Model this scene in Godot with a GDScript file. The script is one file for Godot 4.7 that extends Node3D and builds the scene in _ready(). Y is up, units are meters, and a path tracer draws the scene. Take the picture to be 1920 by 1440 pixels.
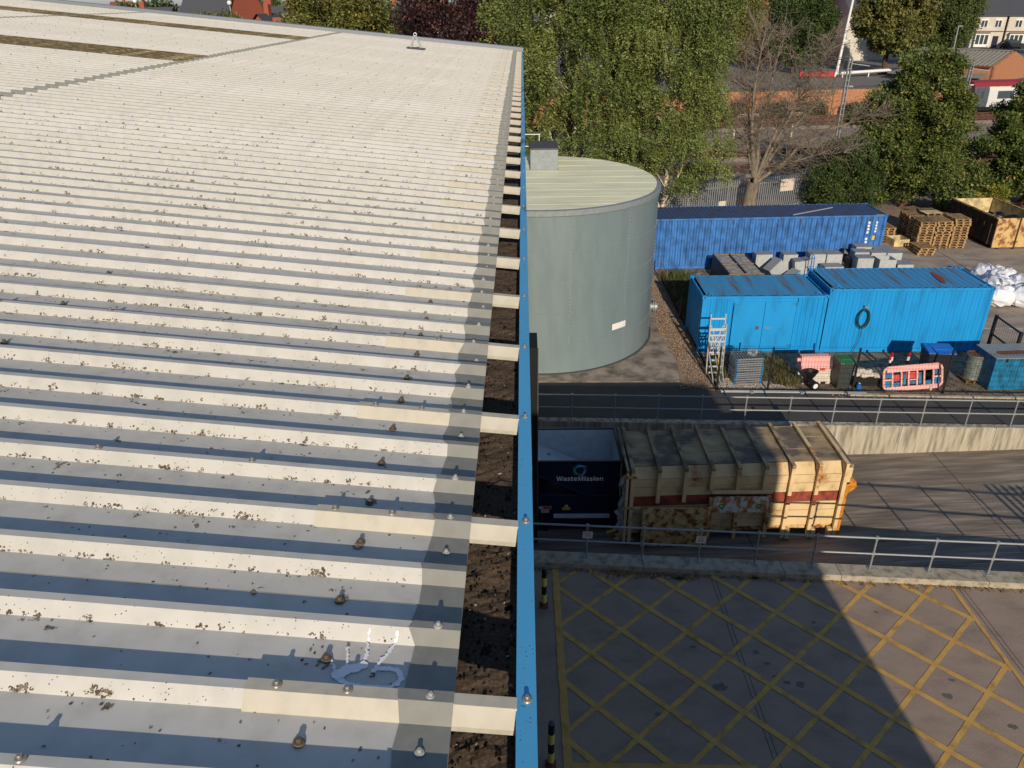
extends Node3D

# ---------------------------------------------------------------- mesh helper
class MB:
	var v := PackedVector3Array()
	var n := PackedVector3Array()
	func tri(a: Vector3, b: Vector3, c: Vector3) -> void:
		var m := (b - a).cross(c - a).normalized()
		v.append(a); v.append(c); v.append(b)
		n.append(m); n.append(m); n.append(m)
	func quad(a: Vector3, b: Vector3, c: Vector3, d: Vector3) -> void:
		tri(a, b, c); tri(a, c, d)
	func squad(a: Vector3, b: Vector3, c: Vector3, d: Vector3, na: Vector3, nb: Vector3, nc: Vector3, nd: Vector3) -> void:
		v.append(a); v.append(c); v.append(b); n.append(na); n.append(nc); n.append(nb)
		v.append(a); v.append(d); v.append(c); n.append(na); n.append(nd); n.append(nc)
	func box(c: Vector3, s: Vector3, b := Basis(), bev := 0.0) -> void:
		var h := s * 0.5
		if bev <= 0.0:
			var p := []
			for i in 8:
				p.append(c + b * Vector3(h.x if i & 1 else -h.x, h.y if i & 2 else -h.y, h.z if i & 4 else -h.z))
			quad(p[4], p[5], p[7], p[6]); quad(p[1], p[0], p[2], p[3]); quad(p[5], p[1], p[3], p[7])
			quad(p[0], p[4], p[6], p[2]); quad(p[6], p[7], p[3], p[2]); quad(p[0], p[1], p[5], p[4])
			return
		var k := h - Vector3.ONE * bev
		var f := func(sx, sy, sz, ax): 
			return c + b * Vector3(sx * (h.x if ax == 0 else k.x), sy * (h.y if ax == 1 else k.y), sz * (h.z if ax == 2 else k.z))
		for s1 in [-1.0, 1.0]:
			_face(f.call(s1, -1, -s1, 0), f.call(s1, 1, -s1, 0), f.call(s1, 1, s1, 0), f.call(s1, -1, s1, 0), c)
			_face(f.call(-1, s1, -1, 1), f.call(1, s1, -1, 1), f.call(1, s1, 1, 1), f.call(-1, s1, 1, 1), c)
			_face(f.call(-1, -1, s1, 2), f.call(1, -1, s1, 2), f.call(1, 1, s1, 2), f.call(-1, 1, s1, 2), c)
			for s2 in [-1.0, 1.0]:
				_face(f.call(s1, s2, -1, 0), f.call(s1, s2, 1, 0), f.call(s1, s2, 1, 1), f.call(s1, s2, -1, 1), c)
				_face(f.call(s1, -1, s2, 0), f.call(s1, 1, s2, 0), f.call(s1, 1, s2, 2), f.call(s1, -1, s2, 2), c)
				_face(f.call(-1, s1, s2, 1), f.call(1, s1, s2, 1), f.call(1, s1, s2, 2), f.call(-1, s1, s2, 2), c)
				for s3 in [-1.0, 1.0]:
					var a1: Vector3 = f.call(s1, s2, s3, 0)
					var a2: Vector3 = f.call(s1, s2, s3, 1)
					var a3: Vector3 = f.call(s1, s2, s3, 2)
					if (a2 - a1).cross(a3 - a1).dot(a1 - c) > 0: tri(a1, a2, a3)
					else: tri(a1, a3, a2)
	func _face(a: Vector3, b: Vector3, c: Vector3, d: Vector3, o: Vector3) -> void:
		if (b - a).cross(c - a).dot((a + c) * 0.5 - o) > 0: quad(a, b, c, d)
		else: quad(d, c, b, a)
	func tube(pts: Array, rad, sides := 6, cap := true) -> void:
		var m := pts.size()
		var rings := []
		var norms := []
		var up := Vector3(0, 1, 0)
		var t0: Vector3 = (pts[1] - pts[0]).normalized()
		if absf(t0.dot(up)) > 0.9: up = Vector3(1, 0, 0)
		var x := t0.cross(up).normalized()
		for i in m:
			var t: Vector3
			if i == 0: t = t0
			elif i == m - 1: t = (pts[i] - pts[i - 1]).normalized()
			else: t = ((pts[i + 1] - pts[i]).normalized() + (pts[i] - pts[i - 1]).normalized()).normalized()
			x = (x - t * x.dot(t)).normalized()
			var y := t.cross(x)
			var r: float = rad[i] if rad is Array else rad
			var ring := []
			var nr := []
			for k in sides:
				var a := TAU * k / sides
				var d := x * cos(a) + y * sin(a)
				ring.append(pts[i] + d * r); nr.append(d)
			rings.append(ring); norms.append(nr)
		for i in m - 1:
			for k in sides:
				var j := (k + 1) % sides
				squad(rings[i][k], rings[i][j], rings[i + 1][j], rings[i + 1][k], norms[i][k], norms[i][j], norms[i + 1][j], norms[i + 1][k])
		if cap:
			for k in range(1, sides - 1):
				tri(rings[0][0], rings[0][k + 1], rings[0][k])
				tri(rings[m - 1][0], rings[m - 1][k], rings[m - 1][k + 1])
	# profile: Vector2(radius, height); turned round the y axis at c
	func lathe(prof: Array, sides := 24, c := Vector3.ZERO, sx := 1.0, sz := 1.0, a0 := 0.0, a1 := TAU) -> void:
		for i in prof.size() - 1:
			var p: Vector2 = prof[i]
			var q: Vector2 = prof[i + 1]
			var e := (q - p).normalized()
			for k in sides:
				var t0 := lerpf(a0, a1, float(k) / sides)
				var t1 := lerpf(a0, a1, float(k + 1) / sides)
				var d0 := Vector3(sin(t0) * sx, 0, cos(t0) * sz)
				var d1 := Vector3(sin(t1) * sx, 0, cos(t1) * sz)
				var n0 := (d0 * e.y - Vector3(0, e.x, 0)).normalized()
				var n1 := (d1 * e.y - Vector3(0, e.x, 0)).normalized()
				var A := c + d0 * p.x + Vector3(0, p.y, 0)
				var B := c + d1 * p.x + Vector3(0, p.y, 0)
				var C := c + d1 * q.x + Vector3(0, q.y, 0)
				var D := c + d0 * q.x + Vector3(0, q.y, 0)
				squad(A, B, C, D, n0, n1, n1, n0)
	# polygon (counter-clockwise in x,y) pushed out along z from z0 to z1, then moved by xf
	func extrude(poly: PackedVector2Array, z0: float, z1: float, xf := Transform3D()) -> void:
		var ar := 0.0
		for i in poly.size():
			ar += poly[i].cross(poly[(i + 1) % poly.size()])
		var pg := poly.duplicate()
		if ar < 0: pg.reverse()
		var idx := Geometry2D.triangulate_polygon(pg)
		for i in range(0, idx.size(), 3):
			var a := pg[idx[i]]
			var b := pg[idx[i + 1]]
			var c := pg[idx[i + 2]]
			if (b - a).cross(c - a) < 0:
				var q := b
				b = c
				c = q
			tri(xf * Vector3(a.x, a.y, z1), xf * Vector3(b.x, b.y, z1), xf * Vector3(c.x, c.y, z1))
			tri(xf * Vector3(a.x, a.y, z0), xf * Vector3(c.x, c.y, z0), xf * Vector3(b.x, b.y, z0))
		for i in pg.size():
			var a := pg[i]
			var b := pg[(i + 1) % pg.size()]
			quad(xf * Vector3(a.x, a.y, z0), xf * Vector3(b.x, b.y, z0), xf * Vector3(b.x, b.y, z1), xf * Vector3(a.x, a.y, z1))
	# open sheet: profile points (u, lift) carried along w
	func sheet(prof: Array, o: Vector3, u: Vector3, nn: Vector3, w: Vector3) -> void:
		for i in prof.size() - 1:
			var p: Vector2 = prof[i]
			var q: Vector2 = prof[i + 1]
			var a := o + u * p.x + nn * p.y
			var b := o + u * q.x + nn * q.y
			if (b - a).cross(w).dot(nn) > 0: quad(a, b, b + w, a + w)
			else: quad(b, a, a + w, b + w)
	func blob(c: Vector3, r: Vector3, seed: int, rough := 0.25, rings := 6, segs := 9, b := Basis()) -> void:
		var rg := RandomNumberGenerator.new()
		rg.seed = seed
		var P := []
		for i in rings + 1:
			var row := []
			var t := PI * i / rings
			for k in segs:
				var a := TAU * k / segs
				var s := 1.0 + rg.randf_range(-rough, rough)
				row.append(c + b * (Vector3(sin(t) * cos(a), cos(t), sin(t) * sin(a)) * r * s))
			if i == 0 or i == rings:
				for k in segs: row[k] = row[0]
			P.append(row)
		for i in rings:
			for k in segs:
				var j := (k + 1) % segs
				if i > 0: _out(P[i][k], P[i][j], P[i + 1][k], c)
				if i < rings - 1: _out(P[i][j], P[i + 1][j], P[i + 1][k], c)
				if i == 0: _out(P[0][k], P[1][j], P[1][k], c)
				if i == rings - 1: _out(P[i][k], P[i][j], P[rings][k], c)
	func _out(a: Vector3, b: Vector3, c: Vector3, o: Vector3) -> void:
		if (b - a).cross(c - a).length_squared() < 1e-14: return
		if (b - a).cross(c - a).dot(a - o) > 0: tri(a, b, c)
		else: tri(a, c, b)
	func mesh() -> ArrayMesh:
		var arr := []
		arr.resize(Mesh.ARRAY_MAX)
		arr[Mesh.ARRAY_VERTEX] = v
		arr[Mesh.ARRAY_NORMAL] = n
		var m := ArrayMesh.new()
		m.add_surface_from_arrays(Mesh.PRIMITIVE_TRIANGLES, arr)
		return m

# ---------------------------------------------------------------- scene helpers
var used := {}
var M := {}
var rng := RandomNumberGenerator.new()

func numbered(s: String) -> String:
	if not used.has(s):
		used[s] = 0
		return s
	used[s] += 1
	return "%s_%03d" % [s, used[s]]

func thing(called: String, label: String, category: String, at := Vector3.ZERO, turn := 0.0, group := "") -> Node3D:
	var o := Node3D.new()
	o.name = numbered(called)
	add_child(o)
	o.position = at
	o.rotation.y = turn
	tag(o, label, category, group)
	return o

func tag(o: Node, label: String, category: String, group := "") -> void:
	o.set_meta("label", label)
	o.set_meta("category", category)
	if group != "": o.set_meta("group", group)

func put(called: String, mesh: Mesh, m: Material, parent: Node = null, xf := Transform3D()) -> MeshInstance3D:
	var o := MeshInstance3D.new()
	o.mesh = mesh
	o.material_override = m
	if parent == null:
		o.name = numbered(called)
		add_child(o)
	else:
		o.name = called
		parent.add_child(o, true)
	o.transform = xf
	return o

func part(called: String, mb: MB, m: Material, parent: Node = null, xf := Transform3D()) -> MeshInstance3D:
	return put(called, mb.mesh(), m, parent, xf)

func struct(called: String, mb: MB, m: Material) -> MeshInstance3D:
	var o := part(called, mb, m)
	o.set_meta("kind", "structure")
	return o

func bxp(called: String, parent: Node, m: Material, c: Vector3, s: Vector3, bev := 0.0, b := Basis()) -> MeshInstance3D:
	var q := MB.new()
	q.box(c, s, b, bev)
	return part(called, q, m, parent)

func copy(o: Node3D, at: Vector3, turn := 0.0, label := "") -> Node3D:
	var c := o.duplicate()
	c.name = numbered(String(o.get_meta("base_name", o.name)))
	add_child(c)
	c.position = at
	c.rotation = Vector3(0, turn, 0)
	if label != "": c.set_meta("label", label)
	return c

func ramp(a: Array) -> Gradient:
	var g := Gradient.new()
	var o := PackedFloat32Array()
	var c := PackedColorArray()
	for e in a:
		o.append(e[0]); c.append(e[1])
	g.offsets = o
	g.colors = c
	return g

func ntex(freq: float, sd: int, a: Array, size := 512, oct := 4, cell := false, nrm := false) -> NoiseTexture2D:
	var f := FastNoiseLite.new()
	f.seed = sd
	f.frequency = freq
	f.fractal_octaves = oct
	f.fractal_gain = 0.58
	f.noise_type = FastNoiseLite.TYPE_CELLULAR if cell else FastNoiseLite.TYPE_SIMPLEX_SMOOTH
	if cell: f.cellular_return_type = FastNoiseLite.RETURN_CELL_VALUE
	var t := NoiseTexture2D.new()
	t.width = size
	t.height = size
	t.seamless = true
	t.noise = f
	if nrm:
		t.as_normal_map = true
		t.bump_strength = 4.0
	else:
		t.color_ramp = ramp(a)
	return t

func S(r: float, g: float, b: float) -> Color:
	return Color(r / 255.0, g / 255.0, b / 255.0)

func mat(col: Color, rough := 0.8, metal := 0.0, tex: Texture2D = null, scale := Vector3.ONE, nrm: Texture2D = null, nstr := 0.5) -> StandardMaterial3D:
	var m := StandardMaterial3D.new()
	m.albedo_color = col
	m.roughness = rough
	m.metallic = metal
	if tex:
		m.albedo_texture = tex
	if nrm:
		m.normal_enabled = true
		m.normal_texture = nrm
		m.normal_scale = nstr
	if tex or nrm:
		m.uv1_triplanar = true
		m.uv1_world_triplanar = true
		m.uv1_scale = scale
	return m

func gray(v: float) -> Color:
	return Color(v, v, v)

func multi(called: String, mesh: Mesh, xfs: Array, cols: Array, m: Material, parent: Node) -> MultiMeshInstance3D:
	var mm := MultiMesh.new()
	mm.transform_format = MultiMesh.TRANSFORM_3D
	mm.use_colors = cols.size() > 0
	mm.mesh = mesh
	mm.instance_count = xfs.size()
	for i in xfs.size():
		mm.set_instance_transform(i, xfs[i])
		if cols.size() > 0: mm.set_instance_color(i, cols[i])
	var o := MultiMeshInstance3D.new()
	o.multimesh = mm
	o.material_override = m
	if parent == null:
		o.name = numbered(called)
		add_child(o)
	else:
		o.name = called
		parent.add_child(o, true)
	return o

func rot(ax: Vector3, deg: float) -> Basis:
	return Basis(ax.normalized(), deg_to_rad(deg))

func zn(x: float) -> float:   # line of the near ramp wall's posts
	return -14.72 + 0.077 * (x - 1.6)
func zf(x: float) -> float:   # line of the far ramp wall's posts
	return -21.62 + 0.0463 * (x - 1.64)
func ry(x: float) -> float:   # ramp level
	return minf(-1.64 + 0.0585 * x, -0.004)

# ---------------------------------------------------------------- materials
func make_materials() -> void:
	var fine := ntex(0.06, 11, [[0.0, gray(0.78)], [0.5, gray(0.93)], [1.0, gray(1.0)]])
	var blotch := ntex(0.006, 12, [[0.0, gray(0.6)], [0.45, gray(0.86)], [0.7, gray(1.0)], [1.0, gray(1.0)]], 512, 8)
	var soft := ntex(0.006, 13, [[0.0, gray(0.88)], [1.0, gray(1.0)]], 512, 5)
	var bumpy := ntex(0.3, 14, [], 512, 3, false, true)
	var grit := ntex(0.25, 15, [[0.0, gray(0.55)], [0.4, gray(0.85)], [0.75, gray(1.0)], [1.0, gray(1.15)]], 512, 3)
	M.fine = fine; M.blotch = blotch; M.soft = soft; M.bumpy = bumpy
	# warehouse roof
	var rooft := ntex(0.006, 21, [[0.0, gray(0.90)], [0.35, gray(0.965)], [0.6, gray(1.0)], [1.0, gray(1.0)]], 1024, 7)
	M.roof = mat(S(190, 188, 181), 0.6, 0.0, rooft, Vector3(1.3, 1.3, 1.3))
	M.roof2 = mat(S(194, 192, 186), 0.6, 0.0, rooft, Vector3(1.1, 1.1, 1.1))
	M.cap = mat(S(188, 182, 166), 0.6, 0.0, rooft, Vector3(2.0, 2.0, 2.0))
	M.coat = mat(S(138, 139, 133), 0.62, 0.0, soft, Vector3(4, 4, 4), bumpy, 0.35)
	M.moss = mat(Color.WHITE, 0.95, 0.0, ntex(0.02, 22, [[0.0, S(58, 50, 36)], [0.4, S(88, 78, 55)], [0.6, S(118, 106, 78)], [0.8, S(160, 150, 120)], [1.0, S(200, 194, 170)]], 512, 6), Vector3(0.5, 0.5, 1.6))
	M.trim = mat(S(78, 164, 212), 0.5, 0.0, ntex(0.008, 23, [[0.0, gray(0.5)], [0.2, gray(0.72)], [0.34, gray(0.97)], [1.0, gray(1.0)]], 512, 6), Vector3(0.5, 0.5, 0.13))
	M.screw = mat(S(176, 170, 158), 0.45, 0.55, fine, Vector3(30, 30, 30))
	M.screw_old = mat(S(112, 98, 82), 0.75, 0.2, grit, Vector3(20, 20, 20))
	M.screw_coat = mat(S(165, 166, 160), 0.6)
	M.lichen = mat(S(82, 71, 59), 0.95)
	M.lichen2 = mat(S(122, 110, 94), 0.95)
	M.soil = mat(Color.WHITE, 1.0, 0.0, ntex(0.05, 24, [[0.0, S(52, 42, 34)], [0.5, S(86, 71, 58)], [0.8, S(106, 90, 75)], [1.0, S(136, 120, 102)]], 512, 5), Vector3(3, 3, 3))
	M.gutter = mat(S(60, 58, 56), 0.8)
	M.flash = mat(S(128, 134, 142), 0.5, 0.2)
	M.verge = mat(S(150, 152, 154), 0.45, 0.2, soft, Vector3(1, 1, 1))
	M.wall = mat(S(112, 112, 110), 0.6, 0.0, soft, Vector3(0.4, 0.4, 0.4))
	M.splash = mat(S(232, 232, 236), 0.6)
	# ground
	var aspt := ntex(0.006, 31, [[0.0, gray(0.84)], [0.35, gray(0.93)], [0.6, gray(0.97)], [1.0, gray(1.0)]], 1024, 9)
	M.carpark = mat(S(158, 139, 124), 0.92, 0.0, aspt, Vector3(0.13, 0.13, 0.23), bumpy, 0.12)
	M.asphalt = mat(S(80, 76, 72), 0.92, 0.0, ntex(0.008, 32, [[0.0, gray(0.84)], [1.0, gray(1.0)]], 512, 8), Vector3(0.2, 0.2, 0.2), bumpy, 0.12)
	M.street = mat(S(128, 124, 120), 0.95, 0.0, M.asphalt.albedo_texture, Vector3(0.03, 0.03, 0.03))
	M.rampc = mat(S(176, 160, 144), 0.9, 0.0, ntex(0.008, 33, [[0.0, gray(0.52)], [0.4, gray(0.70)], [0.62, gray(0.80)], [0.8, gray(0.9)], [1.0, gray(1.0)]], 1024, 9), Vector3(0.04, 0.2, 0.4))
	M.yard = mat(S(172, 157, 142), 0.92, 0.0, ntex(0.008, 34, [[0.0, gray(0.66)], [0.45, gray(0.88)], [0.7, gray(0.96)], [1.0, gray(1.0)]], 1024, 9), Vector3(0.06, 0.06, 0.09))
	M.slab = mat(S(168, 154, 140), 0.92, 0.0, ntex(0.008, 35, [[0.0, gray(0.5)], [0.4, gray(0.78)], [0.65, gray(0.92)], [1.0, gray(1.0)]], 1024, 9), Vector3(0.15, 0.15, 0.15))
	M.gravel = mat(S(176, 146, 118), 0.95, 0.0, ntex(0.12, 36, [[0.0, gray(0.45)], [0.35, gray(0.8)], [0.6, gray(1.0)], [1.0, gray(1.3)]], 512, 3), Vector3(1.6, 1.6, 1.6), bumpy, 1.0)
	M.soilground = mat(S(140, 122, 102), 0.95, 0.0, ntex(0.01, 37, [[0.0, gray(0.5)], [0.5, gray(0.9)], [1.0, gray(1.2)]], 512, 6), Vector3(0.5, 0.5, 0.5), bumpy, 0.8)
	M.ballast = mat(S(156, 138, 122), 0.95, 0.0, ntex(0.03, 38, [[0.0, gray(0.5)], [0.5, gray(0.92)], [1.0, gray(1.2)]], 512, 5), Vector3(0.35, 0.35, 0.35))
	M.grass = mat(S(84, 92, 48), 0.95, 0.0, ntex(0.03, 39, [[0.0, gray(0.5)], [0.5, gray(0.95)], [1.0, gray(1.2)]], 512, 6), Vector3(0.15, 0.15, 0.15))
	var conct := ntex(0.008, 40, [[0.0, S(98, 92, 80)], [0.3, S(140, 132, 116)], [0.55, S(178, 169, 150)], [1.0, S(206, 198, 180)]], 1024, 9)
	M.wallc = mat(gray(0.95), 0.9, 0.0, conct, Vector3(0.5, 0.05, 0.5))
	M.kerb = mat(S(178, 168, 148), 0.9, 0.0, ntex(0.012, 42, [[0.0, gray(0.62)], [0.35, gray(0.85)], [0.6, gray(0.95)], [1.0, gray(1.0)]], 512, 9), Vector3(0.5, 0.5, 0.5), bumpy, 0.2)
	M.oil = mat(S(104, 94, 85), 0.7)
	M.scrape = mat(S(196, 180, 164), 0.95)
	M.yellow = mat(S(208, 164, 90), 0.85, 0.0, ntex(0.012, 41, [[0.0, gray(0.74)], [0.3, gray(0.9)], [0.6, gray(0.96)], [1.0, gray(1.0)]], 512, 8), Vector3(0.4, 0.4, 0.4))
	M.whitepaint = mat(S(196, 190, 178), 0.85, 0.0, blotch, Vector3(1, 1, 1))
	M.joint = mat(S(84, 77, 71), 0.95)
	M.galv = mat(S(158, 163, 166), 0.5, 0.35, soft, Vector3(2, 2, 2))
	M.black = mat(S(22, 22, 23), 0.6)
	M.blacksteel = mat(S(24, 25, 27), 0.5, 0.2)
	# tank
	M.tank = mat(S(128, 144, 147), 0.45, 0.1, ntex(0.006, 51, [[0.0, gray(0.91)], [0.6, gray(0.98)], [1.0, gray(1.0)]], 512, 7), Vector3(0.5, 0.1, 0.5))
	M.tank2 = mat(S(125, 142, 146), 0.45, 0.1, M.tank.albedo_texture, Vector3(0.6, 0.12, 0.6))
	M.tankroof = mat(S(250, 248, 212), 0.6, 0.0, soft, Vector3(0.1, 0.1, 0.3))
	M.seam = mat(S(142, 154, 154), 0.6)
	M.darkgrey = mat(S(84, 85, 88), 0.7, 0.0, soft, Vector3(1, 1, 1))
	M.midgrey = mat(S(148, 156, 160), 0.55, 0.1, soft, Vector3(1, 1, 1))
	M.white = mat(S(232, 232, 228), 0.6)
	# containers
	M.blue1 = mat(S(58, 120, 192), 0.55, 0.0, blotch, Vector3(0.5, 0.3, 0.5))
	M.blue1roof = mat(Color.WHITE, 0.7, 0.0, ntex(0.008, 61, [[0.0, S(70, 60, 56)], [0.25, S(62, 70, 90)], [0.5, S(56, 76, 112)], [1.0, S(58, 86, 134)]], 512, 6), Vector3(0.3, 0.3, 0.3))
	M.blue2 = mat(S(16, 150, 222), 0.5, 0.0, ntex(0.007, 62, [[0.0, gray(0.8)], [0.4, gray(0.95)], [1.0, gray(1.0)]], 512, 8), Vector3(0.3, 0.1, 0.3))
	M.blue2roof = mat(Color.WHITE, 0.6, 0.0, ntex(0.008, 63, [[0.0, S(84, 74, 70)], [0.26, S(96, 104, 116)], [0.42, S(76, 128, 168)], [0.6, S(60, 140, 192)], [1.0, S(60, 146, 200)]], 512, 6), Vector3(0.5, 0.3, 0.07))
	M.rust = mat(Color.WHITE, 0.9, 0.0, ntex(0.03, 64, [[0.0, S(60, 36, 26)], [0.5, S(116, 66, 42)], [1.0, S(150, 96, 62)]], 512, 5), Vector3(1, 1, 1))
	M.navy = mat(S(20, 28, 62), 0.35, 0.0, soft, Vector3(1, 1, 1))
	M.navyin = mat(S(214, 224, 230), 0.5, 0.0, soft, Vector3(0.8, 0.8, 0.8))
	M.cream = mat(S(226, 198, 150), 0.8, 0.0, ntex(0.007, 65, [[0.0, S(128, 84, 56)], [0.16, S(196, 160, 130)], [0.3, gray(0.88)], [0.55, gray(0.96)], [1.0, gray(1.0)]], 512, 9), Vector3(0.3, 0.3, 0.3))
	M.creamtop = mat(Color.WHITE, 0.9, 0.0, ntex(0.006, 66, [[0.0, S(80, 74, 70)], [0.35, S(108, 98, 86)], [0.55, S(156, 136, 106)], [1.0, S(196, 168, 124)]], 512, 9), Vector3(0.2, 0.2, 0.25))
	M.rustcream = mat(Color.WHITE, 0.9, 0.0, ntex(0.012, 67, [[0.0, S(84, 48, 32)], [0.3, S(142, 88, 52)], [0.45, S(192, 152, 96)], [0.7, S(212, 178, 122)], [1.0, S(220, 192, 140)]], 512, 9), Vector3(0.5, 0.5, 0.5))
	M.signrust = mat(Color.WHITE, 0.85, 0.0, ntex(0.012, 68, [[0.0, S(136, 84, 54)], [0.42, S(176, 122, 84)], [0.52, S(198, 176, 156)], [0.62, S(208, 202, 194)], [1.0, S(214, 212, 206)]], 512, 9), Vector3(0.6, 0.4, 0.6))
	M.redstripe = mat(S(150, 70, 52), 0.8, 0.0, blotch, Vector3(1, 1, 1))
	M.orange = mat(S(206, 132, 32), 0.7, 0.0, blotch, Vector3(1.5, 1.5, 1.5))
	M.green = mat(S(62, 142, 66), 0.8)
	M.film = mat(S(222, 226, 232), 0.5)
	M.film.backlight_enabled = true
	M.film.backlight = Color(0.25, 0.25, 0.27)
	M.yellowplastic = mat(S(214, 176, 40), 0.6)
	M.pane = mat(S(168, 166, 160), 0.7, 0.0, blotch, Vector3(1, 1, 1))
	# yard things
	M.pallet = mat(S(186, 150, 104), 0.9, 0.0, ntex(0.01, 71, [[0.0, gray(0.55)], [0.5, gray(0.9)], [1.0, gray(1.08)]], 512, 5), Vector3(0.5, 3, 0.5))
	M.pallet2 = mat(S(150, 124, 92), 0.9, 0.0, M.pallet.albedo_texture, Vector3(0.5, 3, 0.5))
	M.skip = mat(Color.WHITE, 0.85, 0.0, ntex(0.008, 72, [[0.0, S(92, 52, 30)], [0.3, S(140, 92, 56)], [0.5, S(196, 164, 108)], [1.0, S(214, 186, 132)]], 512, 6), Vector3(0.5, 0.5, 0.5))
	M.skipin = mat(S(222, 200, 150), 0.8, 0.0, blotch, Vector3(0.4, 0.4, 0.4))
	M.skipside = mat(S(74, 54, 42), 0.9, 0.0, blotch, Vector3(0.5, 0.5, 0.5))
	M.cabinet = mat(S(186, 190, 192), 0.5, 0.0, soft, Vector3(1, 1, 1))
	M.cabtop = mat(S(146, 149, 153), 0.6, 0.0, soft, Vector3(1, 1, 1))
	M.bag = mat(S(228, 230, 236), 0.45)
	M.blackbag = mat(S(20, 20, 23), 0.35)
	M.alu = mat(S(214, 217, 220), 0.35, 0.5)
	M.hurdle = mat(S(168, 172, 176), 0.45, 0.5, soft, Vector3(2, 2, 2))
	M.pinkred = mat(S(238, 172, 166), 0.6)
	M.redplastic = mat(S(196, 66, 60), 0.55)
	M.paleplastic = mat(S(226, 214, 200), 0.6, 0.0, soft, Vector3(2, 2, 2))
	M.binbody = mat(S(58, 63, 64), 0.55)
	M.bingreen = mat(S(44, 112, 62), 0.5)
	M.binblue = mat(S(26, 108, 200), 0.5)
	M.drum = mat(S(132, 142, 138), 0.5, 0.3, blotch, Vector3(1.5, 1.5, 1.5))
	M.bluebox = mat(S(26, 122, 168), 0.5, 0.0, blotch, Vector3(0.8, 0.5, 0.8))
	M.red = mat(S(186, 24, 30), 0.5)
	M.hose = mat(S(20, 58, 48), 0.6)
	M.stake = mat(S(120, 92, 62), 0.9, 0.0, fine, Vector3(2, 2, 2))
	M.bollardyellow = mat(S(208, 204, 96), 0.6)
	# background
	M.brick = mat(Color.WHITE, 0.9, 0.0, ntex(0.02, 81, [[0.0, S(126, 80, 56)], [0.4, S(172, 116, 82)], [0.7, S(190, 134, 98)], [1.0, S(202, 158, 124)]], 1024, 9), Vector3(0.12, 0.4, 0.12))
	M.brickred = mat(Color.WHITE, 0.9, 0.0, ntex(0.05, 82, [[0.0, S(122, 62, 46)], [0.5, S(158, 84, 62)], [1.0, S(178, 104, 80)]], 512, 5), Vector3(0.3, 0.6, 0.3))
	M.slate = mat(S(84, 86, 92), 0.75, 0.0, fine, Vector3(0.3, 0.3, 0.3))
	M.tileroof = mat(S(128, 88, 76), 0.85, 0.0, fine, Vector3(0.3, 0.3, 0.3))
	M.asbestos = mat(S(150, 144, 132), 0.9, 0.0, ntex(0.02, 83, [[0.0, gray(0.72)], [0.5, gray(0.95)], [1.0, gray(1.05)]], 512, 5), Vector3(0.3, 0.3, 0.3))
	M.render = mat(S(222, 214, 200), 0.85, 0.0, soft, Vector3(0.2, 0.2, 0.2))
	M.glass = mat(S(66, 76, 82), 0.15)
	M.rail = mat(S(96, 62, 46), 0.7, 0.3)
	M.sleeper = mat(S(92, 76, 66), 0.9)
	M.traingrey = mat(S(206, 208, 208), 0.4)
	M.traindark = mat(S(76, 84, 92), 0.45)
	M.trainred = mat(S(140, 44, 54), 0.5)
	M.signalwhite = mat(S(226, 226, 224), 0.55)
	M.cars = [mat(S(220, 222, 224), 0.3), mat(S(30, 42, 78), 0.3), mat(S(40, 42, 46), 0.3)]
	# plants
	M.bark = mat(S(104, 84, 66), 0.95, 0.0, blotch, Vector3(2, 0.6, 2), bumpy, 1.0)
	M.barkbare = mat(S(142, 130, 114), 0.95, 0.0, blotch, Vector3(1.5, 0.4, 1.5), bumpy, 0.8)
	M.birch = mat(S(206, 192, 172), 0.85, 0.0, ntex(0.03, 91, [[0.0, S(70, 58, 48)], [0.22, S(180, 164, 142)], [0.4, gray(1.0)], [1.0, gray(1.0)]], 512, 4), Vector3(0.8, 2.2, 0.8))
	M.leaf = mat(Color.WHITE, 0.6)
	M.leaf.vertex_color_use_as_albedo = true
	M.leaf.backlight_enabled = true
	M.leaf.backlight = Color(0.26, 0.28, 0.12)
	M.leafdark = M.leaf.duplicate()
	M.leafdark.backlight = Color(0.05, 0.02, 0.02)

# ---------------------------------------------------------------- ground, ramp, kerbs, rails
func strip(mb: MB, pts: Array, y: float) -> void:   # flat polygon, points (x, z)
	var pg := PackedVector2Array()
	for p in pts: pg.append(Vector2(p[0], -p[1]))
	var idx := Geometry2D.triangulate_polygon(pg)
	for i in range(0, idx.size(), 3):
		var a := pg[idx[i]]
		var b := pg[idx[i + 1]]
		var c := pg[idx[i + 2]]
		if (b - a).cross(c - a) < 0:
			var q := b
			b = c
			c = q
		mb.tri(Vector3(a.x, y, -a.y), Vector3(b.x, y, -b.y), Vector3(c.x, y, -c.y))

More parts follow.
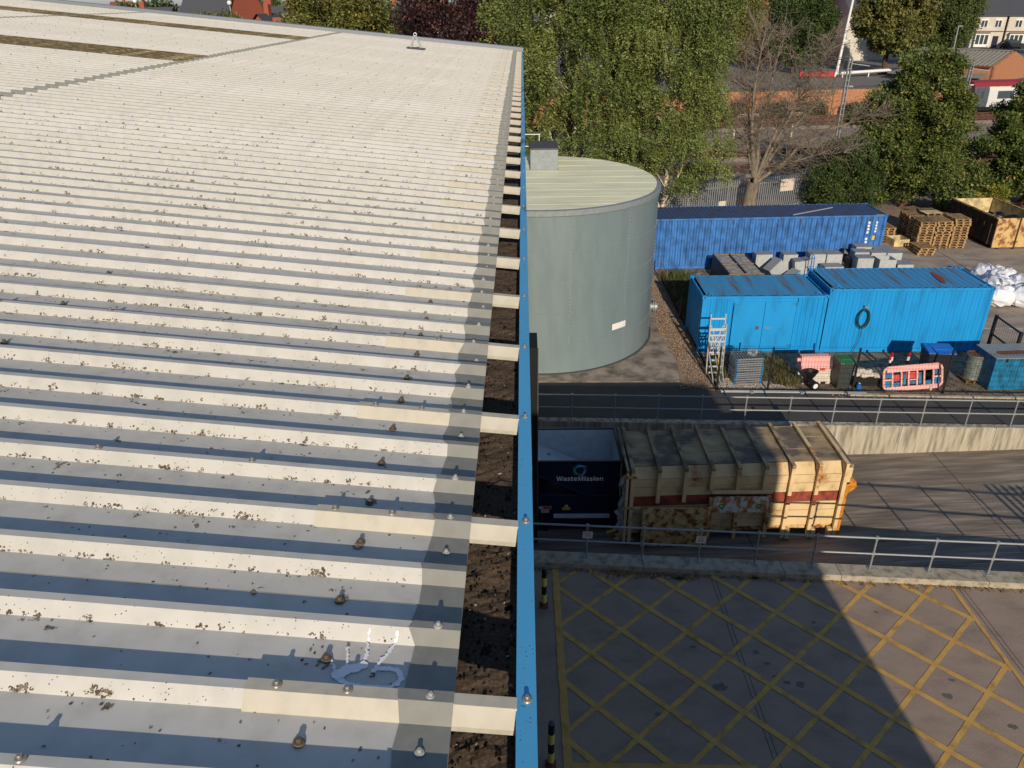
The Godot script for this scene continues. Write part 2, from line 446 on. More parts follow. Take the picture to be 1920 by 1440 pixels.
func make_ground() -> void:
	var g := MB.new()
	# the level ground, open where the loading ramp is cut into it
	g.quad(Vector3(-160, 0, 80), Vector3(200, 0, 80), Vector3(200, 0, zn(200)), Vector3(-160, 0, zn(-160)))
	g.quad(Vector3(-160, 0, zf(-160)), Vector3(200, 0, zf(200)), Vector3(200, 0, -118), Vector3(-160, 0, -76))
	g.quad(Vector3(-160, 0, zn(-160)), Vector3(-0.3, 0, zn(-0.3)), Vector3(-0.3, 0, zf(-0.3)), Vector3(-160, 0, zf(-160)))
	g.quad(Vector3(28, 0, zn(28)), Vector3(200, 0, zn(200)), Vector3(200, 0, zf(200)), Vector3(28, 0, zf(28)))
	struct("ground", g, M.carpark)
	# the higher streets beyond the railway wall, rising slowly to the horizon
	var h := MB.new()
	h.quad(Vector3(-160, 2.7, -76.6), Vector3(200, 2.7, -112.6), Vector3(300, 3.2, -240), Vector3(-260, 3.2, -240))
	h.quad(Vector3(-260, 3.2, -240), Vector3(300, 3.2, -240), Vector3(1400, 9.0, -1500), Vector3(-1400, 9.0, -1500))
	struct("street_ground", h, M.street)
	var r := MB.new()
	r.quad(Vector3(-0.3, ry(-0.3), zn(-0.3)), Vector3(28, ry(28), zn(28)), Vector3(28, ry(28), zf(28)), Vector3(-0.3, ry(-0.3), zf(-0.3)))
	struct("loading_ramp", r, M.rampc)
	var road := MB.new()
	strip(road, [[-0.3, zf(-0.3) - 0.12], [60, zf(60) - 0.12], [60, -21.6], [20.6, -22.6], [17.3, -23.05], [11.5, -23.42], [7.0, -23.62], [6.43, -23.79], [5.69, -24.33], [-0.3, -24.4]], 0.006)
	struct("service_road", road, M.asphalt)
	var y := MB.new()
	strip(y, [[17.7, -23.3], [20.6, -22.65], [60, -21.7], [60, -47], [30, -46.5], [18.4, -44.5]], 0.006)
	struct("concrete_yard", y, M.yard)
	var f := MB.new()
	strip(f, [[6.95, -23.66], [11.5, -23.46], [17.7, -23.12], [17.7, -45], [6.95, -45]], 0.005)
	struct("fenced_ground", f, M.soilground)
	var sl := MB.new()
	strip(sl, [[-3, -24.44], [5.69, -24.37], [5.87, -26.0], [5.66, -29.1], [6.1, -33], [5.5, -36], [-4, -36]], 0.05)
	for e in [[[-3, -24.44], [5.69, -24.37]], [[5.69, -24.37], [5.87, -26.0]], [[5.87, -26.0], [5.66, -29.1]]]:
		sl.quad(Vector3(e[0][0], 0, e[0][1]), Vector3(e[1][0], 0, e[1][1]), Vector3(e[1][0], 0.05, e[1][1]), Vector3(e[0][0], 0.05, e[0][1]))
	struct("tank_pavement", sl, M.slab)
	var gr := MB.new()
	strip(gr, [[5.7, -24.3], [6.43, -23.83], [6.85, -23.7], [6.85, -45], [5.2, -45], [5.2, -36], [6.1, -33], [5.67, -29.1], [5.88, -26.0]], 0.012)
	struct("gravel_path", gr, M.gravel)
	var bl := MB.new()
	strip(bl, [[-150, -46.6 + 14], [0, -46.9], [200, -62], [200, -111], [-150, -76.4]], 0.02)
	struct("railway_ballast", bl, M.ballast)
	# loose stones, so that the gravel has a real edge and relief
	var st := MB.new()
	st.blob(Vector3.ZERO, Vector3(1, 0.7, 0.85), 5, 0.25, 3, 5)
	var sm := st.mesh()
	var xs := []
	var cs := []
	for i in 5200:
		var x := rng.randf_range(5.6, 6.86)
		var z := rng.randf_range(-36.0, -23.8)
		if x < 5.7 + (0.25 if z > -27 else 0.0) and z < -24.2: continue
		if z > -24.3 and x < 5.7 - (z + 24.3) * 1.6: continue
		var s := rng.randf_range(0.012, 0.034)
		xs.append(Transform3D(Basis.from_euler(Vector3(rng.randf() * 6, rng.randf() * 6, rng.randf() * 6)).scaled(Vector3.ONE * s), Vector3(x, 0.02, z)))
		var k := rng.randf_range(0.55, 1.15)
		cs.append(Color(0.36 * k, 0.25 * k, 0.17 * k).lerp(Color(0.42, 0.36, 0.3) * k, rng.randf() * 0.6))
	for i in 2600:
		var x := rng.randf_range(6.95, 9.6)
		var z := rng.randf_range(-24.6, -23.72)
		if x > 8.2 + (z + 24.6) * 1.7: continue
		var s := rng.randf_range(0.015, 0.04)
		xs.append(Transform3D(Basis.from_euler(Vector3(rng.randf() * 6, rng.randf() * 6, rng.randf() * 6)).scaled(Vector3.ONE * s), Vector3(x, 0.02, z)))
		var k := rng.randf_range(0.7, 1.15)
		cs.append(Color(0.5 * k, 0.44 * k, 0.36 * k))
	var vm: StandardMaterial3D = mat(Color.WHITE, 0.95)
	vm.vertex_color_use_as_albedo = true
	M.vcol = vm
	var so := multi("gravel_stones", sm, xs, cs, vm, null)
	so.set_meta("kind", "stuff")
	tag(so, "loose brown and pale stones of the gravel beside the tank", "gravel")

	# expansion joints, scrapes and paint on the ground
	var jn := MB.new()
	for e in [[[4.47, -14.05], [4.52, -8.0]], [[4.56, -14.05], [4.61, -8.0]], [[10.1, -13.75], [10.16, -8.0]], [[10.2, -13.75], [10.26, -8.0]]]:
		var a: Array = e[0]
		var b: Array = e[1]
		strip(jn, [[a[0], a[1]], [a[0] + 0.012, a[1]], [b[0] + 0.012, b[1]], [b[0], b[1]]], 0.005)
	struct("ground_joint", jn, M.joint)
	var j2 := MB.new()
	strip(j2, [[22.33, -44], [22.37, -44], [22.37, -30], [22.33, -30]], 0.012)
	struct("yard_joint", j2, M.joint)
	var wl := MB.new()
	strip(wl, [[19.2, -38.86], [21.0, -38.82], [21.0, -38.74], [19.2, -38.78]], 0.012)
	strip(wl, [[18.6, -29.13], [34, -28.1], [34, -28.0], [18.6, -29.03]], 0.012)
	for i in 8:   # worn yard lettering, only dashes of it left
		var zz := -39.0 + i * 1.05
		var xx := 22.75 + i * 0.06
		strip(wl, [[xx, zz], [xx + 0.6, zz + 0.05], [xx + 0.6, zz + 0.14], [xx, zz + 0.09]], 0.012)
		if i % 2 == 0: strip(wl, [[xx + 0.1, zz + 0.2], [xx + 0.2, zz + 0.2], [xx + 0.25, zz + 0.6], [xx + 0.15, zz + 0.6]], 0.012)
	struct("yard_marking", wl, M.whitepaint)
	# yellow box hatching
	var border := [Vector2(0.8, -14.45), Vector2(9.95, -13.72), Vector2(9.95, -8.3), Vector2(0.8, -9.1)]
	var pg := PackedVector2Array(border)
	var lines := MB.new()
	var n0 := Vector2(1.46, -13.11)
	var e1 := Vector2(1.404, 0.068)
	var e2 := Vector2(-0.012, 1.366)
	for fam in 2:
		var d := (e1 + e2).normalized() if fam == 0 else (e1 - e2).normalized()
		for k in range(-10, 16):
			var o := n0 + e1 * k
			var seg := PackedVector2Array([o - d * 30.0, o + d * 30.0])
			for cut in Geometry2D.intersect_polyline_with_polygon(seg, pg):
				if cut.size() < 2 or (cut[1] - cut[0]).length() < 0.15: continue
				ragged(lines, cut[0], cut[1], 0.125 if fam == 0 else 0.1, 0.010 if fam == 0 else 0.006)
	var bo := MB.new()
	ragged(bo, Vector2(0.8, -14.5), Vector2(0.8, -9.0), 0.155, 0.014)
	ragged(bo, Vector2(9.97, -13.75), Vector2(9.98, -8.3), 0.09, 0.014)
	ragged(bo, Vector2(0.86, -9.1), Vector2(4.2, -9.04), 0.12, 0.018)
	struct("yellow_hatching", lines, M.yellow)
	struct("yellow_border", bo, M.yellow)
	# oil drips and pale scrapes
	var oil := MB.new()
	for e in [[4.9, -11.75, 0.06], [5.05, -11.45, 0.05], [5.1, -11.1, 0.045], [5.3, -10.95, 0.06], [5.55, -10.9, 0.08], [3.95, -10.85, 0.12], [3.6, -11.9, 0.05], [8.5, -11.4, 0.06], [8.62, -11.0, 0.05], [8.35, -10.6, 0.09], [6.4, -12.6, 0.05], [7.9, -12.9, 0.04], [2.6, -10.2, 0.06], [9.2, -9.9, 0.07]]:
		var pts := []
		for i in 11:
			var a := TAU * i / 11.0
			var orr: float = e[2] * rng.randf_range(0.6, 1.15)
			pts.append([e[0] + cos(a) * orr * 1.3, e[1] - sin(a) * orr])
		strip(oil, pts, 0.004)
	struct("oil_stain", oil, M.oil)
	var scr := MB.new()
	for i in 26:
		var x := rng.randf_range(0.9, 11.0)
		var z := rng.randf_range(-13.6, -8.8)
		if i < 8:
			x = rng.randf_range(7.0, 8.0)
			z = -11.05 + rng.randfn(0, 0.12)
		var L := rng.randf_range(0.4, 1.7)
		var w := rng.randf_range(0.003, 0.009)
		strip(scr, [[x, z], [x + L, z + L * 0.045 + w * 0.3], [x + L, z + L * 0.045 + w], [x + 0.2, z + w * 1.4]], 0.0035)
	struct("ground_scrape", scr, M.scrape)
	var rsc := MB.new()   # drag marks of containers along the ramp
	for i in 60:
		var x := rng.randf_range(8.8, 17.0)
		var lane := i % 3
		var zc: float = [-18.15, -15.7, -17.0][lane] + x * 0.06 - 0.6
		var z := zc + rng.randfn(0, 0.16 if lane < 2 else 0.9)
		if z > zn(x) - 0.25: continue
		var L := rng.randf_range(0.5, 3.2)
		var w := rng.randf_range(0.004, 0.016)
		var drift := 0.03
		rsc.quad(Vector3(x, ry(x) + 0.005, z + w), Vector3(x + L, ry(x + L) + 0.005, z + L * drift + w * 0.6), Vector3(x + L, ry(x + L) + 0.005, z + L * drift), Vector3(x, ry(x) + 0.005, z))
	struct("ramp_scrape", rsc, M.scrape)
	var rj := MB.new()
	for x in [6.35, 13.2]:
		rj.quad(Vector3(x, ry(x) + 0.003, zn(x) - 0.13), Vector3(x + 0.03, ry(x + 0.03) + 0.003, zn(x) - 0.13), Vector3(x + 0.03, ry(x + 0.03) + 0.003, zf(x) + 0.14), Vector3(x, ry(x) + 0.003, zf(x) + 0.14))
	struct("ramp_joint", rj, M.joint)
	# dead leaves blown against the kerb
	var lf := MB.new()
	lf.quad(Vector3(-0.5, 0, -0.5), Vector3(0.5, 0.15, -0.4), Vector3(0.5, 0.0, 0.5), Vector3(-0.5, 0.2, 0.4))
	var lx := []
	var lc := []
	for i in 700:
		var x := rng.randf_range(0.2, 13.0)
		if i < 260: x = rng.randf_range(2.0, 4.2)
		var z := zn(x) + 0.37 + absf(rng.randfn(0.0, 0.06 if i >= 260 else 0.11))
		lx.append(Transform3D(Basis.from_euler(Vector3(rng.randf() * 0.6, rng.randf() * 6, 0)).scaled(Vector3.ONE * rng.randf_range(0.02, 0.055)), Vector3(x, 0.018, z)))
		lc.append(Color(0.16, 0.07, 0.03).lerp(Color(0.3, 0.2, 0.1), rng.randf()))
	for i in 350:
		var x := rng.randf_range(10.5, 18)
		lx.append(Transform3D(Basis.from_euler(Vector3(rng.randf() * 0.6, rng.randf() * 6, 0)).scaled(Vector3.ONE * rng.randf_range(0.02, 0.06)), Vector3(x, 0.02, -23.1 + (x - 14) * 0.05 + rng.randfn(0, 0.1))))
		lc.append(Color(0.2, 0.12, 0.06).lerp(Color(0.34, 0.25, 0.15), rng.randf()))
	var lo := multi("fallen_leaves", lf.mesh(), lx, lc, vm, null)
	lo.set_meta("kind", "stuff")
	tag(lo, "dry brown leaves blown along the concrete kerbs", "leaves")

func ragged(mb: MB, a: Vector2, b: Vector2, w: float, y: float) -> void:   # a painted line with an uneven edge
	var d := (b - a).normalized()
	var p := Vector2(-d.y, d.x)
	var n := maxi(2, int((b - a).length() / 0.12))
	var l := []
	var r := []
	for i in n + 1:
		var c := a.lerp(b, float(i) / n)
		l.append(c + p * (w * 0.5 + rng.randf_range(-0.007, 0.007)))
		r.append(c - p * (w * 0.5 + rng.randf_range(-0.007, 0.007)))
	for i in n:
		mb.quad(Vector3(l[i].x, y, l[i].y), Vector3(l[i + 1].x, y, l[i + 1].y), Vector3(r[i + 1].x, y, r[i + 1].y), Vector3(r[i].x, y, r[i].y))

func make_walls() -> void:
	# near ramp wall: kerb-topped concrete, cast in lengths
	var t := thing("ramp_wall", "low concrete wall with kerb top between yellow hatching and sunken ramp", "wall")
	var xs := [-0.3, 2.9, 6.2, 7.5, 10.8, 14.1, 18, 28]
	for i in xs.size() - 1:
		var q := MB.new()
		wall_block(q, xs[i] + 0.006, xs[i + 1] - 0.006, 0.15, -1.75, true)
		part("wall_block", q, M.kerb, t)
	var u := thing("retaining_wall", "streaked concrete retaining wall under the handrail of service road", "wall")
	xs = [-0.3, 3.2, 6.3, 9.2, 12.1, 15.0, 17.9, 28]
	for i in xs.size() - 1:
		var q := MB.new()
		wall_block(q, xs[i] + 0.006, xs[i + 1] - 0.006, 0.06, -1.75, false)
		part("wall_block", q, M.wallc, u)

func wall_block(q: MB, x0: float, x1: float, top: float, bot: float, near: bool) -> void:
	var za0: float
	var za1: float
	var zb0: float
	var zb1: float
	if near:
		za0 = zn(x0) + 0.33; za1 = zn(x1) + 0.33; zb0 = zn(x0) - 0.12; zb1 = zn(x1) - 0.12
	else:
		za0 = zf(x0) + 0.13; za1 = zf(x1) + 0.13; zb0 = zf(x0) - 0.13; zb1 = zf(x1) - 0.13
	var b := 0.02
	var A := Vector3(x0, top - b, za0)
	var B := Vector3(x1, top - b, za1)
	var C := Vector3(x1, top, za1 - b)
	var D := Vector3(x0, top, za0 - b)
	var E := Vector3(x1, top, zb1 + b)
	var F := Vector3(x0, top, zb0 + b)
	q.quad(A, B, C, D)
	q.quad(D, C, E, F)
	q.quad(F, E, Vector3(x1, top - b, zb1), Vector3(x0, top - b, zb0))
	q.quad(Vector3(x0, bot, za0), Vector3(x1, bot, za1), B, A)
	q.quad(Vector3(x1, bot, zb1), Vector3(x0, bot, zb0), Vector3(x0, top - b, zb0), Vector3(x1, top - b, zb1))
	q.quad(Vector3(x1, bot, za1), Vector3(x1, bot, zb1), Vector3(x1, top - b, zb1), B)
	q.quad(Vector3(x0, bot, zb0), Vector3(x0, bot, za0), A, Vector3(x0, top - b, zb0))

func make_rails() -> void:
	var pm := MB.new()
	pm.tube([Vector3(0, 0, 0), Vector3(0, 0.9, 0)], 0.024, 8)
	pm.box(Vector3(0, 0.006, 0), Vector3(0.13, 0.012, 0.13))
	var jm := MB.new()
	jm.tube([Vector3(-0.05, 0, 0), Vector3(0.05, 0, 0)], 0.033, 8)
	jm.tube([Vector3(0, -0.05, 0), Vector3(0, 0.05, 0)], 0.033, 8)
	var post := pm.mesh()
	var joint := jm.mesh()
	for s in 2:
		var t: Node3D
		var y0: float
		var sp: float
		if s == 0:
			t = thing("handrail", "two bar grey tube handrail with white notices above the near ramp wall", "railing")
			y0 = 0.15; sp = 1.335
		else:
			t = thing("handrail", "two bar grey tube handrail on the streaked retaining wall", "railing")
			y0 = 0.06; sp = 1.383
		var n := 15
		var pts1 := []
		var pts2 := []
		for i in n:
			var x: float = (1.57 if s == 0 else 1.64) + sp * (i - 1)
			var z := zn(x) if s == 0 else zf(x)
			var top := 0.9
			if s == 0: z += 0.02
			if i > 0:
				put("post", post, M.galv, t, Transform3D(Basis(), Vector3(x, y0, z)))
			for hh in [0.44, 0.9]:
				if i > 0: put("clamp", joint, M.galv, t, Transform3D(Basis(), Vector3(x, y0 + hh, z)))
			pts1.append(Vector3(x, y0 + top, z)); pts2.append(Vector3(x, y0 + 0.44, z))
		var a := MB.new()
		a.tube(pts1, 0.026, 10)
		part("top_rail", a, M.galv, t)
		var b := MB.new()
		b.tube(pts2, 0.024, 10)
		part("middle_rail", b, M.galv, t)
		if s == 0:
			for k in 2:
				var x := 1.57 + sp * (0 + 2 * k)
				var q := MB.new()
				q.box(Vector3(x + 0.01, y0 + 0.66, zn(x) + 0.06), Vector3(0.24, 0.2, 0.004), rot(Vector3(0, 0, 1), -3.0))
				var no := part("notice", q, M.paleplastic, t)
				no.set_meta("label", "white weathered notice plate on the rail")
				var q2 := MB.new()
				for r in 4:
					q2.box(Vector3(x + 0.01 + rng.randf_range(-0.01, 0.01), y0 + 0.72 - r * 0.035, zn(x) + 0.0635), Vector3(0.16 - 0.02 * (r % 2), 0.009, 0.002), rot(Vector3(0, 0, 1), -3.0))
				part("print", q2, M.darkgrey, no)

func make_bollards() -> void:
	for i in 2:
		var z: float = [-13.15, -9.12][i]
		var t := thing("bollard", "black and yellow banded bollard beside the yellow hatching border", "bollard", Vector3(0.49, 0, z), 0, "banded bollards along the warehouse wall")
		var h := 1.08
		bxp("base_plate", t, M.rust, Vector3(0, 0.012, 0), Vector3(0.2, 0.024, 0.2), 0.004)
		var foot := MB.new()
		foot.lathe([Vector2(0.062, 0.0), Vector2(0.06, 0.12)], 16)
		part("foot", foot, M.rust, t)
		for k in 4:
			var q := MB.new()
			q.lathe([Vector2(0.057, 0.12 + k * (h - 0.12) / 4.0), Vector2(0.057, 0.12 + (k + 1) * (h - 0.12) / 4.0)], 16)
			part("band", q, M.bollardyellow if k % 2 == 0 else M.black, t)
		var c := MB.new()
		c.lathe([Vector2(0.057, h), Vector2(0.05, h + 0.02), Vector2(0.0, h + 0.03)], 16)
		part("cap", c, M.darkgrey, t)

# ---------------------------------------------------------------- the warehouse with its profiled roof
const TROUGH := -0.037
const HC := 0.011    # half crest
const RW := 0.021    # run of the rib's web
const RH := 0.034    # rib height
var wh: Node3D
var ru := Vector3(-cos(deg_to_rad(6.0)), sin(deg_to_rad(6.0)), 0)   # up the slope
var rn := Vector3(sin(deg_to_rad(6.0)), cos(deg_to_rad(6.0)), 0)    # out of the roof
func rp(u: float, z: float, lift: float) -> Vector3:   # a point on the roof: u up the slope from the gutter edge
	return Vector3(0, 11.011, 0) + ru * u + rn * lift + Vector3(0, 0, z)
func rib_z(k: int) -> float:
	return -1.1 - 0.2 * k
func profile(k0: int, k1: int, lift := 0.0, ext_lift := 0.0) -> Array:   # (z, lift) going away from the camera
	var a := []
	for k in range(k0, k1):
		var z := rib_z(k)
		var e := ext_lift if posmod(k, 3) == 0 else 0.0
		a.append(Vector2(z + 0.1, TROUGH + lift))
		a.append(Vector2(z + HC + RW + e * 1.7, TROUGH + lift + e * 0.2))
		a.append(Vector2(z + HC + e * 0.6, TROUGH + RH + lift + e))
		a.append(Vector2(z - HC - e * 0.6, TROUGH + RH + lift + e))
		a.append(Vector2(z - HC - RW - e * 1.7, TROUGH + lift + e * 0.2))
	a.append(Vector2(rib_z(k1 - 1) - 0.1, TROUGH + lift))
	return a

func sheet_mesh(k0: int, k1: int, u0: float, u1: float, lift: float, jit0 := 0.0, jit1 := 0.0, ext_lift := 0.0) -> MB:
	var q := MB.new()
	var pr := profile(k0, k1, lift, ext_lift)
	var s0 := []
	var s1 := []
	for i in pr.size():
		s0.append(u0 + rng.randf_range(-jit0, jit0)); s1.append(u1 + rng.randf_range(-jit1, jit1))
	for i in pr.size() - 1:
		var p: Vector2 = pr[i]
		var w: Vector2 = pr[i + 1]
		var A := rp(s0[i], p.x, p.y)
		var B := rp(s0[i + 1], w.x, w.y)
		var C := rp(s1[i + 1], w.x, w.y)
		var D := rp(s1[i], p.x, p.y)
		if (B - A).cross(C - A).dot(rn) > 0: q.quad(A, B, C, D)
		else: q.quad(D, C, B, A)
	return q

func screw_mesh() -> ArrayMesh:
	var q := MB.new()
	q.lathe([Vector2(0.0105, 0.0), Vector2(0.0105, 0.0015), Vector2(0.0085, 0.004), Vector2(0.0055, 0.0045)], 12)
	q.lathe([Vector2(0.0055, 0.0045), Vector2(0.0055, 0.0105), Vector2(0.0045, 0.0118), Vector2(0.0, 0.0118)], 6)
	return q.mesh()

func make_warehouse() -> void:
	wh = thing("warehouse", "large warehouse with white ribbed metal roof and blue gutter edge", "building", Vector3.ZERO, -0.0049)
	# walls below the roof and the wing behind that shades the car park
	bxp("side_wall", wh, M.wall, Vector3(-0.24, 5.35, -7.8), Vector3(0.3, 10.7, 30.6))
	bxp("end_wall", wh, M.wall, Vector3(-16.4, 5.3, -23.1), Vector3(32, 10.6, 0.3))
	bxp("wing_wall", wh, M.wall, Vector3(4.03, 5.45, 15.2), Vector3(8.1, 10.9, 22))
	bxp("wing_roof", wh, M.verge, Vector3(4.03, 10.96, 15.2), Vector3(8.1, 0.1, 22))
	var gable := MB.new()
	gable.extrude(PackedVector2Array([Vector2(-0.2, 10.6), Vector2(-15.9, 12.45), Vector2(-32, 10.7)]), -23.2, -23.0)
	part("gable", gable, M.wall, wh)
	# roof sheets, five ribs each, three courses up the slope
	var last := 111   # rib count to the far verge
	var course := [[0.15, 5.14, 0.0], [5.06, 10.5, 0.0025], [10.42, 16.0, 0.005]]
	for c in 3:
		var k := -43
		while k < last:
			var k1 := mini(k + 5, last)
			var q := sheet_mesh(k, k1, course[c][0], course[c][1], course[c][2] + (0.0012 if posmod(k, 2) == 0 else 0.0))
			part("roof_sheet", q, M.roof if posmod(k * 7 + c, 3) > 0 else M.roof2, wh)
			k += 5
	bxp("ridge_cap", wh, M.verge, rp(16.0, -7.8, 0.02), Vector3(0.5, 0.02, 31), 0.0, rot(Vector3(0, 0, 1), -6))
	var back := MB.new()
	back.quad(rp(16, -23.3, 0), rp(16, 7.7, 0), rp(16, 7.7, 0) + Vector3(-16, -1.7, 0), rp(16, -23.3, 0) + Vector3(-16, -1.7, 0))
	part("back_slope", back, M.roof, wh)
	# grey sealing coat over the gutter end and over the sheet laps, its edge brushed on by hand
	part("sealing_coat", sheet_mesh(-8, last, 0.148, 0.258, 0.0022, 0.0, 0.012, 0.0052), M.coat, wh)
	part("sealing_coat", sheet_mesh(-8, last, 5.02, 5.16, 0.0065, 0.012, 0.012), M.coat, wh)
	part("sealing_coat", sheet_mesh(-8, last, 10.38, 10.5, 0.0090, 0.012, 0.012), M.coat, wh)
	# mossy rooflight strips
	part("rooflight", sheet_mesh(56, 62, 5.1, 10.45, 0.008), M.moss, wh)
	part("rooflight", sheet_mesh(89, 95, 5.1, 15.9, 0.009), M.moss, wh)
	# every third rib is carried over the gutter by a cover
	var cq := MB.new()
	for i in 4:
		var pts := [Vector2(HC + RW + 0.006, TROUGH + 0.002), Vector2(HC + 0.0035, TROUGH + RH + 0.004), Vector2(-HC - 0.0035, TROUGH + RH + 0.004), Vector2(-HC - RW - 0.006, TROUGH + 0.002)]
		if i < 3:
			var p: Vector2 = pts[i]
			var w: Vector2 = pts[i + 1]
			cq.quad(rp(0.018, p.x, p.y), rp(0.018, w.x, w.y), rp(0.572, w.x, w.y), rp(0.572, p.x, p.y))
			cq.quad(rp(0.572, p.x, p.y - 0.002), rp(0.572, w.x, w.y - 0.002), rp(0.018, w.x, w.y - 0.002), rp(0.018, p.x, p.y - 0.002))
			cq.quad(rp(0.572, p.x, p.y), rp(0.572, w.x, w.y), rp(0.572, w.x, w.y - 0.003), rp(0.572, p.x, p.y - 0.003))
	for s in [1.0, -1.0]:   # folded foot of the cover
		cq.quad(rp(0.018, s * (HC + RW + 0.006), TROUGH + 0.002), rp(0.572, s * (HC + RW + 0.006), TROUGH + 0.002), rp(0.572, s * (HC + RW + 0.006), TROUGH - 0.012), rp(0.018, s * (HC + RW + 0.006), TROUGH - 0.012))
	var cap := cq.mesh()
	for k in range(-6, last, 3):
		put("rib_cover", cap, M.cap, wh, Transform3D(Basis(), Vector3(0, 0, rib_z(k))))
	# gutter with years of silt
	bxp("gutter", wh, M.gutter, Vector3(-0.2, 10.78, -7.8), Vector3(0.42, 0.02, 30.8))
	bxp("gutter_side", wh, M.gutter, Vector3(-0.001, 10.88, -7.8), Vector3(0.006, 0.2, 30.8))
	bxp("gutter_back", wh, M.gutter, Vector3(-0.4, 10.87, -7.8), Vector3(0.01, 0.18, 30.8))
	var fn := FastNoiseLite.new()
	fn.seed = 77
	fn.frequency = 7.0
	fn.fractal_octaves = 4
	var so := MB.new()
	var nz := 900
	var nx := 14
	for i in nz:
		for j in nx:
			var P := []
			for e in [[0, 0], [0, 1], [1, 1], [1, 0]]:
				var z: float = 0.2 - 23.4 * pow(float(i + e[0]) / nz, 1.6)
				var x: float = -0.36 + 0.355 * float(j + e[1]) / nx
				var hgt := 10.868 + fn.get_noise_2d(x, z) * 0.013 + fn.get_noise_2d(x * 6.0, z * 6.0) * 0.004
				P.append(Vector3(x, hgt, z))
			so.tri(P[0], P[1], P[2]); so.tri(P[0], P[2], P[3])
	var soil := part("gutter_silt", so, M.soil, wh)
	soil.set_meta("kind", "stuff")
	var cl := MB.new()
	cl.blob(Vector3.ZERO, Vector3(1, 0.6, 0.8), 9, 0.4, 3, 5)
	var xs := []
	var cs := []
	for i in 3200:
		var z := -0.4 - 11.0 * pow(rng.randf(), 1.8)
		var x := rng.randf_range(-0.24, -0.02)
		var s := rng.randf_range(0.0015, 0.006) * (2.2 if rng.randf() < 0.06 else 1.0)
		xs.append(Transform3D(Basis.from_euler(Vector3(rng.randf() * 6, rng.randf() * 6, 0)).scaled(Vector3(s, s * 0.7, s * 1.3)), Vector3(x, 10.868 + fn.get_noise_2d(x, z) * 0.013 + 0.002, z)))
		var k := rng.randf_range(0.3, 1.0)
		var col := Color(0.05 * k, 0.035 * k, 0.022 * k)
		if rng.randf() < 0.05: col = Color(0.4, 0.36, 0.3)
		cs.append(col)
	multi("gutter_crumbs", cl.mesh(), xs, cs, M.vcol, wh).set_meta("kind", "stuff")
	# blue pressed edge trim in three metre lengths with a screw on every cover
	var z0 := 7.0
	while z0 > -23.0:
		var len := minf(3.0, z0 + 23.35)
		var q := MB.new()
		var zc := z0 - len * 0.5
		q.box(Vector3(0.001, 11.0095 - 0.0006 * (int(z0 + 9) % 2), zc), Vector3(0.042, 0.003, len + 0.01), Basis(), 0.0006)
		q.box(Vector3(0.0212 + 0.0006 * (int(z0 + 9) % 2), 10.9, zc), Vector3(0.003, 0.214, len))
		q.box(Vector3(-0.0192, 11.002, zc), Vector3(0.002, 0.010, len))
		part("edge_trim", q, M.trim, wh)
		z0 -= len
	var scr := screw_mesh()
	for k in range(-6, last, 3):
		put("trim_screw", scr, M.screw, wh, Transform3D(Basis().scaled(Vector3.ONE * 1.05), Vector3(0.003, 11.011, rib_z(k) - 0.008 + rng.randf_range(-0.01, 0.01))))
	# far verge flashing
	var vz := rib_z(last) + 0.1
	for i in 6:
		var u0 := -0.02 + i * 2.7
		var q := MB.new()
		q.box(rp(u0 + 1.35, vz - 0.12, 0.075), Vector3(2.7, 0.012, 0.3), rot(Vector3(0, 0, 1), -6.0), 0.003)
		q.box(rp(u0 + 1.35, vz + 0.03, 0.03), Vector3(2.7, 0.09, 0.012), rot(Vector3(0, 0, 1), -6.0))
		part("verge_flashing", q, M.flash, wh)
	# fixings
	var spots := []
	var old := []
	for k in range(-4, last):
		var z := rib_z(k)
		for u in [0.44, 1.95, 3.45, 4.95, 6.45, 7.95, 9.45, 10.95, 12.5]:
			if u > 1.0 and posmod(k + int(u * 3), 2) == 1: continue
			spots.append([u + rng.randf_range(-0.006, 0.006), z - 0.1 + rng.randf_range(-0.01, 0.02), TROUGH + 0.0005, 1])
		if posmod(k, 3) == 0:
			for u in [0.203, 0.36, 0.515]:
				spots.append([u + rng.randf_range(-0.008, 0.008), z, TROUGH + RH + 0.0045, 2 if u < 0.25 else 0])
		elif posmod(k, 3) == 1:
			spots.append([0.205 + rng.randf_range(-0.01, 0.01), z + 0.002, TROUGH + RH + 0.0025, 2])
		else:
			spots.append([0.20 + rng.randf_range(-0.01, 0.01), z - 0.095, TROUGH + 0.003, 2])
		if posmod(k, 5) == 4:
			var u := 0.8 + rng.randf() * 0.2
			while u < 13.0:
				spots.append([u, z, TROUGH + RH + 0.001, 0])
				u += 0.45
	spots.sort_custom(func(a, b): return (rp(a[0], a[1], 0) - Vector3(-0.4, 12.3, 0)).length() < (rp(b[0], b[1], 0) - Vector3(-0.4, 12.3, 0)).length())
	var rest := [[], [], []]
	var rb := Basis(Vector3(0, 0, 1), deg_to_rad(-6.0))
	var n := 0
	for s in spots:
		if s[1] > -0.55: continue
		var b := Basis(Vector3(0, 0, 1), deg_to_rad(-6.0)) * Basis.from_euler(Vector3(rng.randf_range(-0.06, 0.06), rng.randf() * 3, rng.randf_range(-0.06, 0.06)))
		var xf := Transform3D(b.scaled(Vector3.ONE * (1.0 if s[3] != 1 else 1.2)), rp(s[0], s[1], s[2] + (skin(s[0]) - 0.0006 if s[0] > 0.6 or s[3] == 1 else 0.0)))
		if n < 250: put("roof_screw", scr, [M.screw, M.screw_old, M.screw_coat][s[3]], wh, xf)
		else: rest[s[3]].append(xf)
		n += 1
	for i in 3:
		multi("far_roof_screws", scr, rest[i], [], [M.screw, M.screw_old, M.screw_coat][i], wh).set_meta("kind", "stuff")
	make_lichen(rb)
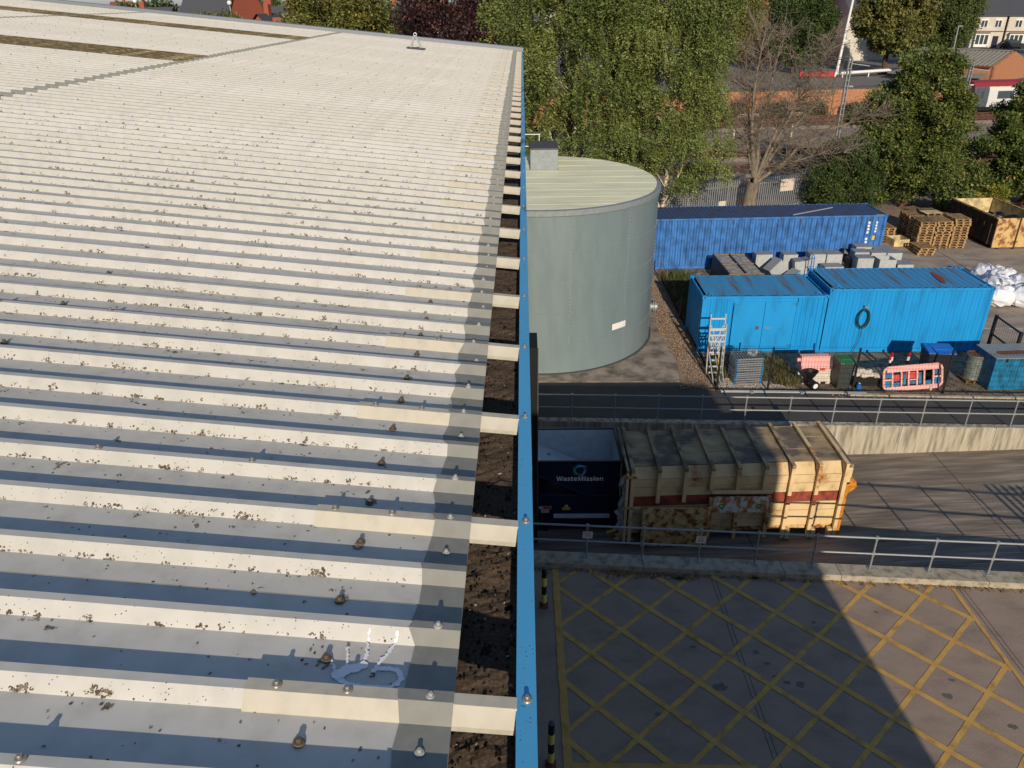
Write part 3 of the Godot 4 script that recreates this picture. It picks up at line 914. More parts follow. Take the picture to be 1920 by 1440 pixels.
	# white splash of droppings
	var sp := MB.new()
	var nn := 0
	for ch in [[[0.405, -1.165], [0.38, -1.148], [0.33, -1.143], [0.285, -1.146], [0.264, -1.17], [0.272, -1.19], [0.30, -1.197], [0.33, -1.19], 0.006], [[0.40, -1.17], [0.385, -1.185], [0.365, -1.192], [0.35, -1.2], 0.012], [[0.325, -1.198], [0.31, -1.225], [0.295, -1.262], 0.0042], [[0.295, -1.262], [0.288, -1.283], 0.0035], [[0.355, -1.2], [0.35, -1.235], [0.355, -1.262], 0.0035], [[0.355, -1.262], [0.353, -1.285], 0.0025], [[0.388, -1.19], [0.39, -1.22], [0.398, -1.248], 0.003], [[0.405, -1.172], [0.42, -1.2], [0.43, -1.214], 0.0028]]:
		var r0: float = ch[ch.size() - 1]
		for i in ch.size() - 2:
			var A := Vector2(ch[i][0], ch[i][1])
			var B := Vector2(ch[i + 1][0], ch[i + 1][1])
			var m := int((B - A).length() / 0.0025) + 1
			for j in m:
				var c := A.lerp(B, float(j) / m) + Vector2(rng.randfn(0, 0.0012), rng.randfn(0, 0.0012))
				var rr := r0 * rng.randf_range(0.45, 1.15)
				nn += 1
				var N := 8
				for e in N:
					var pt := []
					for w in [[0.0, 0.0], [cos(TAU * e / N), sin(TAU * e / N)], [cos(TAU * (e + 1) / N), sin(TAU * (e + 1) / N)]]:
						var v := c + Vector2(w[0], w[1]) * rr
						var foot := rib_z(1) + HC + RW
						pt.append(rp(v.x, v.y, TROUGH + 0.0022 + nn * 0.000008 + clampf((foot - v.y) / RW, 0, 1) * RH))
					if (pt[1] - pt[0]).cross(pt[2] - pt[0]).dot(rn) > 0: sp.tri(pt[0], pt[1], pt[2])
					else: sp.tri(pt[0], pt[2], pt[1])
	part("white_splash", sp, M.splash, wh)
	# tall dark chute housing fixed to the wall by the compactor
	var ch := MB.new()
	ch.box(Vector3(0.17, 1.62, -17.6), Vector3(0.34, 6.02, 1.0), Basis(), 0.01)
	part("chute_housing", ch, M.blacksteel, wh)
	bxp("chute_edge", wh, M.darkgrey, Vector3(0.35, 1.62, -17.12), Vector3(0.02, 6.0, 0.03))

func skin(u: float) -> float:   # just above whichever sheet lies on top
	return 0.0017 if u < 5.0 else (0.0042 if u < 10.38 else 0.0068)

func make_lichen(rb: Basis) -> void:
	# crusty spots: the rain-washed foot of every rib carries most of them
	var meshes := []
	for v in 3:
		var q := MB.new()
		var N := 9
		var rr := []
		for i in N: rr.append(rng.randf_range(0.65, 1.15))
		for i in N:
			var a := TAU * i / N
			var b := TAU * (i + 1) / N
			var A := Vector3(cos(a) * rr[i], 0, -sin(a) * rr[i])
			var B := Vector3(cos(b) * rr[(i + 1) % N], 0, -sin(b) * rr[(i + 1) % N])
			if v < 2:
				q.tri(A, B, Vector3(0, 0.1, 0))
			elif i < 7:
				var C := A * 0.5 + Vector3(0, 0.12, 0)
				var D := B * 0.5 + Vector3(0, 0.12, 0)
				q.quad(A, B, D, C)
		meshes.append(q.mesh())
	var xs := [[], [], []]
	var web := atan2(RH, RW)
	var fn := FastNoiseLite.new()
	fn.seed = 5
	fn.frequency = 1.3
	for k in range(-3, 60):
		var zr := rib_z(k)
		var ext := posmod(k, 3) == 0
		var heavy := rng.randf_range(0.5, 1.0)
		var far := clampf((-zr - 1.0) / 8.0, 0.0, 1.0)
		var umax := 0.35 - 0.66 * zr
		var dens := lerpf(70.0, 16.0, far) * heavy
		for i in int(dens * umax):
			var u := rng.randf_range(0.30, umax)
			if ext and u < 0.6: continue
			if fn.get_noise_2d(u * 1.5, k * 7.3) < -0.2 and rng.randf() < 0.7: continue
			var t := absf(rng.randfn(0.0, 0.13))          # how far up the web
			var s := rng.randf_range(0.0022, 0.0062)
			if rng.randf() < 0.24: s *= rng.randf_range(1.7, 2.4)
			var foot := zr + HC + RW
			var pos: Vector3
			var b: Basis
			if rng.randf() < 0.78:
				t = minf(t, 0.9)
				pos = rp(u, foot - RW * t, TROUGH + RH * t + skin(u))
				b = rb * Basis(Vector3(1, 0, 0), web)
			else:
				pos = rp(u, foot + absf(rng.randfn(0, 0.02)), TROUGH + skin(u))
				b = rb
			var nb := 1 if s < 0.0045 else rng.randi_range(5, 12)
			for j in nb:
				var off := Vector3(rng.randfn(0, s * 0.7), 0, rng.randfn(0, s * 0.5)) if nb > 1 else Vector3.ZERO
				var ss := s if nb == 1 else s * rng.randf_range(0.22, 0.5)
				xs[rng.randi_range(0, 2)].append(Transform3D((b * Basis(Vector3(0, 1, 0), rng.randf() * TAU)).scaled(Vector3.ONE) * Basis().scaled(Vector3(ss, ss, ss)), pos + b * off))
		for i in int(lerpf(28.0, 5.0, pow(far, 0.6)) * umax):
			var u := rng.randf_range(0.28, umax)
			var z := zr - rng.randf_range(HC + RW, 0.2 - HC - RW)
			var s := rng.randf_range(0.0012, 0.0042)
			if rng.randf() < 0.1: s *= 2.0
			xs[rng.randi_range(0, 2)].append(Transform3D((rb * Basis(Vector3(0, 1, 0), rng.randf() * TAU)) * Basis().scaled(Vector3(s * 1.3, s * 0.6, s)), rp(u, z, TROUGH + skin(u))))
		for i in int(lerpf(70.0, 4.0, pow(far, 0.5)) * umax):   # fine specks on web and crest
			var u := rng.randf_range(0.02, umax)
			if u < 0.26 and rng.randf() < 0.6: continue
			var t := rng.randf()
			var s := rng.randf_range(0.0008, 0.002)
			xs[0].append(Transform3D((rb * Basis(Vector3(1, 0, 0), web)) * Basis().scaled(Vector3(s, s, s)), rp(u, zr + HC + RW * (1.0 - t), TROUGH + RH * t + (0.0052 if ext and u < 0.572 else skin(u)))))
	for v in 3:
		var o := multi("lichen_spots", meshes[v], xs[v], [], M.lichen if v != 1 else M.lichen2, wh)
		o.set_meta("kind", "stuff")
	# grit and twigs lying on the blue trim
	var tx := []
	for i in 260:
		var s := rng.randf_range(0.0006, 0.0018)
		tx.append(Transform3D(Basis(Vector3(0, 1, 0), rng.randf() * TAU) * Basis().scaled(Vector3(s * (4.0 if i % 9 == 0 else 1.3), s, s)), Vector3(rng.randf_range(-0.018, 0.02), 11.0112, -0.7 - 7.0 * pow(rng.randf(), 1.5))))
	multi("trim_grit", meshes[0], tx, [], M.lichen, wh).set_meta("kind", "stuff")
	# old screws collect moss rings
	var mx := []
	for k in range(-1, 60):
		if rng.randf() < 0.7:
			for j in (9 if k < 14 else 5):
				var a := rng.randf() * TAU
				var s := rng.randf_range(0.004, 0.008)
				mx.append(Transform3D(rb * Basis().scaled(Vector3(s, s, s)), rp(0.44 + cos(a) * 0.011, rib_z(k) - 0.095 + sin(a) * 0.011, TROUGH + 0.0018)))
	multi("moss_ring", meshes[0], mx, [], M.lichen2, wh).set_meta("kind", "stuff")

func make_anchor() -> void:
	var t := thing("roof_anchor", "small grey steel A-frame safety anchor standing on the white roof", "roof anchor", Vector3(0.0, 0, 0), -0.0049)
	var o := rp(2.55, -19.75, 0.0)
	var b := rot(Vector3(0, 0, 1), -6.0)
	bxp("base_plate", t, M.darkgrey, o + rn * 0.012, Vector3(0.42, 0.02, 0.3), 0.003, b)
	for s in [-1.0, 1.0]:
		var q := MB.new()
		q.box(o + Vector3(s * 0.075, 0.14, 0), Vector3(0.045, 0.27, 0.05), rot(Vector3(0, 0, 1), s * 20.0))
		part("leg", q, M.galv, t)
	var ring := MB.new()
	var pts := []
	for i in 13: pts.append(o + Vector3(cos(TAU * i / 12) * 0.035, 0.31 + sin(TAU * i / 12) * 0.035, 0))
	ring.tube(pts, 0.012, 6, false)
	part("eye", ring, M.alu, t)

# ---------------------------------------------------------------- water tank
func make_tank() -> void:
	var R := 4.5
	var t := thing("water_tank", "round grey bolted steel tank with pale yellow roof beside the warehouse", "tank", Vector3(0.8, 0.05, -29.5))
	var lv := [0.02, 1.13, 2.34, 3.47, 4.64, 5.83]
	var a0 := deg_to_rad(12.0)
	var n := 12
	var bolts := []
	for c in 5:
		for k in n:
			var q := MB.new()
			var b0 := a0 + TAU * k / n
			var b1 := a0 + TAU * (k + 1) / n
			var r := R + (0.004 if (k + c) % 2 == 0 else 0.0)
			q.lathe([Vector2(r, lv[c] - 0.03), Vector2(r, lv[c + 1] + 0.03)], 10, Vector3.ZERO, 1, 1, b0 - 0.008, b1 + 0.008)
			part("wall_plate", q, M.tank if (k * 5 + c * 3) % 3 != 0 else M.tank2, t)
			for j in 12:
				var a := lerpf(b0, b1, (j + 0.5) / 12.0)
				bolts.append(Transform3D(Basis(Vector3(0, 1, 0), a) * Basis(Vector3(1, 0, 0), PI / 2), Vector3(sin(a) * (R + 0.008), lv[c + 1], cos(a) * (R + 0.008))))
			for j in 9:
				for w in [-0.02, 0.02]:
					var a2: float = b0 + w / R
					bolts.append(Transform3D(Basis(Vector3(0, 1, 0), a2) * Basis(Vector3(1, 0, 0), PI / 2), Vector3(sin(a2) * (R + 0.008), lerpf(lv[c], lv[c + 1], (j + 0.5) / 9.0), cos(a2) * (R + 0.008))))
	var bm := MB.new()
	bm.lathe([Vector2(0.017, 0.0), Vector2(0.014, 0.012), Vector2(0.0, 0.014)], 6)
	multi("seam_bolts", bm.mesh(), bolts, [], M.seam, t).set_meta("kind", "stuff")
	var fl := MB.new()
	fl.lathe([Vector2(R + 0.09, 0.0), Vector2(R + 0.09, 0.02), Vector2(R, 0.03)], 72)
	part("foot_flange", fl, M.darkgrey, t)
	var bands := MB.new()   # lapped edge of every ring
	for c in range(1, 5):
		bands.lathe([Vector2(R + 0.004, lv[c] - 0.02), Vector2(R + 0.009, lv[c] - 0.018), Vector2(R + 0.009, lv[c] + 0.018), Vector2(R + 0.004, lv[c] + 0.02)], 96)
	part("ring_laps", bands, M.tank2, t).set_meta("kind", "stuff")
	var rim := MB.new()
	rim.lathe([Vector2(R + 0.03, 5.80), Vector2(R + 0.07, 5.82), Vector2(R + 0.07, 5.98), Vector2(R + 0.05, 6.0), Vector2(R - 0.09, 6.01), Vector2(R - 0.11, 5.97)], 96)
	part("rim", rim, M.midgrey, t)
	# roof sheets run across, with small ribs, each cut to the circle; two lengths joined off centre
	var w := 1.0
	for i in 9:
		var z0 := -4.5 + i * w
		for h in 2:
			var q := MB.new()
			var pr := [0.0, 0.02, 0.03, 0.09, 0.1, 0.25, 0.26, 0.32, 0.33, 0.58, 0.59, 0.65, 0.66, 0.98, 1.0]
			var hi := [0.0, 0.0, 0.006, 0.006, 0.0, 0.0, 0.002, 0.002, 0.0, 0.0, 0.002, 0.002, 0.0, 0.0, 0.0]
			for j in pr.size() - 1:
				var za: float = z0 + pr[j] * w
				var zb: float = z0 + pr[j + 1] * w
				var xa := sqrt(maxf(0.0, 4.4 * 4.4 - za * za))
				var xb := sqrt(maxf(0.0, 4.4 * 4.4 - zb * zb))
				var split := 1.95
				var l0 := -xa if h == 0 else minf(split, xa)
				var r0 := minf(split, xa) if h == 0 else xa
				var l1 := -xb if h == 0 else minf(split, xb)
				var r1 := minf(split, xb) if h == 0 else xb
				if r0 - l0 < 0.001 and r1 - l1 < 0.001: continue
				var up := 0.004 * h
				q.quad(Vector3(l1, 5.975 + hi[j + 1] + up + (4.4 - zb) * 0.022, zb), Vector3(r1, 5.975 + hi[j + 1] + up + (4.4 - zb) * 0.022, zb), Vector3(r0, 5.975 + hi[j] + up + (4.4 - za) * 0.022, za), Vector3(l0, 5.975 + hi[j] + up + (4.4 - za) * 0.022, za))
				var xe := r0 if h == 1 else l0
				var xf := r1 if h == 1 else l1
				q.quad(Vector3(xe, 5.9, za), Vector3(xf, 5.9, zb), Vector3(xf, 5.975 + (4.4 - zb) * 0.022, zb), Vector3(xe, 5.975 + (4.4 - za) * 0.022, za))
			if q.v.size() > 0: part("roof_sheet", q, M.tankroof, t)
	# plate, pipe flange
	var sg := MB.new()
	sg.lathe([Vector2(R + 0.02, 1.38), Vector2(R + 0.02, 1.62)], 4, Vector3.ZERO, 1, 1, deg_to_rad(34.4), deg_to_rad(43.2))
	part("blank_plate", sg, M.white, t)
	var pf := MB.new()
	for e in [[0.16, 0.0, 0.12], [0.24, 0.12, 0.16], [0.24, 0.18, 0.22], [0.17, 0.22, 0.3]]:
		pf.tube([Vector3(4.42 + e[1], 1.1, 0.6), Vector3(4.42 + e[2], 1.1, 0.6)], e[0], 16)
	part("pipe_flange", pf, M.galv, t)
	# vent cabinet on top
	var vb := thing("vent_cabinet", "light grey metal cabinet with dark lid on the tank roof", "cabinet", Vector3(1.0, 6.16, -32.0))
	bxp("body", vb, M.midgrey, Vector3(0, 0.4, 0), Vector3(1.1, 0.8, 1.75), 0.01)
	bxp("lid", vb, M.darkgrey, Vector3(0, 0.83, 0), Vector3(1.14, 0.06, 1.8), 0.01)
	bxp("latch", vb, M.darkgrey, Vector3(-0.05, 0.5, 0.885), Vector3(0.03, 0.03, 0.02))
	bxp("skirt", vb, M.midgrey, Vector3(0, -0.05, 0), Vector3(1.16, 0.14, 1.82))
	var gd := thing("guard_rail", "short white tube guard rail behind the cabinet on tank roof", "railing", Vector3(0.5, 6.15, -33.2))
	for x in [-0.4, 0.35]:
		var q := MB.new()
		q.tube([Vector3(x, 0, 0), Vector3(x, 1.08, 0)], 0.02, 6)
		part("post", q, M.white, gd)
	for y in [0.6, 1.08]:
		var q := MB.new()
		q.tube([Vector3(-0.5, y, 0), Vector3(0.4, y, 0)], 0.02, 6)
		part("bar", q, M.white, gd)

# ---------------------------------------------------------------- shipping containers
func corr(L: float, per: float, depth: float, flat := 0.3) -> Array:
	var a := []
	var x := 0.0
	var n := int(round(L / per))
	per = L / n
	var s := 0.5 - flat
	for i in n:
		a.append(Vector2(x, 0.0)); a.append(Vector2(x + per * flat, 0.0))
		a.append(Vector2(x + per * 0.5, -depth)); a.append(Vector2(x + per * (0.5 + flat), -depth))
		x += per
	a.append(Vector2(L, 0.0))
	return a

# origin: front left foot; x along the length, z back is negative
func container(called: String, label: String, at: Vector3, turn: float, L: float, W: float, H: float, body: Material, top: Material, door := false, roofper := 0.24, roofdepth := 0.022) -> Node3D:
	var t := thing(called, label, "container", at, turn)
	var y0 := 0.16
	var x := Vector3(1, 0, 0)
	var y := Vector3(0, 1, 0)
	var z := Vector3(0, 0, 1)
	var ph := H - 0.12 - y0
	for s in 2:
		var q := MB.new()
		if s == 0:
			if door:
				# sheet left and right of the doorway only
				q.sheet(corr(1.05, 0.21, 0.03), Vector3(0.12, y0, -0.02), x, z, y * ph)
				q.sheet(corr(L - 3.55 - 0.12, 0.21, 0.03), Vector3(3.55, y0, -0.02), x, z, y * ph)
				q.box(Vector3(2.36, H - 0.2, -0.03), Vector3(2.44, 0.16, 0.02))
			else:
				q.sheet(corr(L - 0.24, 0.28, 0.036 if L < 10.0 else 0.055, 0.26 if L < 10.0 else 0.34), Vector3(0.12, y0, -0.02), x, z, y * ph)
		else:
			q.sheet(corr(L - 0.24, 0.28, 0.036), Vector3(0.12, y0, -W + 0.02), x, -z, y * ph)
		part("side_panel", q, body, t)
	for s in 2:
		var q := MB.new()
		q.sheet(corr(W - 0.24, 0.26, 0.036), Vector3(0.02 if s == 0 else L - 0.02, y0, -W + 0.12), z, -x if s == 0 else x, y * ph)
		part("end_panel", q, body, t)
	var rf := MB.new()
	rf.sheet(corr(L - 0.3, roofper, roofdepth, 0.34), Vector3(0.15, H - 0.006, -W + 0.08), x, y, z * (W - 0.16))
	part("roof", rf, top, t)
	for xx in [0.06, L - 0.06]:
		for zz in [-0.06, -W + 0.06]:
			bxp("corner_post", t, body, Vector3(xx, H * 0.5, zz), Vector3(0.12, H - 0.02, 0.12), 0.008)
			for yy in [0.06, H - 0.055]:
				var q := MB.new()
				q.box(Vector3(xx, yy, zz), Vector3(0.17, 0.12, 0.165), Basis(), 0.01)
				part("corner_casting", q, body, t)
				if yy > 1.0 and zz > -0.5:
					bxp("casting_hole", t, M.black, Vector3(xx, yy, 0.0235), Vector3(0.05, 0.06, 0.004))
	for zz in [-0.03, -W + 0.03]:
		bxp("top_rail", t, body, Vector3(L * 0.5, H - 0.065, zz), Vector3(L - 0.25, 0.1, 0.06), 0.006)
		bxp("bottom_rail", t, body, Vector3(L * 0.5, 0.09, zz), Vector3(L - 0.25, 0.15, 0.06), 0.006)
	for xx in [0.03, L - 0.03]:
		bxp("end_rail", t, body, Vector3(xx, H - 0.065, -W * 0.5), Vector3(0.06, 0.1, W - 0.25), 0.006)
	if door:
		var dw := 1.16
		for k in 2:
			var d := bxp("door", t, body, Vector3(1.2 + dw * (k + 0.5) - 0.002 + 0.012 * k, 1.15, -0.008), Vector3(dw, 1.9, 0.035), 0.006)
			var hg := MB.new()
			for yy in [0.3, 1.98]:
				hg.box(Vector3(1.2 if k == 0 else 1.212 + 2 * dw, yy, 0.016), Vector3(0.05, 0.14, 0.03))
				hg.box(Vector3(1.28 if k == 0 else 1.14 + 2 * dw, yy + 0.02, 0.016), Vector3(0.16, 0.025, 0.012))
			part("hinge", hg, M.bluebox, d)
			bxp("lock", d, M.darkgrey if k == 0 else M.galv, Vector3(2.16 if k == 0 else 2.56, 1.05, 0.022), Vector3(0.12, 0.13, 0.03) if k == 0 else Vector3(0.26, 0.03, 0.03))
	return t

func make_containers() -> void:
	var far := container("shipping_container", "long dark blue shipping container with vertical white code in front of the palisade fence", Vector3(6.03, 0, -36.97), 0.0379, 12.19, 2.44, 2.59, M.blue1, M.blue1roof)
	var marks := MB.new()   # the stencilled code: the photo shows blocks, not letters
	for k in 11:
		if k == 4: continue
		marks.box(Vector3(11.34 + rng.randf_range(-0.01, 0.01), 2.2 - k * 0.165, -0.012), Vector3(0.10 if k != 7 else 0.05, 0.115, 0.006))
	for k in 4:
		marks.box(Vector3(11.72, 2.2 - k * 0.15, -0.012), Vector3(0.085, 0.1, 0.006))
	part("stencilled_code", marks, M.white, far)
	bxp("yellow_label", far, M.yellowplastic, Vector3(11.68, 1.42, -0.012), Vector3(0.13, 0.22, 0.006))
	bxp("hazard_strip", far, M.yellowplastic, Vector3(11.8, 2.585, -0.03), Vector3(0.4, 0.004, 0.05))
	for x in [0.7, 4.55, 7.9, 11.4]:
		bxp("vent", far, M.darkgrey, Vector3(x, 2.33, -0.012), Vector3(0.08, 0.16, 0.02))
	var pole := thing("steel_pole", "pale steel tube lying across the dark blue container roof", "pole")
	var q := MB.new()
	q.tube([Vector3(13.5, 2.64, -37.35), Vector3(15.9, 2.66, -38.65)], 0.035, 8)
	part("tube", q, M.midgrey, pole)
	var a := container("shipping_container", "bright blue container without doors, a green hose hung on its side", Vector3(11.516, 0, -26.8), 0.0, 6.058, 2.438, 2.591, M.blue2, M.blue2roof)
	var b := container("shipping_container", "shorter bright blue container with two side doors and flat roof strips", Vector3(6.83, 0, -26.83), 0.0, 4.66, 2.438, 2.33, M.blue2, M.blue2roof, true, 0.46, 0.012)
	for t in [a, b]:
		var L := 6.058 if t == a else 4.66
		var H := 2.591 if t == a else 2.33
		for x in [0.3, L - 0.35]:
			for z in [-0.08, -2.36]:
				var e := MB.new()
				var pts := []
				for i in 9: pts.append(Vector3(x + cos(PI * i / 8) * 0.06, H + sin(PI * i / 8) * 0.1, z))
				e.tube(pts, 0.014, 6)
				part("lifting_eye", e, M.blue2, t)
	var rustp := MB.new()
	rustp.extrude(PackedVector2Array([Vector2(4.35, 0.6), Vector2(4.5, 0.5), Vector2(4.66, 1.1), Vector2(4.62, 1.8), Vector2(4.5, 1.9), Vector2(4.42, 1.3)]), 0.0, 0.003, Transform3D(Basis(Vector3(1, 0, 0), -PI / 2), Vector3(0, 2.588, 0)))
	part("rust_patch", rustp, M.rust, a)
	var hz := thing("hose_coil", "dark green hose hanging in a coil on bright blue container", "hose", Vector3(12.9, 1.45, -26.76))
	for k in 6:
		var h := MB.new()
		var pts := []
		for i in 25:
			var an := TAU * i / 24
			pts.append(Vector3(cos(an) * (0.17 + 0.012 * k) + 0.01 * sin(k * 2.0), sin(an) * (0.34 + 0.02 * (k % 3)) - 0.03 * (k % 2), 0.02 + 0.012 * k))
		h.tube(pts, 0.013, 6, false)
		part("loop", h, M.hose, hz)
	var tail := MB.new()
	tail.tube([Vector3(0.0, -0.3, 0.03), Vector3(0.02, -0.7, 0.05), Vector3(-0.05, -1.0, 0.06), Vector3(-0.2, -1.4, 0.12)], 0.012, 6)
	part("tail", tail, M.hose, hz)
	bxp("bracket", hz, M.galv, Vector3(0.02, 0.46, 0.03), Vector3(0.12, 0.05, 0.1))

# ---------------------------------------------------------------- waste compactor and its container
func make_compactor() -> void:
	var t := thing("waste_compactor", "dark navy waste compactor with open hopper and company lettering at the ramp wall", "compactor", Vector3(0, 0, 0))
	var zn_ := -17.85
	var zf_ := -19.62
	var th := 0.02
	var poly := PackedVector2Array([Vector2(0.0, 0.85), Vector2(0.0, 0.62), Vector2(1.85, -0.27), Vector2(2.76, -0.27), Vector2(2.76, 0.85)])
	for z in [zn_, zf_ + th]:
		var q := MB.new()
		q.extrude(poly, z - th, z)
		part("hopper_side", q, M.navy, t)
	# pale insides
	for z in [zn_ - th - 0.001, zf_ + th + 0.003]:
		var q := MB.new()
		q.extrude(poly, z - 0.003 if z > -18.5 else z - 0.002, z)
		part("hopper_lining", q, M.navyin, t)
	var e := MB.new()
	e.box(Vector3(2.745, 0.28, (zn_ + zf_) * 0.5), Vector3(0.02, 1.1, 1.7))
	part("hopper_end", e, M.navy, t)
	var e2 := MB.new()
	e2.box(Vector3(2.731, 0.28, (zn_ + zf_) * 0.5), Vector3(0.004, 1.1, 1.69))
	part("hopper_lining", e2, M.navyin, t)
	var sl := MB.new()
	sl.quad(Vector3(0.0, 0.62, zn_ - 0.03), Vector3(1.85, -0.26, zn_ - 0.03), Vector3(1.85, -0.26, zf_ + 0.03), Vector3(0.0, 0.62, zf_ + 0.03))
	sl.quad(Vector3(1.85, -0.26, zn_ - 0.03), Vector3(2.74, -0.26, zn_ - 0.03), Vector3(2.74, -0.26, zf_ + 0.03), Vector3(1.85, -0.26, zf_ + 0.03))
	part("hopper_floor", sl, M.navyin, t)
	for z in [zn_ + 0.01, zf_ - 0.01]:
		bxp("hopper_rim", t, M.navy, Vector3(1.37, 0.865, z), Vector3(2.8, 0.05, 0.07), 0.008)
	bxp("hopper_rim", t, M.navy, Vector3(2.77, 0.865, (zn_ + zf_) * 0.5), Vector3(0.07, 0.05, 1.78), 0.008)
	var fe := MB.new()
	fe.box(Vector3(0.925, 0.175, zn_ + 0.02), Vector3(2.06, 0.05, 0.05), rot(Vector3(0, 0, 1), -25.7), 0.006)
	fe.box(Vector3(2.3, -0.28, zn_ + 0.02), Vector3(0.95, 0.05, 0.05), Basis(), 0.006)
	part("hopper_stiffener", fe, M.navy, t)
	bxp("press_body", t, M.navy, Vector3(1.65, -0.87, -18.72), Vector3(2.3, 1.16, 1.68), 0.012)
	bxp("power_box", t, M.navy, Vector3(0.3, -0.9, -18.6), Vector3(0.58, 1.15, 1.5), 0.012)
	bxp("back_guard", t, M.midgrey, Vector3(0.62, 0.02, -19.2), Vector3(0.5, 0.5, 0.04))
	bxp("side_bar", t, M.navyin, Vector3(1.72, -1.0, -17.85), Vector3(1.62, 0.12, 0.07), 0.008)
	for x in [0.7, 2.4]:
		bxp("skid", t, M.blacksteel, Vector3(x, -1.51, -18.7), Vector3(0.14, 0.12, 1.6))
	# stickers
	bxp("warning_sticker", t, M.paleplastic, Vector3(0.67, -0.70, -17.845), Vector3(0.36, 0.11, 0.004))
	bxp("warning_sticker", t, M.redplastic, Vector3(0.73, -0.70, -17.842), Vector3(0.22, 0.08, 0.004))
	bxp("warning_sticker", t, M.paleplastic, Vector3(0.67, -0.825, -17.845), Vector3(0.23, 0.12, 0.004))
	bxp("warning_sticker", t, M.yellowplastic, Vector3(1.28, -0.76, -17.876), Vector3(0.24, 0.1, 0.004))
	bxp("warning_sticker", t, M.paleplastic, Vector3(1.28, -0.67, -17.876), Vector3(0.1, 0.08, 0.004))
	# lettering and the ring emblem
	var fnt := SystemFont.new()
	fnt.font_names = PackedStringArray(["Droid Sans"])
	fnt.font_weight = 700
	var xw := 0.0
	for wd in [["Waste", 0.98], ["Mission", 1.59]]:
		var tm := TextMesh.new()
		tm.text = wd[0]
		tm.font = fnt
		tm.font_size = 64
		tm.pixel_size = 0.0034
		tm.depth = 0.006
		tm.horizontal_alignment = HORIZONTAL_ALIGNMENT_LEFT
		var o := put("lettering", tm, M.white, t)
		var ab := tm.get_aabb()
		var want := 0.585 if wd[0] == "Waste" else 0.70
		var s := want / maxf(ab.size.x, 0.01)
		o.scale = Vector3(s, s, 1)
		o.position = Vector3(wd[1] - ab.position.x * s, 0.285 - (ab.position.y + ab.size.y * 0.5) * s, zn_ + 0.004)
	var cols := [S(120, 196, 224), S(58, 150, 200), S(62, 176, 120), S(36, 140, 84), S(150, 150, 210), S(40, 120, 170)]
	for k in 6:
		var q := MB.new()
		var pts := PackedVector2Array()
		var a0 := TAU * k / 6.0 + 0.4
		for i in 15:
			var u := i / 14.0
			var a := a0 + u * 2.1
			pts.append(Vector2(cos(a), sin(a)) * lerpf(0.215, 0.125, u))
		for i in 15:
			var u := 1.0 - i / 14.0
			var a := a0 + u * 2.1
			pts.append(Vector2(cos(a), sin(a)) * (lerpf(0.215, 0.125, u) - 0.052 * sin(PI * clampf(u, 0.04, 0.96))))
		q.extrude(pts, 0.0, 0.004 + 0.0006 * k, Transform3D(Basis(), Vector3(1.63, 0.56, zn_ + 0.001)))
		part("emblem_swirl", q, mat(cols[k], 0.5), t)
	# film and yellow scraps squeezed out between the press and the container
	var junk := thing("plastic_film", "torn white and yellow plastic film hanging out beside the compactor", "plastic film")
	for k in 9:
		var q := MB.new()
		var p0 := Vector3(2.86 + rng.randf_range(-0.06, 0.05), 0.35 - k * 0.19, -17.55 + rng.randf_range(-0.15, 0.1))
		q.blob(p0, Vector3(rng.randf_range(0.07, 0.16), rng.randf_range(0.12, 0.24), 0.1), 300 + k, 0.45, 5, 7, rot(Vector3(0, 0, 1), rng.randf_range(-40, 40)))
		part("scrap", q, M.film, junk)
	for k in 3:
		var q := MB.new()
		var b := rot(Vector3(0, 0, 1), 30.0 - k * 35)
		var pts := PackedVector2Array([Vector2(-0.05, -0.3), Vector2(0.1, -0.28), Vector2(0.16, 0.0), Vector2(0.12, 0.32), Vector2(0.0, 0.3), Vector2(0.03, 0.0)])
		q.extrude(pts, 0.0, 0.01, Transform3D(b, Vector3(2.72 + 0.05 * k, -0.75 - 0.2 * k, -17.36 + 0.05 * k)))
		part("sheet", q, M.film, junk)
	for k in 3:
		bxp("yellow_strap", junk, M.yellowplastic, Vector3(2.5 + 0.25 * k, -1.05 - 0.12 * k, -17.2 + 0.03 * k), Vector3(0.28, 0.07, 0.05), 0.01, rot(Vector3(0, 0, 1), [20.0, -15.0, -6.0][k]))

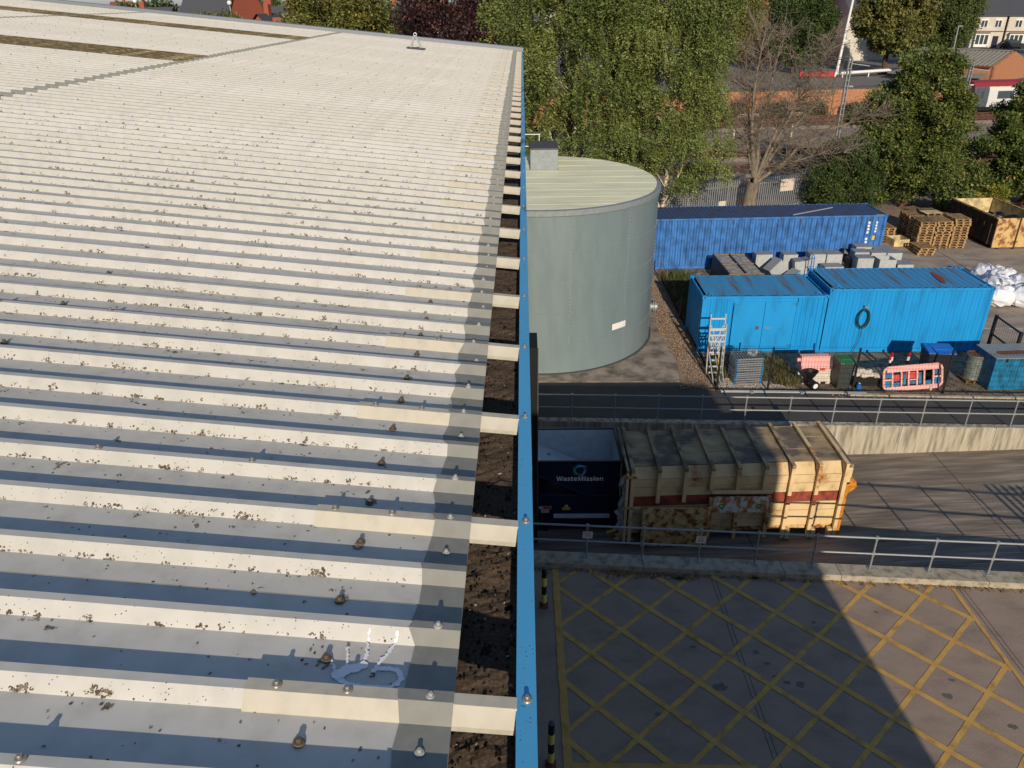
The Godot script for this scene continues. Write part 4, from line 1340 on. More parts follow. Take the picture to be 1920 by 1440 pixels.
func make_roll_container() -> void:
	var t := thing("roll_container", "weathered cream waste container with ribbed frame and faded red stripe on the ramp", "container", Vector3(0, 0, 0))
	var X0 := 2.98
	var sp := 0.707
	var zn_ := -17.14    # near plate face
	var zf_ := -19.22
	var top := 1.0
	var tilt := 0.03     # it follows the ramp a little
	var yo := func(x: float) -> float: return (x - X0) * tilt
	# plates between the ribs
	for i in 8:
		var xa: float = X0 + 0.02 + sp * i
		var xb: float = xa + sp
		for k in 3:   # roof plates, three across
			var za := lerpf(zn_ - 0.22, zf_, k / 3.0) - 0.004
			var zb := lerpf(zn_ - 0.22, zf_, (k + 1) / 3.0) + 0.004
			var q := MB.new()
			var dy := rng.randf_range(-0.008, 0.008)
			roof_plate(q, xa, xb, za, zb, top + dy, yo)
			part("roof_plate", q, M.creamtop, t)
		var ch := MB.new()
		ch.quad(Vector3(xa, 0.72 + yo.call(xa), zn_), Vector3(xb, 0.72 + yo.call(xb), zn_), Vector3(xb, top - 0.01 + yo.call(xb), zn_ - 0.2), Vector3(xa, top - 0.01 + yo.call(xa), zn_ - 0.2))
		part("shoulder_plate", ch, M.cream, t)
		var rows := [0.715, 0.44, 0.15, -0.02, -0.32, -0.62, -0.95]
		rows = [0.715, 0.45, 0.16, -0.16, -0.44, -0.68, -0.95]
		for k in 6:
			var q := MB.new()
			var ya: float = rows[k + 1] + 0.007
			var yb: float = rows[k] - 0.007
			var out := rng.randf_range(0.0, 0.012)
			q.quad(Vector3(xa, ya + yo.call(xa), zn_ + out), Vector3(xb, ya + yo.call(xb), zn_ + out), Vector3(xb, yb + yo.call(xb), zn_ + out), Vector3(xa, yb + yo.call(xa), zn_ + out))
			q.quad(Vector3(xb, yb + yo.call(xb), zn_ - 0.02), Vector3(xa, yb + yo.call(xa), zn_ - 0.02), Vector3(xa, yb + yo.call(xa), zn_ + out), Vector3(xb, yb + yo.call(xb), zn_ + out))
			part("side_plate", q, M.redstripe if k == 2 else M.cream, t)
		var fb := MB.new()
		fb.quad(Vector3(xb, -1.0 + yo.call(xb), zf_), Vector3(xa, -1.0 + yo.call(xa), zf_), Vector3(xa, top + yo.call(xa), zf_), Vector3(xb, top + yo.call(xb), zf_))
		part("back_plate", fb, M.cream, t)
	for e in [X0 + 0.03, X0 + sp * 8 + 0.02]:
		var q := MB.new()
		q.extrude(PackedVector2Array([Vector2(-zn_ * -1.0, -1.1), Vector2(zn_, 0.72), Vector2(zn_ - 0.2, top - 0.01), Vector2(zf_, top - 0.01), Vector2(zf_, -1.1)]), -0.01, 0.01, Transform3D(Basis(Vector3(0, 0, 1), Vector3(0, 1, 0), Vector3(-1, 0, 0)), Vector3(e, yo.call(e), 0)))
		part("end_plate", q, M.creamtop if e < 4 else M.cream, t)
	# ribs: a rectangular hoop over the roof and down the near side
	for i in 9:
		var x: float = X0 + sp * i
		var y: float = yo.call(x)
		var w := 0.1
		var rt := bxp("roof_rib", t, M.creamtop if i < 7 else M.cream, Vector3(x, top + 0.05 + y, -18.14), Vector3(w, 0.1, 2.3), 0.006)
		var ybot := -1.3
		if i in [1, 2]: ybot = 0.02
		if i in [3, 4, 5]: ybot = 0.32
		bxp("side_rib", t, M.cream, Vector3(x, (top + ybot) * 0.5 + y, zn_ + 0.1), Vector3(w, top - ybot, 0.1), 0.006)
		var gus := MB.new()   # gusset closing the shoulder behind the rib
		gus.extrude(PackedVector2Array([Vector2(zn_ + 0.05, 0.7), Vector2(zn_ + 0.05, top), Vector2(zn_ - 0.22, top)]), -0.03, 0.03, Transform3D(Basis(Vector3(0, 0, 1), Vector3(0, 1, 0), Vector3(-1, 0, 0)), Vector3(x, y, 0)))
		part("gusset", gus, M.cream, t)
		if i in [1, 2, 6, 7]:
			pass
		if i in [6, 7]:
			bxp("stripe", t, M.redstripe, Vector3(x, 0.0 + y, zn_ + 0.152), Vector3(w + 0.004, 0.28, 0.006))
	bxp("roof_rib", t, M.creamtop, Vector3(X0 - 0.14, top + 0.05, -18.14), Vector3(0.07, 0.1, 2.3), 0.006)
	bxp("side_rib", t, M.cream, Vector3(X0 - 0.14, -0.15, zn_ + 0.1), Vector3(0.07, 2.3, 0.1), 0.006)
	bxp("clamp_bar", t, M.rustcream, Vector3(X0 - 0.05, 0.9, zn_ + 0.17), Vector3(0.34, 0.07, 0.05), 0.006)
	bxp("clamp_bar", t, M.rustcream, Vector3(X0 + 0.02, -0.1, zn_ + 0.17), Vector3(0.5, 0.05, 0.05), 0.006)
	# large rusty side hatch, sign board, legs under it
	var hat := bxp("side_hatch", t, M.rustcream, Vector3(4.2, -0.72, zn_ + 0.2), Vector3(1.82, 1.3, 0.06), 0.008)
	hat.set_meta("label", "badly rusted steel hatch low on the side")
	for x in [3.32, 5.08]:
		bxp("hatch_edge", hat, M.rustcream, Vector3(x, -0.72, zn_ + 0.245), Vector3(0.06, 1.3, 0.03), 0.004)
	bxp("sign_frame", t, M.cream, Vector3(5.93, 0.41, zn_ + 0.17), Vector3(1.62, 0.09, 0.06), 0.006)
	var sg := bxp("sign_board", t, M.signrust, Vector3(5.93, 0.02, zn_ + 0.19), Vector3(1.5, 0.52, 0.02), 0.003)
	sg.set_meta("label", "rust streaked white board with two green recycling marks")
	for x in [5.42, 6.42]:
		for k in 3:
			var q := MB.new()
			var a := TAU * k / 3.0 + PI / 2
			var c := Vector2(cos(a), sin(a)) * 0.055
			var b := rot(Vector3(0, 0, 1), rad_to_deg(a) - 90)
			q.extrude(PackedVector2Array([Vector2(-0.075, -0.02), Vector2(0.03, -0.02), Vector2(0.03, -0.04), Vector2(0.08, 0.0), Vector2(0.03, 0.04), Vector2(0.03, 0.02), Vector2(-0.055, 0.02)]), 0.0, 0.003, Transform3D(b, Vector3(x + c.x, -0.03 + c.y, zn_ + 0.2005)))
			part("recycling_arrow", q, M.green, sg)
	for x in [5.14, 5.86, 6.7]:
		bxp("leg", t, M.rustcream, Vector3(x, -0.55 + yo.call(x), zn_ + 0.12), Vector3(0.11, 1.35, 0.12), 0.006)
	for x in [7.35, 8.05, 8.5]:
		bxp("leg", t, M.cream, Vector3(x, -1.15 + yo.call(x), zn_ + 0.1), Vector3(0.12, 0.3, 0.14), 0.006)
	for z in [zn_ + 0.02, zf_ + 0.1]:
		bxp("chassis_beam", t, M.rustcream, Vector3(5.8, -1.02 + 0.08, z - 0.1), Vector3(5.6, 0.14, 0.1), 0.0, rot(Vector3(0, 0, 1), rad_to_deg(atan(tilt))))
	for z in [zn_ - 0.15, zf_ + 0.25]:
		for x in [3.4, 8.2]:
			var q := MB.new()
			q.tube([Vector3(x, -1.2 + yo.call(x), z - 0.1), Vector3(x, -1.2 + yo.call(x), z + 0.1)], 0.12, 14)
			part("roller", q, M.rust, t)
	# orange door frame at the end with its hook
	var xe := X0 + sp * 8 + 0.1
	var ye: float = yo.call(xe)
	bxp("end_frame", t, M.orange, Vector3(xe - 0.02, -0.35 + ye, zn_ + 0.08), Vector3(0.12, 1.75, 0.12), 0.01)
	bxp("end_frame", t, M.cream, Vector3(xe - 0.02, 0.75 + ye, zn_ + 0.08), Vector3(0.14, 0.6, 0.12), 0.01)
	bxp("end_frame", t, M.creamtop, Vector3(xe - 0.02, top + 0.03 + ye, -18.14), Vector3(0.12, 0.1, 2.3), 0.006)
	var hk := MB.new()
	hk.extrude(PackedVector2Array([Vector2(0, 0.32), Vector2(0.16, 0.2), Vector2(0.22, 0.02), Vector2(0.14, -0.08), Vector2(0, -0.2)]), -0.1, 0.1, Transform3D(Basis(), Vector3(xe + 0.03, 0.35 + ye, zn_ + 0.04)))
	part("hook", hk, M.orange, t)

func roof_plate(q: MB, xa: float, xb: float, za: float, zb: float, y: float, yo: Callable) -> void:
	var a := Vector3(xa, y + yo.call(xa), za)
	var b := Vector3(xb, y + yo.call(xb), za)
	var c := Vector3(xb, y + yo.call(xb), zb)
	var d := Vector3(xa, y + yo.call(xa), zb)
	q.quad(a, b, c, d)
	q.quad(a - Vector3(0, 0.03, 0), b - Vector3(0, 0.03, 0), b, a)

# ---------------------------------------------------------------- things inside the mesh fence
func make_fence() -> void:
	var t := thing("mesh_fence", "black welded mesh fence in front of the bright blue containers", "fence")
	var px := [6.84, 8.6, 11.48, 14.52, 17.62, 20.7]
	var pz := [-23.7, -23.64, -23.51, -23.34, -23.1, -22.75]
	for i in px.size():
		bxp("post", t, M.black, Vector3(px[i], 0.83, pz[i]), Vector3(0.06, 1.66, 0.06), 0.005)
	for i in px.size() - 1:
		var q := MB.new()
		var a := Vector3(px[i], 0, pz[i] + 0.035)
		var b := Vector3(px[i + 1], 0, pz[i + 1] + 0.035)
		var d := (b - a)
		var n := int(d.length() / 0.1)
		var bs := Basis(d.normalized(), Vector3.UP, d.normalized().cross(Vector3.UP))
		for k in n + 1:
			q.box(a.lerp(b, float(k) / n) + Vector3(0, 0.85, 0), Vector3(0.004, 1.5, 0.004), bs)
		for k in 8:
			q.box((a + b) * 0.5 + Vector3(0, 0.12 + k * 0.2, 0.004), Vector3(d.length(), 0.005, 0.005), bs)
		part("mesh_panel", q, M.black, t)
	# fence leaf running back between the gravel and the container
	var s := thing("stake_fence", "row of old timber stakes with slack wire beside the gravel path", "fence")
	for i in 7:
		var z := -25.2 - i * 1.75
		bxp("stake", s, M.stake, Vector3(6.86 + rng.randf_range(-0.03, 0.03), 0.5, z), Vector3(0.06, 1.0, 0.05), 0.005, rot(Vector3(0, 0, 1), rng.randf_range(-4, 4)))
	for y in [0.35, 0.8]:
		var q := MB.new()
		q.tube([Vector3(6.9, y, -23.7), Vector3(6.88, y - 0.05, -28), Vector3(6.9, y, -31), Vector3(6.88, y - 0.04, -35.8)], 0.008, 5)
		part("wire", q, M.blacksteel, s)
	bxp("edging_board", s, M.blacksteel, Vector3(6.9, 0.06, -29.7), Vector3(0.03, 0.14, 12))
	# conduits lying at the fence foot
	for k in 2:
		var c := thing("steel_conduit", "galvanised conduit lying along the foot of the black mesh fence", "pipe", Vector3.ZERO, 0, "conduits at the fence foot")
		var q := MB.new()
		q.tube([Vector3(6.95, 0.05 + 0.0 * k, -23.6 + 0.09 * k), Vector3(9.0, 0.05, -23.53 + 0.09 * k), Vector3(11.9, 0.05, -23.38 + 0.09 * k)], 0.035, 8)
		part("tube", q, M.galv, c)
		var j := MB.new()
		for x in [8.0, 9.7, 11.2]:
			j.box(Vector3(x, 0.06, -23.56 + (x - 7) * 0.045 + 0.09 * k), Vector3(0.12, 0.06, 0.09), Basis(), 0.01)
		part("saddle", j, M.galv, c)
	var kb := MB.new()
	kb.box(Vector3(14.5, 0.03, -23.08), Vector3(6.4, 0.07, 0.14), rot(Vector3(0, 1, 0), -3.4), 0.01)
	struct("kerb", kb, M.kerb)
	# gate
	var g := thing("yard_gate", "open black steel gate leaf by the blue storage box", "gate")
	var ga := Vector3(17.75, 0, -26.55)
	var gb := Vector3(17.7, 0, -24.9)
	for p in [ga, gb]:
		bxp("gate_post", g, M.black, p + Vector3(0, 0.8, 0), Vector3(0.1, 1.6, 0.1), 0.008)
	for y in [0.85, 1.55]:
		var q := MB.new()
		q.tube([ga + Vector3(0, y, 0), gb + Vector3(0, y, 0)], 0.035, 8)
		part("gate_bar", q, M.black, g)
	var gm := MB.new()
	for i in 14:
		gm.box(ga.lerp(gb, i / 13.0) + Vector3(0, 0.8, 0), Vector3(0.006, 1.5, 0.006))
	part("gate_mesh", gm, M.black, g)

func lidded_bin(called: String, label: String, at: Vector3, turn: float, w: float, d: float, h: float, body: Material, lid: Material) -> Node3D:
	var t := thing(called, label, "bin", at, turn)
	var q := MB.new()
	var s := 0.84
	var P := []
	for y in [0.06, h - 0.1]:
		var k := s if y < 0.2 else 1.0
		P.append([Vector3(-w * 0.5 * k, y, d * 0.5 * k), Vector3(w * 0.5 * k, y, d * 0.5 * k), Vector3(w * 0.5 * k, y, -d * 0.5 * k), Vector3(-w * 0.5 * k, y, -d * 0.5 * k)])
	for i in 4:
		var j := (i + 1) % 4
		q.quad(P[0][i], P[0][j], P[1][j], P[1][i])
	q.quad(P[0][3], P[0][2], P[0][1], P[0][0])
	part("body", q, body, t)
	bxp("rim", t, body, Vector3(0, h - 0.12, 0), Vector3(w + 0.05, 0.07, d + 0.05), 0.012)
	var l := MB.new()
	var lp := PackedVector2Array([Vector2(-d * 0.53, h - 0.085), Vector2(d * 0.53, h - 0.085), Vector2(d * 0.5, h - 0.05), Vector2(d * 0.1, h + 0.0), Vector2(-d * 0.45, h + 0.01), Vector2(-d * 0.53, h - 0.04)])
	l.extrude(lp, -w * 0.54, w * 0.54, Transform3D(Basis(Vector3(0, 0, 1), Vector3(0, 1, 0), Vector3(-1, 0, 0)), Vector3.ZERO))
	var lo := part("lid", l, lid, t)
	bxp("lid_panel", lo, lid, Vector3(0, h - 0.005, -0.02), Vector3(w * 0.6, 0.035, d * 0.5), 0.012, rot(Vector3(1, 0, 0), 5))
	bxp("lid_handle", lo, lid, Vector3(0, h - 0.05, d * 0.56), Vector3(w * 0.5, 0.03, 0.05), 0.01)
	for x in [-w * 0.42, w * 0.42]:
		var wq := MB.new()
		wq.tube([Vector3(x - 0.03, 0.09, -d * 0.42), Vector3(x + 0.03, 0.09, -d * 0.42)], 0.09, 14)
		part("wheel", wq, M.black, t)
	return t

func make_fenced_things() -> void:
	# folded aluminium tower and a yellow step ladder
	var t := thing("scaffold_tower", "folded aluminium scaffold frames leaning on the shorter bright blue container", "scaffold", Vector3(7.02, 0, -24.95), 0.0)
	var lean := rot(Vector3(1, 0, 0), -6)
	for f in 2:
		var w := 0.52 + 0.06 * f
		var hh: float = [2.3, 1.95][f]
		var z := 0.09 * f
		for sx in [-1.0, 1.0]:
			var q := MB.new()
			q.tube([lean * Vector3(sx * w * 0.5, 0.0, z), lean * Vector3(sx * w * 0.5, hh, z)], 0.026, 8)
			part("upright", q, M.alu, t)
		for k in (4 if f == 0 else 8):
			var y: float = hh - 0.18 - k * (0.42 if f == 0 else 0.235)
			var q := MB.new()
			q.box(lean * Vector3(0, y, z + 0.02), Vector3(w, 0.06, 0.05), lean, 0.008)
			part("rung", q, M.alu, t)
		for sx in [-1.0, 1.0]:
			var q := MB.new()
			q.tube([lean * Vector3(sx * w * 0.42, hh * 0.85 - 0.1, z - 0.03), lean * Vector3(-sx * w * 0.2, hh * 0.45, z - 0.03)], 0.018, 6)
			part("brace", q, M.alu, t)
	var yl := thing("step_ladder", "yellow step ladder behind the folded aluminium scaffold frames", "ladder", Vector3(7.05, 0, -25.25), 0.0)
	for sx in [-1.0, 1.0]:
		bxp("stile", yl, M.yellowplastic, Vector3(sx * 0.17, 0.75, 0), Vector3(0.05, 1.5, 0.03), 0.004, rot(Vector3(0, 0, 1), sx * 4))
	for k in 5:
		bxp("tread", yl, M.alu, Vector3(0, 0.2 + k * 0.28, 0.02), Vector3(0.34, 0.03, 0.09), 0.004)
	for k in 3:   # loose tubes leaning by the corner post
		var p := thing("loose_tube", "grey steel tube leaning in the corner of the black mesh fence", "pole", Vector3.ZERO, 0, "tubes leaning in the fence corner")
		var q := MB.new()
		var x: float = [6.72, 6.98, 7.12][k]
		q.tube([Vector3(x + 0.1, 0.02, -24.0 - 0.1 * k), Vector3(x - [0.12, 0.25, 0.1][k], [1.2, 1.5, 1.3][k], -24.35 - 0.1 * k)], 0.025, 7)
		part("tube", q, M.galv, p)
	# stack of crowd barriers lying flat
	var hu := thing("crowd_barrier", "bottom galvanised crowd barrier of the flat stack by the scaffold", "barrier", Vector3(8.0, 0.05, -24.45), 0.1, "stacked crowd barriers")
	hu.set_meta("base_name", "crowd_barrier")
	var fr := MB.new()
	var c4 := [Vector3(-0.48, 0, 0.33), Vector3(0.48, 0, 0.33), Vector3(0.48, 0, -0.33), Vector3(-0.48, 0, -0.33), Vector3(-0.48, 0, 0.33)]
	fr.tube(c4, 0.022, 7)
	for k in 9: fr.tube([Vector3(-0.4 + k * 0.1, 0, 0.33), Vector3(-0.4 + k * 0.1, 0, -0.33)], 0.012, 5)
	fr.box(Vector3(0, 0, 0.34), Vector3(0.9, 0.06, 0.02), Basis(), 0.004)
	part("frame", fr, M.hurdle, hu)
	var ft := MB.new()
	for x in [-0.46, 0.46]: ft.box(Vector3(x, 0, 0.36), Vector3(0.05, 0.05, 0.03), Basis(), 0.004)
	part("foot", ft, M.blue2, hu)
	for k in range(1, 12):
		copy(hu, Vector3(8.0 + rng.randf_range(-0.02, 0.02), 0.05 + k * 0.086, -24.45 + rng.randf_range(-0.015, 0.015)), 0.1 + rng.randf_range(-0.02, 0.02), "%s galvanised crowd barrier of the flat stack by the scaffold" % (ORD[k] if k < 11 else "topmost"))
	var wr := thing("wire_coil", "tangle of bright wire lying on top of the stacked crowd barriers", "wire", Vector3(8.15, 1.06, -24.4))
	for k in 10:
		var q := MB.new()
		var pts := []
		var b := Basis.from_euler(Vector3(rng.randf_range(-0.9, 0.9), rng.randf() * 3, rng.randf_range(-0.9, 0.9)))
		for i in 11: pts.append(b * Vector3(cos(TAU * i / 10) * 0.13, 0, sin(TAU * i / 10) * 0.13) + Vector3(rng.randf_range(-0.1, 0.1), 0.07, rng.randf_range(-0.08, 0.08)))
		q.tube(pts, 0.006, 4)
		part("strand", q, M.alu, wr)
	# water barriers, red on white
	for k in 2:
		var wb := thing("water_barrier", ["white plastic water barrier under the red one behind the spreader", "red plastic water barrier stacked on the white one"][k], "barrier", Vector3(10.45 - 0.1 * k, 0.0 + 0.52 * k, -24.38), 0.03)
		var q := MB.new()
		q.extrude(PackedVector2Array([Vector2(-0.24, 0.0), Vector2(0.24, 0.0), Vector2(0.24, 0.12), Vector2(0.15, 0.22), Vector2(0.11, 0.5), Vector2(-0.11, 0.5), Vector2(-0.15, 0.22), Vector2(-0.24, 0.12)]), -0.5, 0.5, Transform3D(Basis(Vector3(0, 0, 1), Vector3(0, 1, 0), Vector3(-1, 0, 0)), Vector3.ZERO))
		part("body", q, [M.paleplastic, M.pinkred][k], wb)
		var lug := MB.new()
		lug.tube([Vector3(-0.5, 0.33, 0), Vector3(-0.62, 0.33, 0)], 0.07, 12)
		part("coupling_lug", lug, [M.paleplastic, M.pinkred][k], wb)
		for x in [-0.25, 0.25]:
			bxp("fork_slot", wb, M.black if k == 0 else M.redplastic, Vector3(x, 0.05, 0.236), Vector3(0.18, 0.09, 0.02))
	# salt spreader
	var s := thing("salt_spreader", "black push salt spreader with white wheel in front of the water barriers", "spreader", Vector3(10.1, 0, -23.85), 0.25)
	var hp := MB.new()
	hp.lathe([Vector2(0.06, 0.32), Vector2(0.22, 0.62), Vector2(0.23, 0.66), Vector2(0.2, 0.64), Vector2(0.08, 0.4)], 14, Vector3.ZERO, 1.15, 0.9)
	part("hopper", hp, M.black, s)
	bxp("chassis", s, M.black, Vector3(0, 0.26, 0), Vector3(0.3, 0.1, 0.28), 0.01)
	for z in [0.2, -0.2]:
		var q := MB.new()
		q.tube([Vector3(0.1, 0.16, z - 0.035), Vector3(0.1, 0.16, z + 0.035)], 0.16, 18)
		var wl := part("wheel", q, M.black, s)
		var q2 := MB.new()
		q2.tube([Vector3(0.1, 0.16, z - 0.04), Vector3(0.1, 0.16, z + 0.04)], 0.095, 16)
		part("hub", q2, M.white, wl)
	var hd := MB.new()
	for z in [-0.14, 0.14]: hd.tube([Vector3(-0.05, 0.26, z), Vector3(-0.5, 0.75, z), Vector3(-0.62, 0.8, z)], 0.016, 6)
	hd.tube([Vector3(-0.62, 0.8, -0.16), Vector3(-0.62, 0.8, 0.16)], 0.018, 6)
	part("handle", hd, M.blacksteel, s)
	lidded_bin("wheeled_bin", "dark grey wheeled bin with green lid beside the water barriers", Vector3(11.22, 0, -23.95), 0.08, 0.52, 0.58, 1.1, M.binbody, M.bingreen)
	lidded_bin("wheeled_bin", "large black wheeled bin with bright blue lid behind the pink barrier", Vector3(14.72, 0, -24.55), -0.1, 0.85, 0.78, 1.2, M.black, M.binblue)
	# sandbags on a dark crate
	var cr := thing("black_crate", "low black plastic crate under the pale sandbags", "crate", Vector3(12.15, 0, -24.15), 0.05)
	bxp("box", cr, M.black, Vector3(0, 0.17, 0), Vector3(1.05, 0.3, 0.5), 0.02)
	bxp("lip", cr, M.black, Vector3(0, 0.31, 0), Vector3(1.1, 0.04, 0.55), 0.01)
	for k in 6:
		var o := thing("sandbag", "pale filled sandbag piled on the low black crate", "sandbag", Vector3(11.85 + 0.2 * (k % 4) + 0.08 * (k / 4), 0.4 + 0.13 * (k / 4), -24.12 + 0.1 * (k % 2)), 0.0, "sandbags on the crate")
		var q := MB.new()
		q.blob(Vector3.ZERO, Vector3(0.2, 0.1, 0.15), 40 + k, 0.16, 6, 10, rot(Vector3(0, 1, 0), 40.0 * k))
		part("sack", q, M.paleplastic, o)
	var bt := thing("blue_bottle", "small blue jug on the ground by the green lidded bin", "jug", Vector3(11.78, 0, -23.7))
	var bq := MB.new()
	bq.lathe([Vector2(0.0, 0.0), Vector2(0.08, 0.01), Vector2(0.08, 0.16), Vector2(0.03, 0.2), Vector2(0.03, 0.23), Vector2(0.0, 0.23)], 12)
	part("body", bq, M.binblue, bt)
	bxp("cap", bt, M.white, Vector3(0, 0.24, 0), Vector3(0.06, 0.03, 0.06), 0.006)
	# works barrier leaning on the fence
	var wb := thing("works_barrier", "pink and red plastic works barrier leaning tilted against the mesh fence", "barrier", Vector3(13.62, 0.05, -23.62), 0.05)
	wb.rotation = Vector3(deg_to_rad(-16), 0.05, deg_to_rad(3.0))
	var pg := MB.new()
	var W := 2.05
	var H := 0.82
	barrier_frame(pg, W, H)
	part("frame", pg, M.pinkred, wb)
	for e in [[-0.86, 0.55, 0.22, 0.22], [-0.86, 0.2, 0.2, 0.26], [0.86, 0.55, 0.22, 0.22], [0.86, 0.2, 0.2, 0.26], [-0.28, 0.36, 0.1, 0.4], [0.28, 0.36, 0.1, 0.4], [0.0, 0.22, 0.3, 0.1], [-0.56, 0.18, 0.22, 0.16], [0.56, 0.18, 0.22, 0.16]]:
		bxp("blue_web", wb, M.bluebox, Vector3(e[0], e[1], -0.03), Vector3(e[2], e[3], 0.01))
	for e in [[-0.56, 0.42], [-0.1, 0.48], [0.12, 0.48]]:
		bxp("red_web", wb, M.redplastic, Vector3(e[0], e[1], -0.045), Vector3(0.22, 0.22, 0.01))
	for x in [-0.72, 0.62]:
		bxp("foot", wb, M.paleplastic, Vector3(x, -0.02, 0.0), Vector3(0.07, 0.16, 0.14), 0.01, rot(Vector3(1, 0, 0), 16))
	for k in 3:
		var cp := thing("marker_post", "red and white banded marker post standing behind the works barrier", "post", Vector3([13.35, 13.5, 14.0][k], 0, [-24.85, -25.1, -25.1][k]), 0, "marker posts behind the works barrier")
		cp.rotation.z = [0.15, 0.1, -0.08][k]
		for j in 5:
			var q := MB.new()
			q.lathe([Vector2(0.045, j * 0.15), Vector2(0.045, (j + 1) * 0.15)], 12)
			if j == 4: q.lathe([Vector2(0.045, 0.75), Vector2(0.0, 0.77)], 12)
			part("band", q, M.red if j % 2 == 0 else M.white, cp)
	# steel drum on a small pallet
	var dr := thing("steel_drum", "galvanised steel drum with rusty top beside the blue storage box", "drum", Vector3(15.98, 0.13, -24.38))
	var dq := MB.new()
	dq.lathe([Vector2(0.29, 0.0), Vector2(0.3, 0.02), Vector2(0.29, 0.05), Vector2(0.29, 0.28), Vector2(0.305, 0.3), Vector2(0.29, 0.32), Vector2(0.29, 0.57), Vector2(0.305, 0.59), Vector2(0.29, 0.61), Vector2(0.29, 0.85), Vector2(0.305, 0.87), Vector2(0.29, 0.89)], 28)
	part("shell", dq, M.drum, dr)
	var dt := MB.new()
	dt.lathe([Vector2(0.288, 0.89), Vector2(0.27, 0.87), Vector2(0.0, 0.865)], 28)
	part("lid", dt, M.rust, dr)
	var dp := thing("small_pallet", "small dark wooden pallet under the galvanised drum", "pallet", Vector3(15.98, 0, -24.38), 0.05)
	for x in [-0.26, 0.0, 0.26]: bxp("bearer", dp, M.stake, Vector3(x, 0.05, 0), Vector3(0.08, 0.1, 0.6))
	for z in [-0.24, -0.08, 0.08, 0.24]: bxp("board", dp, M.stake, Vector3(0, 0.113, z), Vector3(0.64, 0.022, 0.12), 0.003)
	# blue storage box with a rusty lid
	var bb := thing("storage_box", "bright blue steel storage box with rusted lid at the mesh fence", "box", Vector3(17.0, 0, -24.12), 0.04)
	bxp("body", bb, M.bluebox, Vector3(0, 0.62, 0), Vector3(1.75, 1.2, 1.15), 0.012)
	bxp("lid", bb, M.midgrey, Vector3(0, 1.235, 0), Vector3(1.8, 0.03, 1.2), 0.006)
	var rp_ := MB.new()
	rp_.extrude(PackedVector2Array([Vector2(-0.5, -0.3), Vector2(0.5, -0.28), Vector2(0.62, -0.1), Vector2(0.3, 0.02), Vector2(-0.55, -0.02), Vector2(-0.66, -0.18)]), 0.0, 0.003, Transform3D(Basis(Vector3(1, 0, 0), -PI / 2), Vector3(0, 1.2505, 0)))
	part("rust_patch", rp_, M.rust, bb)
	for x in [-0.6, 0.6]: bxp("foot", bb, M.blacksteel, Vector3(x, 0.02, 0.3), Vector3(0.12, 0.06, 0.12))
	for x in [-0.5, 0.5]: bxp("hasp", bb, M.blacksteel, Vector3(x, 1.15, 0.585), Vector3(0.06, 0.12, 0.02))

func barrier_frame(q: MB, W: float, H: float) -> void:
	var outer := []
	var c := 0.16
	for p in [[-W / 2 + c, 0.0], [W / 2 - c, 0.0], [W / 2 - 0.03, c * 0.6], [W / 2, c], [W / 2, H - c], [W / 2 - 0.04, H - c * 0.4], [W / 2 - c, H], [-W / 2 + c, H], [-W / 2 + 0.04, H - c * 0.4], [-W / 2, H - c], [-W / 2, c], [-W / 2 + 0.03, c * 0.6], [-W / 2 + c, 0.0]]:
		outer.append(Vector3(p[0], p[1], 0))
	q.tube(outer, 0.045, 8)
	q.box(Vector3(0, 0.07, 0), Vector3(W - 0.2, 0.1, 0.05), Basis(), 0.01)
	q.box(Vector3(0, H - 0.1, 0), Vector3(W - 0.2, 0.16, 0.05), Basis(), 0.01)
	for x in [-0.72, -0.4, -0.15, 0.15, 0.4, 0.72]:
		q.box(Vector3(x, H * 0.5, 0), Vector3(0.06, H - 0.1, 0.045), Basis(), 0.008)
	for x in [-0.86, 0.86]:
		q.box(Vector3(x, 0.38, 0), Vector3(0.3, 0.06, 0.045), Basis(), 0.008)
	q.box(Vector3(0, 0.33, 0), Vector3(0.3, 0.05, 0.045), Basis(), 0.008)

# ---------------------------------------------------------------- the yard beyond
const ORD := ["bottom", "second lowest", "third lowest", "fourth lowest", "fifth lowest", "sixth lowest", "seventh lowest", "eighth lowest", "ninth lowest", "tenth lowest", "eleventh lowest", "twelfth lowest"]
func pallet_mesh() -> ArrayMesh:
	var q := MB.new()
	for k in 6: q.box(Vector3(-0.37 + k * 0.148, 0.124, 0), Vector3(0.105, 0.02, 1.18))
	for z in [-0.54, 0.0, 0.54]:
		q.box(Vector3(0, 0.103, z), Vector3(0.84, 0.02, 0.1))
		for x in [-0.36, 0.0, 0.36]: q.box(Vector3(x, 0.056, z), Vector3(0.11, 0.075, 0.12))
	for x in [-0.36, 0.0, 0.36]: q.box(Vector3(x, 0.009, 0), Vector3(0.1, 0.018, 1.18))
	return q.mesh()

